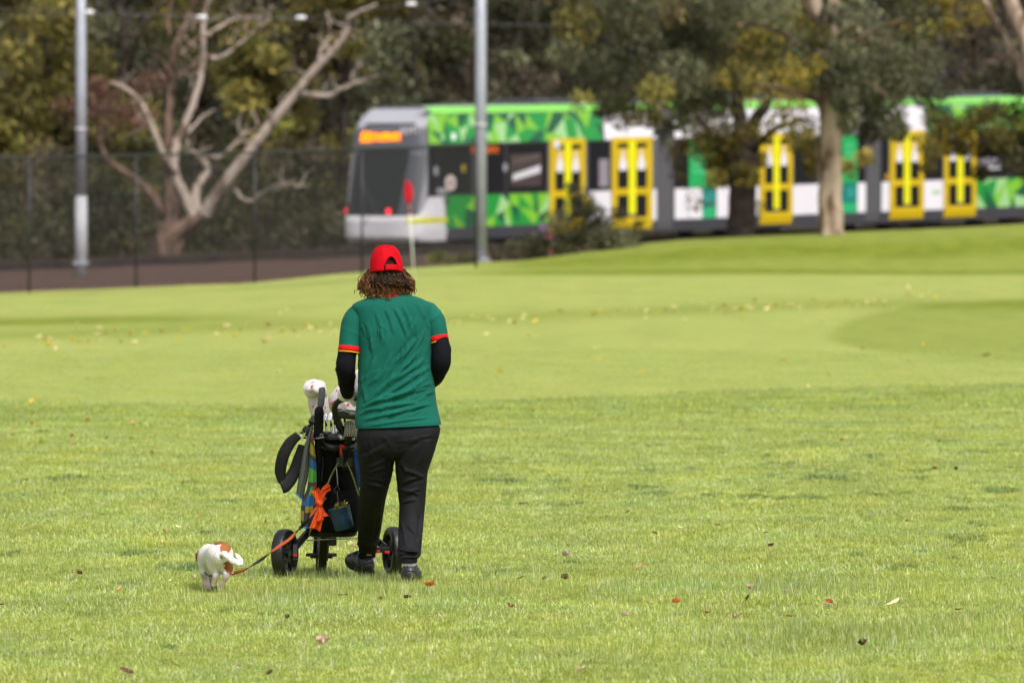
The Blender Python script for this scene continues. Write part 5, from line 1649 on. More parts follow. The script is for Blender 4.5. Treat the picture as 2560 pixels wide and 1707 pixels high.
# ---- hair: a core volume and many wavy locks
rh = np.random.default_rng(31)
HZ = lambda x, y, dd=0.0: pt(860 + x / 8.254, 590 + y / 8.254, PD + dd)       # close-up of the head
def hair_sdf(X, Y, Z):
    d = sd_ell(X, Y, Z, HEAD + (0, -.005, .0), (.084, .100, .095))
    d = smin(d, sd_ell(X, Y, Z, HZ(920, 960, -.03), (.098, .075, .050)), .03)
    d = smin(d, sd_ell(X, Y, Z, HZ(640, 1050, -.01), (.045, .06, .042)), .02)
    d = smin(d, sd_ell(X, Y, Z, HZ(1230, 1000, -.01), (.055, .06, .042)), .02)
    d = np.maximum(d, (Y - (HEAD[1] + .035)) * .9)                         # open at the face
    d = d + .004 * np.sin(X * 260 + Z * 90) * np.sin(Z * 150 + X * 60)
    return d
V, F = surfnet(hair_sdf, HEAD - (.16, .16, .16), HEAD + (.16, .12, .13), .006)
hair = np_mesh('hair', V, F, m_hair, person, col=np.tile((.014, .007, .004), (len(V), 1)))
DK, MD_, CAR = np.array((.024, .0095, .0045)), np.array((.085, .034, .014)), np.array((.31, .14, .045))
VV, FF, CC = [], [], []
def lock(pts, r0, r1, c0, c1, seg=6):
    p = smooth_path(pts, 6); n = len(p)
    t = np.linspace(0, 1, n)
    rad = (r0 * (1 - t) + r1 * t) * (0.55 + 0.6 * np.sin(np.pi * np.clip(t * .9 + .12, 0, 1)))
    V, F = tube(p, rad, seg, True, .6)
    k = len(VV); VV.extend(V); FF.extend([tuple(i + k for i in f) for f in F])
    CC.extend(np.repeat(c0 * (1 - t)[:, None] + c1 * t[:, None], seg, 0))
for i in range(520):
    a = rh.uniform(-1.75, 1.75)                     # round the back of the head, 0 = towards the camera
    root_ = HEAD + np.array([.082 * math.sin(a), -.095 * math.cos(a) + .0, rh.uniform(-.035, .0)])
    out = np.array([math.sin(a), -math.cos(a) * .8, 0])
    fall = rh.uniform(.08, .13) * (0.85 + .2 * math.cos(a))
    spread = rh.uniform(.0, .036) + .034 * abs(math.sin(a)) ** 2
    sway = rh.normal(0, .011, (4, 3)); sway[:, 2] *= .4
    ph, am = rh.uniform(0, 6.28), rh.uniform(.006, .016)
    side = np.array([math.cos(a), math.sin(a), 0])
    pts = [root_]
    for k in range(1, 6):
        t = k / 5
        pts.append(root_ + out * spread * t ** .8 + np.array([0, 0, -fall * t]) + side * am * math.sin(ph + t * 7) * t + out * am * math.cos(ph + t * 7) * t)
    if rh.uniform() < .7:                           # curled end
        e = pts[-1]; cs = rh.choice((-1, 1)); cr = rh.uniform(.008, .018)
        pts += [e + side * cs * cr * .9 + np.array([0, 0, -cr * .8]), e + side * cs * cr * 1.9 + np.array([0, 0, -cr * .1]), e + side * cs * cr * 1.8 + np.array([0, 0, cr * .9])]
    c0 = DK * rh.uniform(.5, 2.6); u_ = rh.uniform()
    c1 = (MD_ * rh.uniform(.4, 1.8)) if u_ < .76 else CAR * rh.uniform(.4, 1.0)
    lock(pts, rh.uniform(.0024, .0052), .0011, c0, c1, 6)
# the curl that stands off at the left, and flicks along both sides
for dx in (0, 6, -5, 10):
    lock([HZ(560 + dx, 760), HZ(520 + dx, 900), HZ(450 + dx, 950), HZ(390 + dx, 930), HZ(362 + dx, 880), HZ(370 + dx, 840), HZ(410 + dx, 825)], .004, .0018, DK, CAR * .8)
for (x0, y0, x1, y1, x2, y2) in ((520, 980, 420, 1060, 370, 1100), (540, 1060, 440, 1150, 470, 1240), (560, 1150, 500, 1220, 480, 1270), (1260, 820, 1380, 900, 1450, 950), (1330, 900, 1430, 980, 1440, 1060), (1300, 1000, 1420, 1090, 1350, 1150),
                                 (1150, 1100, 1230, 1200, 1180, 1250), (1000, 1120, 1060, 1220, 1020, 1240), (1240, 1080, 1330, 1160, 1290, 1190), (500, 1000, 400, 1110, 400, 1150), (620, 1100, 540, 1210, 500, 1240), (1120, 1000, 1240, 1120, 1230, 1230)):
    for k in range(6):
        j = rh.normal(0, 12, 6)
        lock([HZ(x0 + j[0], y0 - 120 + j[1], -.03), HZ(x0 + j[0], y0 + j[1], -.05), HZ(x1 + j[2], y1 + j[3], -.05), HZ(x2 + j[4], y2 + j[5], -.04)], rh.uniform(.004, .007), .002, DK * 1.3, MD_ * rh.uniform(.6, 1.5) if k < 4 else CAR * .7)
for k in range(12):                                   # caramel curls across the back
    x, y = rh.uniform(720, 1330), rh.uniform(860, 1010)
    s = rh.choice((-1, 1)); w = rh.uniform(60, 120)
    lock([HZ(x, y - 40, -.08), HZ(x + s * w * .4, y + 20, -.10), HZ(x + s * w, y - 5, -.10), HZ(x + s * w * 1.2, y + 40, -.095), HZ(x + s * w * .8, y + 70, -.09)], rh.uniform(.003, .0055), .0015, DK, CAR * rh.uniform(.35, .8))
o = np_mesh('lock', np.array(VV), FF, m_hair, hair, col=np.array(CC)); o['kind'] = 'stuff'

# ---- cap
CC0 = HZ(872, 640, .01)                               # centre of the rim
axis_back = math.radians(-9)                          # the opening sits a little right of the middle
cap_v, cap_f, keep = [], [], []
nu, nv = 96, 34
yaw = math.radians(9)                                 # head turned slightly to the left
tilt = math.radians(7)
Rc = np.array(Matrix.Rotation(yaw, 3, 'Z') @ Matrix.Rotation(-tilt, 3, 'X'))
def capp(a, t, off=0.0):
    """a: angle, 0 at the back; t: 0 rim .. 1 crown"""
    h = -.030 + .142 * math.sin(t * math.pi / 2) ** 1.0
    k = math.cos(t * math.pi / 2) ** .62 if t < 1 else 0
    seam = 1 - .012 * abs(math.cos(a * 3)) ** 14 * (1 - t * .5)
    rx, ry = (.0868 + off) * k * seam, (.104 + off) * k * seam
    front = 1 + .02 * (1 + math.cos(a + math.pi)) / 2
    p = np.array([math.sin(a) * rx, -math.cos(a) * ry, h * front + off])
    p += p * .012 * math.sin(a * 5 + 1) * math.sin(t * 7) * (1 - t)
    return Rc @ p + CC0
grid = [[None] * nu for _ in range(nv)]
for i in range(nv):
    for j in range(nu):
        grid[i][j] = capp(2 * math.pi * j / nu, i / (nv - 1.0) * .995)
def in_hole(i, j):
    a = (2 * math.pi * (j + .5) / nu + math.pi) % (2 * math.pi) - math.pi
    t = (i + .5) / (nv - 1)
    hw, ht = .42, .34
    a -= -axis_back
    return abs(a) < hw and t < ht * math.sqrt(max(0, 1 - (a / hw) ** 2)) * 1.05
V = [p for row in grid for p in row]
F = [(i * nu + j, i * nu + (j + 1) % nu, (i + 1) * nu + (j + 1) % nu, (i + 1) * nu + j) for i in range(nv - 1) for j in range(nu) if not in_hole(i, j)]
cap = np_mesh('cap', V, F, m_capred, person)
cap.modifiers.new('cloth', 'SOLIDIFY').thickness = .0028
mb = MB(); b = capp(0, 1.0); mb.tube([b + (0, 0, -.003), b + (0, 0, .003), b + (0, 0, .0055)], [.0085, .0085, .005], 14); mb.build('button', m_capred, cap, smooth=True)
mb = MB()
for k in range(6):                                    # stitched panel seams and eyelets
    a = math.pi / 6 + k * math.pi / 3
    t0 = .40 if abs((a + math.pi) % (2 * math.pi) - math.pi) < .6 else .0
    mb.tube([capp(a, t, .0012) for t in np.linspace(t0, .985, 24)], .0013, 4)
mb.build('panel_seam', m_capred, cap, smooth=True)
mb = MB()
for k in range(6):
    p = capp(k * math.pi / 3, .72, .001); q_ = capp(k * math.pi / 3, .72, .004)
    mb.tube([p, q_], .0042, 10)
mb.build('eyelet', M('dark_red_thread', (.25, .002, .006), var=0), cap, smooth=True)
# strap across the opening and its edge binding
V = [capp(-axis_back + a, t, .0025) for t in (0.0, .035, .07, .105, .135) for a in np.linspace(-.46, .46, 20)]
o = np_mesh('strap', V, grid_faces(5, 20), m_capred, cap); o.modifiers.new('cloth', 'SOLIDIFY').thickness = .002
arc = [capp(-axis_back + a, .345 * math.sqrt(max(0, 1 - (a / .43) ** 2)), .0015) for a in np.linspace(-.43, .43, 25)]
mb = MB(); mb.tube(arc, .0026, 6); mb.build('binding', m_capred, cap, smooth=True)
mb = MB(); mb.tube([capp(-axis_back - .40, t, .004) for t in (0, .07, .14)], .0035, 6); mb.build('strap_slot', m_knit, cap, smooth=True)
V = []
for i in range(9):                                    # visor
    for j in range(25):
        a = math.pi + (-1 + 2 * j / 24) * .95; t = i / 8
        a2 = a + .18
        p0 = np.array([math.sin(a2) * .088, -math.cos(a2) * .106, -.026])
        ext = t * .075 * math.cos((a - math.pi) / .95 * math.pi / 2) ** .5
        p = p0 + np.array([-.66, .75, 0]) * ext + np.array([0, 0, -.018 * t - .03 * ((a - math.pi) / .95) ** 2 * (.25 + t)])
        V.append(Rc @ p + CC0)
o = np_mesh('visor', V, grid_faces(9, 25), m_capred, cap); o.modifiers.new('cloth', 'SOLIDIFY').thickness = .003

# ------------------------------------------------------------------ the dog
m_fur = M('short_dog_fur', attr=True, rough=0.75, spec=0.2, var=0.08, vscale=60, bump=0.5, bscale=240, bdist=0.004)
m_pad = M('dark_paw_pad', (0.03, 0.025, 0.025), rough=0.6)
DGD = 43.55
def dg(x, y, dd=0.0): return P(440 + x / 6.533, 1300 + y / 6.533, DGD + dd)   # close-up pixels


def ground_pt(p): return p


def dog_sdf(X, Y, Z):
    d = sd_ell(X, Y, Z, dg(735, 615, -.02), (.058, .085, .064))
    d = smin(d, sd_cone(X, Y, Z, dg(700, 600, .0), dg(570, 635, .22), .060, .056), .035)
    d = smin(d, sd_ell(X, Y, Z, dg(540, 655, .25), (.050, .07, .066)), .04)
    d = smin(d, sd_cone(X, Y, Z, dg(530, 620, .28), dg(470, 600, .40), .048, .04), .03)            # neck
    d = smin(d, sd_ell(X, Y, Z, dg(450, 640, .45), (.042, .052, .040)), .02)                         # head
    d = smin(d, sd_cone(X, Y, Z, dg(440, 660, .48), dg(425, 700, .56), .026, .017), .02)           # muzzle
    d = smin(d, sd_cone(X, Y, Z, dg(400, 640, .40), dg(338, 585, .38), .020, .008), .01)           # ears
    d = smin(d, sd_cone(X, Y, Z, dg(500, 590, .45), dg(530, 570, .44), .016, .006), .01)
    # right hind leg
    d = smin(d, sd_ell(X, Y, Z, dg(815, 740, .0), (.034, .058, .058)), .02)
    d = smin(d, chain(X, Y, Z, [dg(830, 760, .03), dg(835, 880, .02), dg(815, 960, -.06), dg(765, 1060, -.04), dg(738, 1150, -.03)], [.036, .022, .0145, .0130, .0135], .012), .02)
    d = smin(d, sd_ell(X, Y, Z, dg(728, 1178, -.015), (.018, .026, .012)), .008)
    # left hind leg, paw lifted
    d = smin(d, sd_ell(X, Y, Z, dg(630, 745, .02), (.038, .058, .052)), .02)
    d = smin(d, chain(X, Y, Z, [dg(640, 780, .05), dg(648, 880, .06), dg(652, 950, -.03), dg(625, 1040, -.02)], [.036, .019, .0145, .0125], .012), .02)
    d = smin(d, sd_ell(X, Y, Z, dg(618, 1090, -.01), (.014, .014, .024)), .008)
    # front legs
    d = smin(d, chain(X, Y, Z, [dg(485, 760, .25), dg(468, 880, .24), dg(478, 980, .25), dg(500, 1090, .24), dg(505, 1130, .24)], [.040, .024, .0165, .0145, .016], .012), .02)
    d = smin(d, sd_ell(X, Y, Z, dg(508, 1152, .26), (.0185, .026, .013)), .008)
    d = smin(d, chain(X, Y, Z, [dg(600, 770, .27), dg(575, 900, .30), dg(572, 1010, .33), dg(585, 1090, .36)], [.034, .02, .0145, .014], .012), .02)
    # tail
    d = smin(d, chain(X, Y, Z, [dg(752, 590, -.10), dg(810, 610, -.125), dg(870, 655, -.135), dg(935, 705, -.14), dg(1000, 745, -.13), dg(1055, 745, -.125), dg(1050, 690, -.12), dg(1012, 635, -.115), dg(978, 585, -.11)],
                                [.0135, .0155, .0165, .016, .0145, .0125, .0135, .0105, .005], .004), .008)
    d = d + .0012 * np.sin(X * 700 + Z * 200) * np.sin(Z * 520 + Y * 300)
    return d
c = dg(640, 800, .15)
V, F = surfnet(dog_sdf, c - (.17, .36, .16), c + (.20, .50, .16), .0036)
V += np.random.default_rng(2).normal(0, .0007, V.shape)
k = FPX / V[:, 1]
# coat colours by place on the body
zx = (1280 + V[:, 0] * k - 440) * 6.533
zy = ((853.5 - ((V[:, 2] - CAMH) * k * 1.0 + 431.5)) - 1300) * 6.533
wob = 14 * np.sin(zx * .05) + 10 * np.sin(zy * .07 + zx * .02) + np.random.default_rng(6).normal(0, 9, len(V))
col = np.tile((.72, .70, .67), (len(V), 1))
BR, BRD = np.array((.30, .105, .03)), np.array((.13, .045, .02))
def patch(mask, c): col[mask] = c
back = V[:, 1]
tailm = (V[:, 1] < dg(0, 0, -.085)[1]) & (zx > 752) & (zy > 545)
sad = (zy < 440 + wob * .6 + np.clip((zx - 560), 0, 200) * .05) & (zx > 560 + wob) & (zx < 900) & (back > DGD - .06)
patch(sad, BRD * 1.6)
spot = (((zx - 800) / 95) ** 2 + ((zy - 500) / 92) ** 2 < 1 + wob * .006) & ~tailm
patch(spot, BR)
thigh = (zx > 765 + wob) & (zx < 930) & (zy > 690 + wob * .5) & (zy < 930 - (zx < 800) * 60) & ~tailm & (back < DGD + .15) & ((zx - 765) > (zy - 790) * .5)
patch(thigh, BR * .85)
head = V[:, 1] > DGD + .39
patch(head & (zy < 640), BR)
earm = (V[:, 1] > DGD + .33) & (zx < 392)
patch(earm & (zx < 372), BR * 1.0)
shin = (zy > 930 + wob) & ~tailm
col[shin] = (.60, .50, .46)
rs = np.random.default_rng(4)
spk = rs.uniform(size=len(V)) < .03
col[shin & spk] *= .5
anus = (((zx - 745) / 26) ** 2 + ((zy - 645) / 26) ** 2 < 1) & (back < DGD - .05) & ~tailm
patch(anus, (.34, .17, .15))
freck = (rs.uniform(size=len(V)) < .01) & (zy > 560) & (zy < 820); col[freck] *= .55
V[:, 2] += .012
dog = thing('dog', 'small white terrier with brown patches walking on a leash', 'dog', (dg(640, 0)[0], DGD, 0))
np_mesh('body', V, F, m_fur, dog, col=col)
mb = MB()
for (x, y, dd) in ((590, 1105, -.022), (612, 1118, -.024), (636, 1118, -.024), (656, 1100, -.022), (620, 1095, -.03)):
    p = dg(x, y, dd); V, F = [], []
    mb.tube([p + (0, .004, .007), p + (0, -.002, 0), p + (0, .003, -.007)], [.004, .0062, .004], 8)
for (x, y) in ((480, 1150), (495, 1160), (515, 1160)):
    p = dg(x, y, .235); mb.tube([p + (0, 0, .003), p + (0, 0, -.003)], .0045, 6)
mb.build('paw_pad', m_pad, dog, smooth=True)
m_harn = M('black_webbing', (0.012, 0.012, 0.013), rough=0.8, var=0.1, bump=.3, bscale=400, bdist=.001)
V, F = tube(smooth_path([dg(470, 850, .20), dg(540, 905, .18), dg(600, 900, .2)], 8), .0035, 6, True)
np_mesh('harness_strap', V, F, m_harn, dog)

# ------------------------------------------------------------------ trolley, bag and what hangs on them
m_frame = M('black_frame_metal', (0.009, 0.009, 0.010), rough=0.35, spec=0.5, var=0.1)
m_tyre = M('black_tyre', (0.009, 0.009, 0.010), rough=0.42, spec=0.5, var=0.5, vscale=24, bump=0.4, bscale=60, bdist=0.004)
m_rim = M('black_wheel_plastic', (0.012, 0.012, 0.014), rough=0.4, spec=0.5, var=0.1)
m_foam = M('black_foam_grip', (0.010, 0.010, 0.011), rough=0.6, spec=0.4, var=0.15, vscale=50)
m_redp = M('red_plastic', (0.62, 0.015, 0.015), rough=0.4, var=0)
m_bag = M('black_bag_nylon', (0.0045, 0.0045, 0.005), rough=0.75, spec=0.15, var=0.2, vscale=15, bump=0.3, bscale=200, bdist=0.002)
m_pad_ = M('black_padded_strap', (0.007, 0.007, 0.008), rough=0.6, spec=0.25, var=0.15, vscale=20)
m_steel_ = M('chromed_iron', (0.55, 0.55, 0.57), rough=0.25, metal=0.9, var=0.1, vscale=60)
m_shaft = M('steel_shaft', (0.10, 0.10, 0.11), rough=0.3, metal=0.9, var=0)
m_headc = M('white_headcover_leather', (0.58, 0.52, 0.53), rough=0.55, spec=0.35, var=0.08, vscale=20, bump=0.2, bscale=60, bdist=0.003)
m_cord = M('olive_cord', (0.22, 0.22, 0.06), rough=0.8, var=0.2)
m_cable = M('steel_cable', (0.35, 0.35, 0.34), rough=0.4, metal=.6, var=0)
m_orange = M('orange_plastic_bag', (0.85, 0.105, 0.012), rough=0.4, spec=0.4, var=0.1, vscale=20, transl=0.35)
m_lorange = M('orange_webbing', (0.34, 0.06, 0.018), rough=0.7, var=0.15, vscale=80)
m_pot = M('blue_plastic_pot', (0.008, 0.035, 0.085), rough=0.45, spec=0.45, var=0.35, vscale=18)
m_grey = M('grey_rubber_grip', (0.085, 0.09, 0.095), rough=0.55, var=0.12, vscale=40)

TD_ = PD + .55
def t8(x, y, dd=0.0): return P(680 + x / 3.135, 900 + y / 3.135, TD_ + dd)
def t2(x, y, dd=0.0): return P(640 + x / 3.485, 1050 + y / 3.485, TD_ + dd)
trolley = thing('golf_trolley', 'black three wheeled golf push trolley with curved handle in front of the walker', 'trolley', (t2(600, 0)[0], TD_, 0))


def wheel(c, R, wd, yaw):
    """axis roughly along x, turned by yaw"""
    ax = np.array([math.cos(yaw), math.sin(yaw), 0]); f = np.array([-math.sin(yaw), math.cos(yaw), 0]); z = np.array([0, 0, 1.0])
    prof = [(-.5, .72), (-.5, .90), (-.44, .965), (-.30, .99), (-.1, 1.0), (.1, 1.0), (.30, .99), (.44, .965), (.5, .90), (.5, .72), (.3, .68), (-.3, .68)]
    nu = 64; V = []
    for i in range(nu):
        a = 2 * math.pi * i / nu
        for (w, r) in prof:
            rr = R * r * (1 - (.016 if (i % 4 == 0 and abs(w) < .48 and abs(w) > .12 and r > .9) else 0))
            V.append(c + ax * w * wd + (f * math.cos(a) + z * math.sin(a)) * rr)
    n = len(prof)
    F = [(i * n + j, i * n + (j + 1) % n, ((i + 1) % nu) * n + (j + 1) % n, ((i + 1) % nu) * n + j) for i in range(nu) for j in range(n)]
    w_ = np_mesh('wheel', V, F, m_tyre, trolley)
    mb = MB()
    mb.tube([c - ax * wd * .42, c + ax * wd * .42], R * .17, 20)
    for k in range(7):
        a = 2 * math.pi * k / 7
        d_ = f * math.cos(a) + z * math.sin(a); b_ = -f * math.sin(a) + z * math.cos(a)
        mb.add([c + d_ * R * .14 + b_ * .016 + ax * s * wd * .25 for s in (-1, 1)] + [c + d_ * R * .14 - b_ * .016 + ax * s * wd * .25 for s in (-1, 1)] +
               [c + d_ * R * .72 + b_ * .012 + ax * s * wd * .25 for s in (-1, 1)] + [c + d_ * R * .72 - b_ * .012 + ax * s * wd * .25 for s in (-1, 1)],
               [(0, 1, 5, 4), (2, 6, 7, 3), (0, 4, 6, 2), (1, 3, 7, 5)])
    ring, _ = tube([c - ax * wd * .3, c + ax * wd * .3], R * .72, 40, False)
    mb.add(ring, [tuple(f_) for f_ in grid_faces(2, 40, True)])
    mb.build('rim', m_rim, w_)
    return w_
wl_ = P(712, 1385, TD_ + .15); wl_[2] = .128
wr_ = P(984, 1375, TD_ + .32); wr_[2] = .132
wf_ = P(803, 1378, TD_ + .78); wf_[2] = .112
wheel(wl_, .130, .066, math.radians(-20))
wheel(wr_, .132, .066, math.radians(16))
wheel(wf_, .112, .058, math.radians(2))
# axle arms
def bar(name, pts, w, h, m=m_frame, parent=None, bev=.004):
    """rectangular bar through points"""
    pts = [np.array(p, float) for p in pts]
    mb = MB()
    for a, b in zip(pts[:-1], pts[1:]):
        d_ = Vector(b - a); L_ = d_.length
        mb.box((a + b) / 2, (w, h, L_ + min(w, h) * .6), d_.to_track_quat('Z', 'Y').to_matrix())
    return mb.build(name, m, parent or trolley, bevel=bev)
hubL = t2(345, 1165, .12); armL = t2(445, 985, .2)
bar('axle_arm', [hubL, t2(350, 1095, .14), armL, t2(520, 900, .25)], .026, .034)
bar('wheel_mount', [t2(342, 1100, .12), t2(342, 1215, .10)], .028, .04)
bar('wheel_catch', [t2(330, 1178, .07), t2(352, 1178, .07)], .018, .014, m_redp)
hubR = t2(1165, 1130, .3)
bar('axle_arm', [hubR, t2(1080, 1070, .3), t2(950, 950, .3), t2(760, 880, .3)], .028, .036)
bar('wheel_mount', [t2(1040, 1130, .27), t2(1180, 1125, .27)], .04, .03)
bar('wheel_catch', [t2(1128, 1150, .22), t2(1158, 1150, .22)], .02, .014, m_redp)
bar('wheel_catch', [t2(1050, 1145, .22), t2(1072, 1140, .22)], .02, .014, m_redp)
mb = MB(); mb.tube([t2(440, 1047, .12), t2(640, 1036, .12), t2(900, 1027, .15)], .0032, 6); mb.build('brake_cable', m_cable, trolley, smooth=True)
# front fork, foot brake
bar('frame_beam', [t2(575, 1290, .6), t2(590, 1020, .42), t2(640, 700, .22), t2(735, 380, .1)], .045, .06)
bar('fork_arm', [t2(520, 1010, .5), t2(512, 1170, .62)], .02, .03)
bar('fork_arm', [t2(620, 1010, .5), t2(606, 1200, .62)], .026, .035)
bar('fork_arm', [t2(668, 960, .4), t2(670, 1075, .4)], .035, .04)
mb = MB(); mb.box(t2(570, 1170, .60), (.165, .07, .018)); mb.box(t2(570, 1190, .60), (.120, .05, .014)); mb.build('foot_brake', m_frame, trolley, bevel=.005)
mb = MB(); mb.box(t2(563, 1140, .54), (.013, .012, .022)); mb.build('brake_lever', m_redp, trolley, bevel=.003)
# handle post and console
bar('handle_post', [t8(570, 840, .02), t8(575, 760, .01), t8(588, 640, -.03), t8(600, 560, -.06)], .034, .04)
bar('clamp', [t8(525, 800, .02), t8(605, 800, .02)], .05, .05)
mb = MB(); mb.box(t8(545, 740, -.03), (.022, .02, .05)); mb.build('clamp_body', m_frame, trolley, bevel=.004)
mb = MB(); mb.box(t8(540, 700, -.05), (.012, .012, .055)); mb.box(t8(548, 674, -.05), (.026, .012, .012)); mb.build('folding_lever', m_redp, trolley, bevel=.003)
hp = smooth_path([t8(505, 470, -.14), t8(492, 405, -.17), t8(497, 350, -.22), t8(530, 318, -.27), t8(590, 298, -.30), t8(650, 293, -.32), t8(760, 293, -.33), t8(830, 310, -.28), t8(850, 380, -.2), t8(845, 450, -.14)], 8)
mb = MB(); mb.tube(hp, .0155, 16); mb.build('handle', m_foam, trolley, smooth=True)
bar('handle_bracket', [t8(500, 440, -.12), t8(530, 520, -.1), t8(580, 600, -.06)], .03, .03)
mb = MB(); mb.box(t8(590, 425, -.13), (.135, .05, .05), Matrix.Rotation(.12, 3, 'Y')); mb.build('console', m_frame, trolley, bevel=.012)
mb = MB(); mb.tube(smooth_path([t8(515, 402, -.17), t8(560, 396, -.175), t8(600, 410, -.175), t8(625, 430, -.17)], 5), .0045, 6); mb.tube([t8(605, 412, -.18), t8(665, 425, -.18)], .009, 8); mb.build('console_trim', m_cable, trolley, smooth=True)
# bag bracket (upper)
bp_ = smooth_path([t8(390, 600, .06), t8(400, 660, -.02), t8(470, 690, -.05), t8(540, 690, -.04), t8(620, 690, -.03), t8(680, 650, .05)], 5)
mb = MB(); mb.tube(bp_, .013, 8, True, 1.5); mb.build('bag_bracket', m_frame, trolley, smooth=True)
mb = MB(); mb.tube([t8(520, 600, -.06), t8(548, 606, -.07), t8(570, 602, -.06)], [.012, .016, .012], 12); mb.build('bracket_knob', m_steel_, trolley, smooth=True)
mb = MB(); mb.tube([t8(630, 614, -.06), t8(648, 616, -.06)], .012, 10); mb.build('bracket_knob', m_steel_, trolley, smooth=True)
# hanging olive cords from the clamp
for pts in ([(522, 800, -.02), (470, 890, -.04), (425, 1000, -.05), (400, 1070, -.05), (350, 1180, .0), (290, 1370, .08)], [(585, 800, -.02), (610, 850, -.04), (640, 930, -.05), (680, 1060, -.05)]):
    mb = MB(); mb.tube(smooth_path([t8(*p) for p in pts], 6), .0042, 7); mb.build('bungee_cord', m_cord, trolley, smooth=True)
mb = MB(); mb.tube(smooth_path([t8(505, 840, -.04), t8(512, 930, -.05), t8(515, 985, -.05)], 4), .003, 6); mb.build('hook_cord', m_cable, trolley, smooth=True)

# the bag
bag = thing('golf_bag', 'black golf bag with padded shoulder strap standing on the trolley', 'golf bag', t8(480, 1350, .15))
rows = [(1090, 789, 893, TD_ + .13, .125), (1100, 788, 895, TD_ + .13, .13), (1130, 784, 897, TD_ + .14, .13), (1180, 776, 898, TD_ + .17, .135), (1230, 768, 899, TD_ + .20, .14), (1280, 762, 898, TD_ + .22, .145), (1320, 764, 896, TD_ + .24, .14), (1336, 772, 890, TD_ + .25, .12)]
bf = [(780, 1150, 830, 1300, 6, .006), (840, 1180, 890, 1320, 6, .006), (800, 1240, 880, 1200, 5, .004), (860, 1120, 850, 1240, 5, .005)]
V, F = pxloft(rows, m_bag, 'bag', bag, nu=70, sub=6, folds=bf, ex=2.6)
F.append(tuple(range(len(V) - 70, len(V))))
np_mesh('bag_body', V, F, m_bag, bag)
V, F = pxloft([(1082, 786, 896, TD_ + .125, .13), (1089, 784, 898, TD_ + .125, .135), (1098, 785, 898, TD_ + .125, .135)], m_frame, 'cuff', bag, nu=60, sub=4, ex=2.4)
o = np_mesh('top_cuff', V, F, m_frame, bag); o.modifiers.new('s', 'SOLIDIFY').thickness = .012
V, F = pxloft([(1326, 768, 893, TD_ + .24, .13), (1337, 770, 891, TD_ + .25, .125), (1341, 780, 882, TD_ + .25, .10)], m_frame, 'b', bag, nu=60, sub=4, ex=2.6)
F.append(tuple(range(len(V) - 60, len(V))))
np_mesh('base', V, F, m_frame, bag)
rows = [(1225, 828, 896, TD_ + .06, .05), (1260, 824, 899, TD_ + .06, .06), (1300, 822, 898, TD_ + .08, .06), (1328, 828, 893, TD_ + .10, .05)]
V, F = pxloft(rows, m_bag, 'pocket', bag, nu=50, sub=6, ex=3)
F += [tuple(range(50))[::-1], tuple(range(len(V) - 50, len(V)))]
np_mesh('pocket', V, F, m_bag, bag)
mb = MB(); mb.tube(smooth_path([t8(400, 760, -.01), t8(395, 850, -.02), t8(385, 960, -.02)], 5), .006, 6); mb.build('seam_piping', m_pad_, bag, smooth=True)
# padded straps: flattened tubes
def strap(pts, wid, name='shoulder_strap'):
    mb = MB(); p = smooth_path(pts, 8); n = len(p)
    w_ = np.interp(np.linspace(0, 1, n), np.linspace(0, 1, len(wid)), wid)
    V, F = [], []
    T = np.gradient(p, axis=0); T /= np.linalg.norm(T, axis=1)[:, None]
    vdir = np.array([0, 1.0, 0])
    for i in range(n):
        side = np.cross(T[i], vdir); side /= np.linalg.norm(side)
        for t in np.linspace(0, 2 * math.pi, 18, endpoint=False):
            c_, s_ = math.cos(t), math.sin(t)
            V.append(p[i] + side * w_[i] * math.copysign(abs(c_) ** .6, c_) + vdir * .014 * math.copysign(abs(s_) ** .7, s_))
    F = [tuple(f) for f in grid_faces(n, 18, True)] + [tuple(range(18))[::-1], tuple((n - 1) * 18 + j for j in range(18))]
    return np_mesh(name, V, F, m_pad_, bag)
strap([t2(372, 128, -.02), t2(300, 195, -.02), t2(245, 290, -.02), t2(218, 390, -.01), t2(213, 460, 0), t2(228, 545, .01)], [.022, .030, .032, .031, .030, .020])
strap([t2(402, 215, .02), t2(374, 330, .02), t2(338, 440, .02), t2(290, 525, .01), t2(245, 580, .0), t2(222, 590, .0)], [.020, .030, .033, .035, .034, .026])
mb = MB()
for (x, y) in ((395, 122), (425, 165)):
    c0 = t2(x, y, -.03)
    mb.tube([c0 + .011 * np.array([math.cos(a), 0, 1.4 * math.sin(a)]) for a in np.linspace(0, 2 * math.pi, 16)], .0026, 6, False)
mb.build('strap_ring', m_cable, bag, smooth=True)
mb = MB(); mb.tube(smooth_path([t2(400, 110, -.02), t2(430, 80, .0), t2(470, 50, .03), t2(500, 20, .06)], 5), .016, 8, True, .5); mb.tube(smooth_path([t2(425, 158, -.01), t2(445, 120, 0), t2(470, 90, .03)], 5), .012, 8, True, .5); mb.build('strap_webbing', m_harn, bag, smooth=True)
mb = MB(); mb.box(t2(436, 78, -.03), (.034, .02, .03), Matrix.Rotation(.7, 3, 'Y')); mb.tube([t2(470, 20, .0), t2(500, -30, .03)], .012, 8); mb.build('strap_buckle', m_frame, bag, bevel=.006)
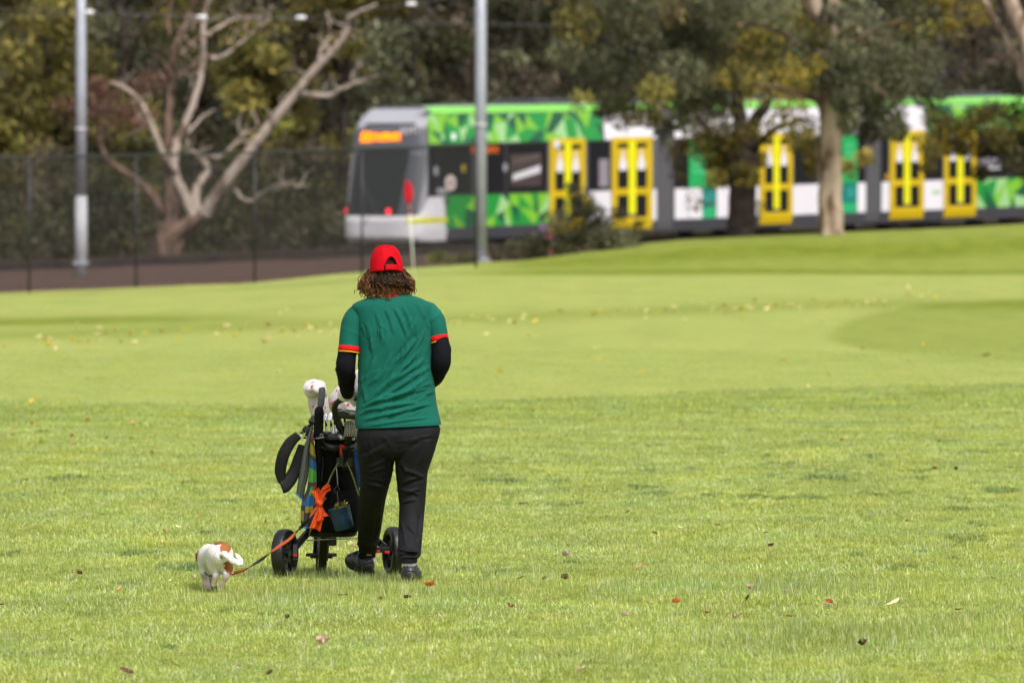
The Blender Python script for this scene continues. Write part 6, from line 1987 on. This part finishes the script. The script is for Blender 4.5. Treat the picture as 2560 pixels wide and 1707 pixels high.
# mesh pouch
def checker(name, base, light, scale, dots=True):
    m, nt, b_ = new_mat(name); N, L = nt.nodes, nt.links
    uv = N.new('ShaderNodeAttribute'); uv.attribute_name = 'UVpos'
    vr = N.new('ShaderNodeTexChecker'); vr.inputs['Scale'].default_value = scale
    vr.inputs['Color1'].default_value = (*base, 1); vr.inputs['Color2'].default_value = (*light, 1)
    L.new(uv.outputs['Vector'], vr.inputs['Vector']); L.new(vr.outputs['Color'], b_.inputs['Base Color'])
    b_.inputs['Roughness'].default_value = .8
    return m
def uvpos(o, arr):
    a = o.data.attributes.new('UVpos', 'FLOAT_VECTOR', 'POINT'); a.data.foreach_set('vector', np.asarray(arr, np.float32).ravel())
m_net = checker('woven_net', (.012, .012, .012), (.55, .5, .44), 1.0)
rows = [(1051, 866, 884, TD_ - .07, .03), (1056, 861, 889, TD_ - .07, .04), (1066, 859, 892, TD_ - .07, .05), (1080, 858, 894, TD_ - .07, .05), (1090, 857, 892, TD_ - .06, .045)]
V, F = pxloft(rows, m_net, 'net', bag, nu=60, sub=6, ex=2.2)
F.append(tuple(range(60))[::-1])
o = np_mesh('net_pouch', V, F, m_net, trolley)
r0 = np.arange(len(V)); uvpos(o, np.column_stack([(r0 % 60) * .38 + (r0 // 60) * .5, (r0 // 60) * .5 - (r0 % 60) * .38, np.full(len(V), .5)]))

# clubs
def parrot(mb_, c, ux_, uz_, s, nrm):
    """small embroidered bird: red body, green wing, blue tail"""
    def poly(pts, col, off):
        V = [c + ux_ * x * s + uz_ * y * s + nrm * off for x, y in pts]
        mb_.add(V, [tuple(range(len(pts)))], col)
    poly([(-.9, -.2), (-.6, -.7), (0, -.8), (.3, -.3), (.5, .4), (.2, .9), (-.2, .7), (-.6, .4)], (.55, .03, .02), .001)
    poly([(-.4, -.6), (.1, -.7), (.35, -.1), (.1, .5), (-.2, .1)], (.06, .14, .05), .002)
    poly([(.2, -.75), (.9, -.6), (1.1, 0), (.7, -.2), (.3, -.4)], (.5, .04, .03), .0015)
    poly([(.3, .5), (.8, .5), (.6, .9), (.35, .95)], (.04, .05, .22), .002)
    poly([(-.55, -.7), (-.45, -.7), (-.7, -1.5), (-.8, -1.45)], (.4, .2, .02), .002)
m_embr = M('embroidery', attr=True, rough=.8, var=.1)


def headcover(label, rows, lid=None, emblems=()):
    r_ = thing('covered_golf_club', label, 'golf club', P((rows[-1][1] + rows[-1][2]) / 2, rows[-1][0], rows[-1][3]), 'golf clubs with white covers in the bag')
    fl = [(rows[0][1] + 5, rows[2][0], rows[-1][1] + 14, rows[-1][0], 4, .005), (rows[0][2] - 12, rows[2][0] + 8, rows[-1][2] - 8, rows[-1][0] - 10, 4, .005), (rows[1][1], rows[3][0] + 5, rows[1][2], rows[3][0] - 8, 4, .004), (rows[1][1], rows[-2][0] + 4, rows[1][2], rows[-2][0] - 8, 4, .004)]
    V, F = pxloft(rows, m_headc, 'cover', r_, nu=60, sub=6, folds=fl, ex=2.1)
    F.append(tuple(range(60))[::-1])
    np_mesh('head_cover', V, F, m_headc, r_)
    mb = MB()
    for (px, py, d, sc) in emblems:
        parrot(mb, P(px, py, d), np.array([1, 0, 0]), np.array([0, .25, .97]), sc, np.array([0, -1, .1]))
    if emblems: mb.build('embroidery', m_embr, r_, col=True)
    mb = MB(); b_ = P((rows[-1][1] + rows[-1][2]) / 2, rows[-1][0], rows[-1][3])
    mb.tube([b_ + (0, 0, .02), b_ + (0.02, .1, -.45)], .006, 8); mb.build('shaft', m_shaft, r_, smooth=True)
    return r_
HCD = TD_ + .12
h1 = headcover('white leather covered golf club with bird emblem on its round top, left in the bag',
               [(949.5, 780, 797, HCD + .05, .02), (952, 768, 807, HCD + .03, .05), (958, 762, 813, HCD + .0, .075), (972, 760, 816, HCD - .03, .085), (984, 762, 818, HCD - .02, .08), (992, 768, 819, HCD, .065), (1005, 770, 821, HCD, .06), (1025, 773, 823, HCD, .055), (1040, 779, 822, HCD, .045), (1050, 785, 819, HCD, .035)],
               emblems=[(780, 966, HCD - .115, .0095), (782, 1016, HCD - .066, .008), (813, 1018, HCD - .055, .006)])
V, F = [], []                                           # the round lid with its seam
cl_ = P(783, 968, HCD - .055); nl = np.array([-.1, -.80, .6]); nl /= np.linalg.norm(nl); e1 = np.cross(nl, (0, 0, 1)); e1 /= np.linalg.norm(e1); e2 = np.cross(e1, nl)
e1 = -e1 if e1[0] < 0 else e1; e2 = -e2 if e2[2] < 0 else e2
for i, (r, h) in enumerate(((.002, .016), (.02, .0155), (.035, .012), (.046, .006), (.0505, .0), (.0525, -.004), (.050, -.010))):
    for t in np.linspace(0, 2 * math.pi, 40, endpoint=False): V.append(cl_ + r * (math.cos(t) * e1 * 1.06 + math.sin(t) * e2 * 1.05) + nl * h)
np_mesh('cover_lid', V, [tuple(f) for f in grid_faces(7, 40, True)] + [tuple(range(40))], m_headc, h1)
mb = MB(); parrot(mb, cl_ + nl * .019 + e1 * -.006 + e2 * .008, e1, e2, .014, nl); mb.build('embroidery', m_embr, h1, col=True)
mb = MB(); mb.tube([cl_ + .0515 * (math.cos(t) * e1 * 1.06 + math.sin(t) * e2 * 1.05) - nl * .006 for t in np.linspace(0, 2 * math.pi, 40)], .0017, 5, False); mb.build('piping', m_headc, h1, smooth=True)
headcover('white leather covered golf club with red emblem leaning behind the gloved hand',
          [(960, 848, 862, HCD + .1, .02), (966, 842, 872, HCD + .1, .045), (978, 832, 880, HCD + .1, .06), (992, 823, 886, HCD + .1, .062), (1008, 821, 889, HCD + .1, .062), (1022, 824, 890, HCD + .1, .055), (1036, 834, 888, HCD + .1, .045), (1046, 842, 880, HCD + .1, .03)],
          emblems=[(830, 1008, HCD + .03, .012), (870, 1012, HCD + .02, .011), (842, 976, HCD + .05, .006)])
headcover('white leather covered golf club mostly hidden behind the green polo',
          [(924, 893, 905, HCD + .2, .02), (929, 886, 915, HCD + .2, .045), (940, 884, 922, HCD + .2, .055), (965, 884, 925, HCD + .2, .06), (990, 882, 922, HCD + .2, .055), (1015, 878, 912, HCD + .2, .045), (1040, 874, 900, HCD + .2, .035)])
# irons: hosel, blade and shaft
for i, (x, y, lab) in enumerate(((415, 455, 'chrome iron club at the left of the row of irons in the bag'), (455, 455, 'chrome iron club in the middle of the row of irons'), (483, 440, 'chrome iron club nearest the curved handle'), (490, 565, 'chrome iron club set lower near the bag rim'))):
    b_ = t8(x, y, .08 + .03 * i)
    r_ = thing('golf_iron', lab, 'golf club', b_, 'bare irons in the bag')
    V, F = [], []
    pf_ = [(-.012, -.014), (-.017, .008), (-.010, .026), (.004, .030), (.014, .012), (.012, -.012)]
    for th in (-.006, .006):
        for (x_, z_) in pf_: V.append(b_ + np.array([x_ + th * .3, th * 1.4 + z_ * .3, z_]))
    n = 6
    F = [tuple(range(n))[::-1], tuple(range(n, 2 * n))] + [(j, (j + 1) % n, n + (j + 1) % n, n + j) for j in range(n)]
    o = np_mesh('club_head', V, F, m_steel_, r_, smooth=False); md = o.modifiers.new('b', 'BEVEL'); md.width = .003; md.segments = 2
    mb = MB(); mb.tube([b_ + (.004, 0, -.005), b_ + (.006, .01, -.04)], [.007, .0065], 10); mb.build('hosel', m_steel_, r_, smooth=True)
    mb = MB(); mb.tube([b_ + (.006, .01, -.04), b_ + (.03, .12, -.5)], .005, 8); mb.build('shaft', m_shaft, r_, smooth=True)

# furled umbrella beside the bag
um = thing('umbrella', 'furled black umbrella with grey grip standing upright at the left of the bag', 'umbrella', t8(365, 1000, -.02))
mb = MB(); mb.tube([t8(395, 222, -.10), t8(393, 230, -.10), t8(388, 300, -.09), t8(382, 350, -.085), t8(380, 372, -.085)], [.0165, .0185, .0178, .0185, .012], 18); mb.build('grip', m_grey, um, smooth=True)
mb = MB(); mb.tube([t8(396, 219, -.105), t8(396, 223, -.104)], .0135, 16); mb.build('grip_cap', m_frame, um, smooth=True)
mb = MB(); mb.tube(smooth_path([t8(380, 368, -.085), t8(376, 385, -.08), t8(370, 400, -.08), t8(366, 500, -.06), t8(362, 600, -.05), t8(362, 620, -.045), t8(360, 800, -.02), t8(362, 1000, .0), t8(368, 1150, .05)], 5),
                   np.interp(np.linspace(0, 1, 41), [0, .1, .2, .25, .5, .6, .65, .9, 1], [.014, .018, .022, .0255, .026, .026, .019, .015, .012]), 18); mb.build('canopy', m_bag, um, smooth=True)
mb = MB(); mb.tube([t8(368, 610, -.048) + .027 * np.array([math.cos(a), math.sin(a), .1 * math.cos(a)]) for a in np.linspace(0, 2 * math.pi, 24)], .004, 6, False); mb.tube([t8(388, 590, -.09) + .008 * np.array([math.cos(a), 0, math.sin(a)]) for a in np.linspace(0, 2 * math.pi, 14)], .0022, 5, False); mb.build('tie_ring', m_cable, um, smooth=True)

# towels
def towel(name, label, left, right, m, depth, nu=24, amp=.01, seed=0, cat='towel'):
    """hanging cloth between two edges given in close-up pixels"""
    L_ = smooth_path(left, 8); R_ = smooth_path(right, 8); n = len(L_)
    V, UV = [], []
    r = np.random.default_rng(seed); ph = r.uniform(0, 6)
    for i in range(n):
        for j in range(nu):
            s = j / (nu - 1)
            x, y = L_[i] * (1 - s) + R_[i] * s
            t = i / (n - 1)
            V.append(t8(x, y, depth + .03 * t - .05 * math.sin(math.pi * s) + amp * math.sin(s * 9 + ph) * t + amp * .5 * math.sin(s * 17 + t * 3)))
            UV.append((s, t, .5))
    o = np_mesh(name, np.array(V), grid_faces(n, nu)[:, ::-1], m, None, org=t8(*L_[-1], depth))
    o.modifiers.new('cloth', 'SOLIDIFY').thickness = .004
    uvpos(o, UV)
    tag(o, label, cat)
    return o, L_, R_, V, n, nu


def dotted(name, base, dot, sx, sy, rad):
    m, nt, b_ = new_mat(name); N, L = nt.nodes, nt.links
    at = N.new('ShaderNodeAttribute'); at.attribute_name = 'UVpos'
    sep = N.new('ShaderNodeSeparateXYZ'); L.new(at.outputs['Vector'], sep.inputs[0])
    fx = math_node(N, L, 'FRACT', math_node(N, L, 'MULTIPLY', sep.outputs[0], sx)); fy = math_node(N, L, 'FRACT', math_node(N, L, 'MULTIPLY', sep.outputs[1], sy))
    dx = math_node(N, L, 'SUBTRACT', fx, .5); dy = math_node(N, L, 'SUBTRACT', fy, .5)
    dd = math_node(N, L, 'ADD', math_node(N, L, 'MULTIPLY', dx, dx), math_node(N, L, 'MULTIPLY', dy, dy))
    k = math_node(N, L, 'LESS_THAN', dd, rad)
    c = mix_rgb(N, L, k, base, dot); L.new(c, b_.inputs['Base Color']); b_.inputs['Roughness'].default_value = .9
    return m
m_tw1 = dotted('dotted_towel_weave', (.038, .045, .042), (.26, .30, .22), 9, 62, .07)
o, L_, R_, V, n, nu = towel('towel', 'grey green dotted towel with blue edge hanging at the left of the bag', [(308, 520), (292, 545), (262, 640), (235, 760), (212, 900), (195, 1000), (188, 1045)], [(326, 520), (322, 550), (300, 660), (292, 780), (285, 900), (262, 1000), (245, 1095)], m_tw1, -.02, amp=.008, seed=1)
m_blue = M('blue_towel_edge', (.02, .20, .55), rough=.8, var=.05)
mb = MB(); mb.tube(np.array(V[-nu:]), .004, 6); mb.build('border', m_blue, o, smooth=True)


def patch_mat():
    """charcoal cloth with woven colour patches"""
    m, nt, b_ = new_mat('patched_towel_weave'); N, L = nt.nodes, nt.links
    at = N.new('ShaderNodeAttribute'); at.attribute_name = 'UVpos'
    sep = N.new('ShaderNodeSeparateXYZ'); L.new(at.outputs['Vector'], sep.inputs[0])
    s, t = sep.outputs[0], sep.outputs[1]
    c = (.042, .040, .042)
    def band(lo, hi, v): return math_node(N, L, 'MULTIPLY', math_node(N, L, 'GREATER_THAN', v, lo), math_node(N, L, 'LESS_THAN', v, hi))
    # weave holes
    wx = math_node(N, L, 'FRACT', math_node(N, L, 'MULTIPLY', s, 14)); wy = math_node(N, L, 'FRACT', math_node(N, L, 'MULTIPLY', t, 120))
    weave = math_node(N, L, 'MAXIMUM', math_node(N, L, 'GREATER_THAN', wx, .35), math_node(N, L, 'GREATER_THAN', wy, .5))
    for (s0, s1, t0, t1, colr) in ((-.1, 1.1, .0, .065, (.42, .03, .03)), (.0, 1.1, .14, .245, (.42, .29, .02)), (.0, 1.1, .29, .375, (.01, .13, .36)), (-.1, 1.1, .38, .515, (.09, .40, .06)), (.55, 1.1, .53, .60, (.36, .02, .04)),
                                   (.35, .75, .56, .655, (.06, .34, .07)), (.3, .85, .66, .775, (.01, .13, .38)), (.3, .8, .78, .85, (.45, .28, .02)), (-.1, .28, .72, .775, (.01, .13, .38)), (-.1, .22, .83, .935, (.42, .27, .05))):
        k = math_node(N, L, 'MULTIPLY', band(s0, s1, s), band(t0, t1, t)); k = math_node(N, L, 'MULTIPLY', k, weave)
        c = mix_rgb(N, L, k, c, colr)
    L.new(c, b_.inputs['Base Color']); b_.inputs['Roughness'].default_value = .9
    return m
o, L_, R_, V, n, nu = towel('towel', 'charcoal towel with bright colour patches hanging between strap and bag', [(308, 580), (300, 640), (292, 760), (288, 880), (275, 1000), (235, 1100), (225, 1200), (226, 1308)], [(322, 580), (334, 690), (346, 800), (350, 900), (350, 1000), (345, 1100), (340, 1200), (322, 1314)], patch_mat(), -.07, amp=.008, seed=2)
mb = MB(); mb.tube(np.array(V[-nu:]), .004, 6); mb.build('border', m_blue, o, smooth=True)
m_tw3 = M('blue_towel_cotton', (.03, .10, .30), rough=.95, var=.3, vscale=8, bump=.5, bscale=200, bdist=.003)
o, L_, R_, V, n, nu = towel('towel', 'blue towel hanging at the right of the bag beside the trouser leg', [(640, 690), (645, 800), (660, 900), (672, 1000)], [(690, 690), (700, 760), (706, 880), (704, 985)], m_tw3, -.03, amp=.008, seed=3)
mb = MB(); mb.box(t8(695, 775, -.09), (.01, .004, .05)); mb.build('label_patch', M('yellow_patch', (.5, .5, .1), var=0), o)

# blue pot hanging on its hook, with dry moss
pot = thing('hanging_pot', 'dark blue plastic pot of yellowish moss hanging tilted from the trolley', 'pot', t8(545, 1240, -.14))
top_c, bot_c = t8(523, 1155, -.13), t8(570, 1322, -.12)
ax = top_c - bot_c; ax_n = ax / np.linalg.norm(ax)
V = []
ringsP = [(0.0, .001), (0.0, .046), (.03, .0505), (.5, .0545), (.97, .0575), (1.0, .060), (1.02, .0595), (1.0, .0555), (.80, .054), (.78, .001)]
e1 = np.cross(ax_n, (0, 1, 0)); e1 /= np.linalg.norm(e1); e2 = np.cross(ax_n, e1)
for (t, r) in ringsP:
    for a in np.linspace(0, 2 * math.pi, 40, endpoint=False): V.append(bot_c + ax * t + r * (math.cos(a) * e1 + math.sin(a) * e2))
np_mesh('pot_body', V, [tuple(f) for f in grid_faces(len(ringsP), 40, True)], m_pot, pot)
m_moss = M('dry_moss', attr=True, rough=.9, var=.2)
V, F, C = leaves([(bot_c + ax * .92 + e1 * x + e2 * y, (.020, .020, .018), 70, p) for x, y, p in ((0, 0, 'tan'), (.02, .01, 'yellow'), (-.02, .0, 'olive'), (.01, -.02, 'tan'), (-.03, .01, 'lime'), (-.015, .02, 'yellow'))] +
                 [(bot_c + ax * 1.10 + e1 * x, (.013, .015, .018), 36, p) for x, p in ((-.036, 'yellow'), (-.02, 'tan'), (0.005, 'lime'))], .016, rngc, -.3)
np_mesh('moss', V, F, m_moss, pot, smooth=False, col=C * 1.3)
mb = MB(); mb.tube(smooth_path([t8(515, 985, -.09), t8(498, 1000, -.09), t8(488, 1020, -.09), t8(495, 1038, -.09), t8(510, 1030, -.09), t8(512, 1060, -.1), t8(520, 1120, -.12), t8(524, 1170, -.13)], 5), .004, 7); mb.tube([t8(520, 990, -.09), t8(526, 1020, -.09), t8(520, 1040, -.09)], .003, 6); mb.build('hook', m_frame, pot, smooth=True)

# orange bag knotted round the leash
ob = thing('plastic_bag', 'bright orange plastic bag knotted to the leash end on the trolley', 'bag', t8(368, 1130, -.18))
def wing(pts, w0, w1, dd, seed, lean=(1, 0)):
    """crumpled flap from the knot outwards"""
    p = smooth_path([t8(x, y, dd) for x, y in pts], 8); n = len(p); r = np.random.default_rng(seed)
    V = []; m_ = 14
    T = np.gradient(p, axis=0); T /= np.linalg.norm(T, axis=1)[:, None]
    ph = r.uniform(0, 6, 3)
    for i in range(n):
        t = i / (n - 1); w = w0 + (w1 - w0) * t ** .8
        side = np.cross(T[i], (0, 1, 0)); side /= np.linalg.norm(side)
        for j in range(m_):
            s = j / (m_ - 1) * 2 - 1
            V.append(p[i] + side * w * s + np.array([0, 1, 0]) * (.012 * t * math.sin(s * 3 + ph[0]) + .004 * math.sin(s * 8 + t * 5 + ph[1]) * (.4 + t)) + T[i] * .006 * t * math.sin(s * 2 + ph[2]))
    o = np_mesh('flap', V, grid_faces(n, m_), m_orange, ob); o.modifiers.new('film', 'SOLIDIFY').thickness = .0008
wing([(368, 1125), (385, 1070), (410, 1020), (450, 990)], .010, .020, -.18, 1)
wing([(366, 1125), (360, 1075), (350, 1040), (335, 1012)], .012, .024, -.185, 2)
wing([(370, 1120), (372, 1180), (358, 1250), (335, 1330)], .012, .030, -.19, 3)
wing([(372, 1125), (385, 1165), (402, 1200), (428, 1226)], .009, .013, -.18, 4)
wing([(370, 1140), (376, 1200), (372, 1260)], .010, .022, -.20, 5)
mb = MB(); kc = t8(368, 1118, -.19)
mb.tube([kc + .013 * np.array([math.cos(a), .5 * math.sin(2 * a), .8 * math.sin(a)]) for a in np.linspace(0, 2 * math.pi, 22)], .009, 8, False)
mb.tube([kc + (-.012, -.01, .02), kc + (0, -.014, 0), kc + (.012, -.01, -.02)], [.006, .012, .006], 8); mb.build('knot', m_orange, ob, smooth=True)

# leash: one side orange, the other black, twisting
m_lblack = m_harn
kd1 = TD_ - .19
lp = [(640 + 0, 0)]
pts = [dg(905, 878, -.05), dg(1080, 820, -.06), dg(1190, 772, -.05), dg(1350, 670, -.03), dg(1510, 555, .0), dg(1660, 440, .15), dg(1850, 312, .3), dg(1960, 200, .42)] + [t8(215, 1320, -.20), t8(272, 1262, -.20), t8(320, 1195, -.20), t8(365, 1140, -.19), t8(410, 1085, -.15), t8(418, 1075, -.13)]
tw = [0.15, .35, 1.5708, 2.7, 1.5708 * 3 - 3.14, .5, .35, 1.5, 2.6, 2.6, 3.6, 3.5, 3.4, 3.4]
tw = [.2, .3, 1.45, 2.7, 4.6, 5.9, 6.1, 7.4, 9.2, 10.2, 12.3, 12.5, 12.5, 12.5]
p = smooth_path(pts, 8); a_ = smooth_path(np.array(tw)[:, None], 8)[:, 0]; n = len(p)
V, Vb = [], []
T = np.gradient(p, axis=0); T /= np.linalg.norm(T, axis=1)[:, None]
for i in range(n):
    e_ = np.cross(T[i], (0, 1, 0)); e_ /= np.linalg.norm(e_); f_ = np.cross(T[i], e_)
    w = (e_ * math.cos(a_[i]) + f_ * math.sin(a_[i])) * .0078; nn_ = np.cross(T[i], w); nn_ = nn_ / np.linalg.norm(nn_) * .0012
    V += [p[i] - w + nn_, p[i] + w + nn_]; Vb += [p[i] - w - nn_, p[i] + w - nn_]
m2 = len(V)
F = [tuple(f) for f in grid_faces(n, 2)] + [tuple(int(k_) + m2 for k_ in f)[::-1] for f in grid_faces(n, 2)]
F += [(2 * i, 2 * (i + 1), m2 + 2 * (i + 1), m2 + 2 * i) for i in range(n - 1)] + [(2 * i + 1, m2 + 2 * i + 1, m2 + 2 * (i + 1) + 1, 2 * (i + 1) + 1) for i in range(n - 1)]
mi = [0] * (n - 1) + [1] * (n - 1) + [1] * (2 * (n - 1))
leash = np_mesh('dog_leash', V + Vb, F, None, None, org=dg(1190, 772), mats=[m_lorange, m_lblack], midx=mi)
tag(leash, 'twisted orange and black dog leash running from dog to trolley', 'leash')
mb = MB(); mb.box(dg(925, 862, -.062), (.014, .006, .008), Matrix.Rotation(.35, 3, 'Y')); mb.build('clip', m_steel_, leash, bevel=.002)

# ------------------------------------------------------------------ fallen leaves
def leaf_mesh(name, w, l, curl, lobes, seed):
    r = np.random.default_rng(seed); V = []
    nl_, nw = 9, 5
    for i in range(nl_):
        t = i / (nl_ - 1)
        wd = w * (math.sin(math.pi * min(1, t * .93 + .05)) ** .8) * (1 + (.35 * math.sin(t * 19) if lobes else 0)) + .0006
        for j in range(nw):
            s = j / (nw - 1) * 2 - 1
            V.append((s * wd / 2, (t - .5) * l, .006 + curl * (s * s * w * .6 + (t - .5) ** 2 * l * .7) + r.uniform(-1, 1) * .002))
    me = bpy.data.meshes.new(name)
    me.from_pydata(V, [], [tuple(int(q_) for q_ in f) for f in grid_faces(nl_, nw)])
    me.polygons.foreach_set('use_smooth', np.ones(len(me.polygons), bool))
    return me
LEAFM = {'brown': (.11, .06, .033), 'orange': (.50, .15, .03), 'rust': (.30, .075, .02), 'tan': (.42, .27, .10), 'cream': (.78, .66, .36), 'pale pink': (.55, .38, .32), 'yellow': (.66, .46, .05)}
leafmats = {k: M('leaf_' + k.replace(' ', '_'), v, rough=.7, var=.3, vscale=90, transl=.15) for k, v in LEAFM.items()}
leafmesh = {}
for k in LEAFM:
    for v in range(3):
        me = leaf_mesh('fallen_leaf', (.034, .05, .042)[v], (.075, .06, .09)[v], (.5, .8, .35)[v], v == 1, v)
        me.materials.append(leafmats[k]); leafmesh[k, v] = me
def where(px, py):
    if py < 1000: return None
    if py > 1560: return 'near the bottom edge of the lawn'
    if py < 1230: return 'on the rough left of the trolley' if px < 800 else ('on the rough right of the walker' )
    if px < 480: return 'left of the dog'
    if px < 900: return 'between the dog and the walker'
    return 'on the grass right of the shoes'
LV = []
for (x, y, c, s) in ((186, 503, 'brown', 1.1), (640, 538, 'brown', .8), (755, 635, 'tan', 1.3), (865, 608, 'cream', .9), (1025, 597, 'tan', .9), (800, 536, 'cream', .7), (1235, 630, 'brown', .8), (1260, 688, 'brown', .9), (725, 718, 'cream', 1), (690, 776, 'tan', 1.1), (375, 733, 'pale pink', 1.5),
                     (370, 830, 'brown', 1.2), (276, 830, 'brown', .8), (175, 828, 'brown', .8), (852, 935, 'orange', 1.1), (1512, 933, 'rust', 1.2), (1790, 942, 'cream', 1.6), (130, 957, 'tan', 1.1), (1170, 876, 'pale pink', 1.2), (1160, 915, 'brown', .9), (1345, 997, 'rust', .9), (1100, 1003, 'pale pink', .9),
                     (2070, 967, 'rust', .8), (2220, 828, 'rust', .6), (1660, 1122, 'brown', 1.3), (440, 1235, 'pale pink', 1.5), (625, 993, 'pale pink', 1), (1925, 105, 'pale pink', 1.2), (2195, 130, 'orange', .8), (155, 128, 'cream', 1), (275, 136, 'orange', .7), (1565, 225, 'orange', .9), (2060, 350, 'brown', 1.1), (1965, 350, 'rust', .9),
                     (1310, 65, 'orange', .7), (955, 100, 'tan', .7), (230, 98, 'orange', .7), (345, 97, 'yellow', .8), (1820, 358, 'brown', .7), (1455, 645, 'brown', .5), (1665, 515, 'brown', .5), (1845, 578, 'brown', .5), (285, 928, 'pale pink', .8), (1020, 665, 'brown', .5), (1780, 1007, 'cream', .7), (1680, 1010, 'cream', .9), (980, 980, 'rust', .5), (1320, 887, 'pale pink', .7), (740, 940, 'cream', .6), (1185, 1165, 'pale pink', .7)):
    LV.append((1200 + x / 1.729, 980 + y / 1.729, c, s))
for (x, y, c, s) in ((735, 147, 'tan', 1.6), (225, 258, 'rust', 1), (400, 222, 'rust', .9), (395, 262, 'tan', 1.5), (490, 133, 'orange', 1), (725, 237, 'yellow', 1.2), (840, 315, 'orange', 1.2), (1130, 258, 'yellow', 1), (68, 213, 'tan', 1), (75, 178, 'orange', .9), (140, 468, 'brown', .9), (910, 755, 'tan', 1.3), (1475, 700, 'brown', .8),
                     (1595, 690, 'tan', 1), (440, 995, 'brown', .9), (660, 1080, 'tan', 1.1), (1070, 1025, 'cream', 1.3), (1590, 1240, 'brown', .8), (1790, 1388, 'pale pink', 1.7), (1900, 1115, 'brown', .9), (395, 1365, 'brown', .6), (965, 1505, 'tan', .9), (700, 1545, 'brown', 1.3), (1505, 1548, 'brown', 1.1), (1520, 300, 'orange', .9), (900, 382, 'orange', .7),
                     (290, 300, 'yellow', .7), (585, 232, 'brown', .6), (1510, 372, 'tan', 1), (815, 250, 'yellow', .8), (20, 222, 'orange', .8), (165, 22, 'yellow', 1.3), (175, 150, 'orange', .9), (530, 290, 'yellow', .8), (1320, 527, 'tan', .6), (1095, 668, 'tan', .7), (985, 730, 'cream', .8), (5, 1168, 'rust', .8), (1310, 1515, 'pale pink', .8), (940, 1035, 'cream', .8), (875, 1100, 'tan', .6), (1100, 745, 'tan', .6)):
    LV.append((x / 2.218, 1000 + y / 2.218, c, s))
LV += [(1075, 1481, 'orange', 1.5), (1085, 1477, 'tan', 1.1), (880, 1380, 'cream', 1.4), (862, 1502, 'brown', .8), (1020, 1507, 'brown', 1.0), (2468, 890, 'rust', 1.1), (2478, 896, 'cream', .9), (950, 1512, 'brown', .6)]
rl = np.random.default_rng(77)
for _ in range(165):                                     # the drift across the fairway
    px = rl.uniform(-30, 2400)
    py = np.interp(px, [0, 480, 860, 1280, 1500, 1800, 2100, 2300], [850, 826, 806, 796, 786, 770, 762, 738]) + rl.normal(0, 7) + (rl.exponential(14) if px < 900 or rl.uniform() < .3 else 0)
    LV.append((px, py, ('yellow', 'cream', 'cream', 'yellow', 'tan', 'cream')[rl.integers(6)], rl.uniform(.75, 1.4)))
for _ in range(40):
    LV.append((rl.uniform(0, 2560), rl.uniform(715, 985), ('yellow', 'cream', 'cream', 'tan')[rl.integers(4)], rl.uniform(.6, 1.1)))
for i, (px, py, c, s) in enumerate(LV):
    # ground distance of that photo row
    d = CAMH * FPX / (py - 422)
    for _ in range(6):
        x = (px - 1280) / FPX * d
        d = (CAMH - float(lawn_z(x, d))) * FPX / (py - 422)
    d = min(d, 176)
    x = (px - 1280) / FPX * d
    o = bpy.data.objects.new('fallen_leaf', leafmesh[c, int(rl.integers(3))]); COL.objects.link(o)
    near = py > 1010
    o.location = (x, d, float(lawn_z(x, d)) + (.026 if near else .004))
    o.rotation_euler = (rl.normal(0, .3), rl.normal(0, .3), rl.uniform(0, 6.28))
    sc = s * (0.62 if near else 1.05); o.scale = (sc, sc, sc)
    ORG[o.name] = np.array(o.location)
    w_ = where(px, py)
    w_ = w_ if w_ else ('in the leaf drift across the mown fairway' if i >= len(LV) - 205 else 'on the mown grass')
    sz = 'large ' if s > 1.18 else 'small ' if s < .78 else ''
    tag(o, '%s%s fallen leaf lying %s' % (sz, c, w_), 'leaf', 'fallen %s leaves %s' % (c, w_))
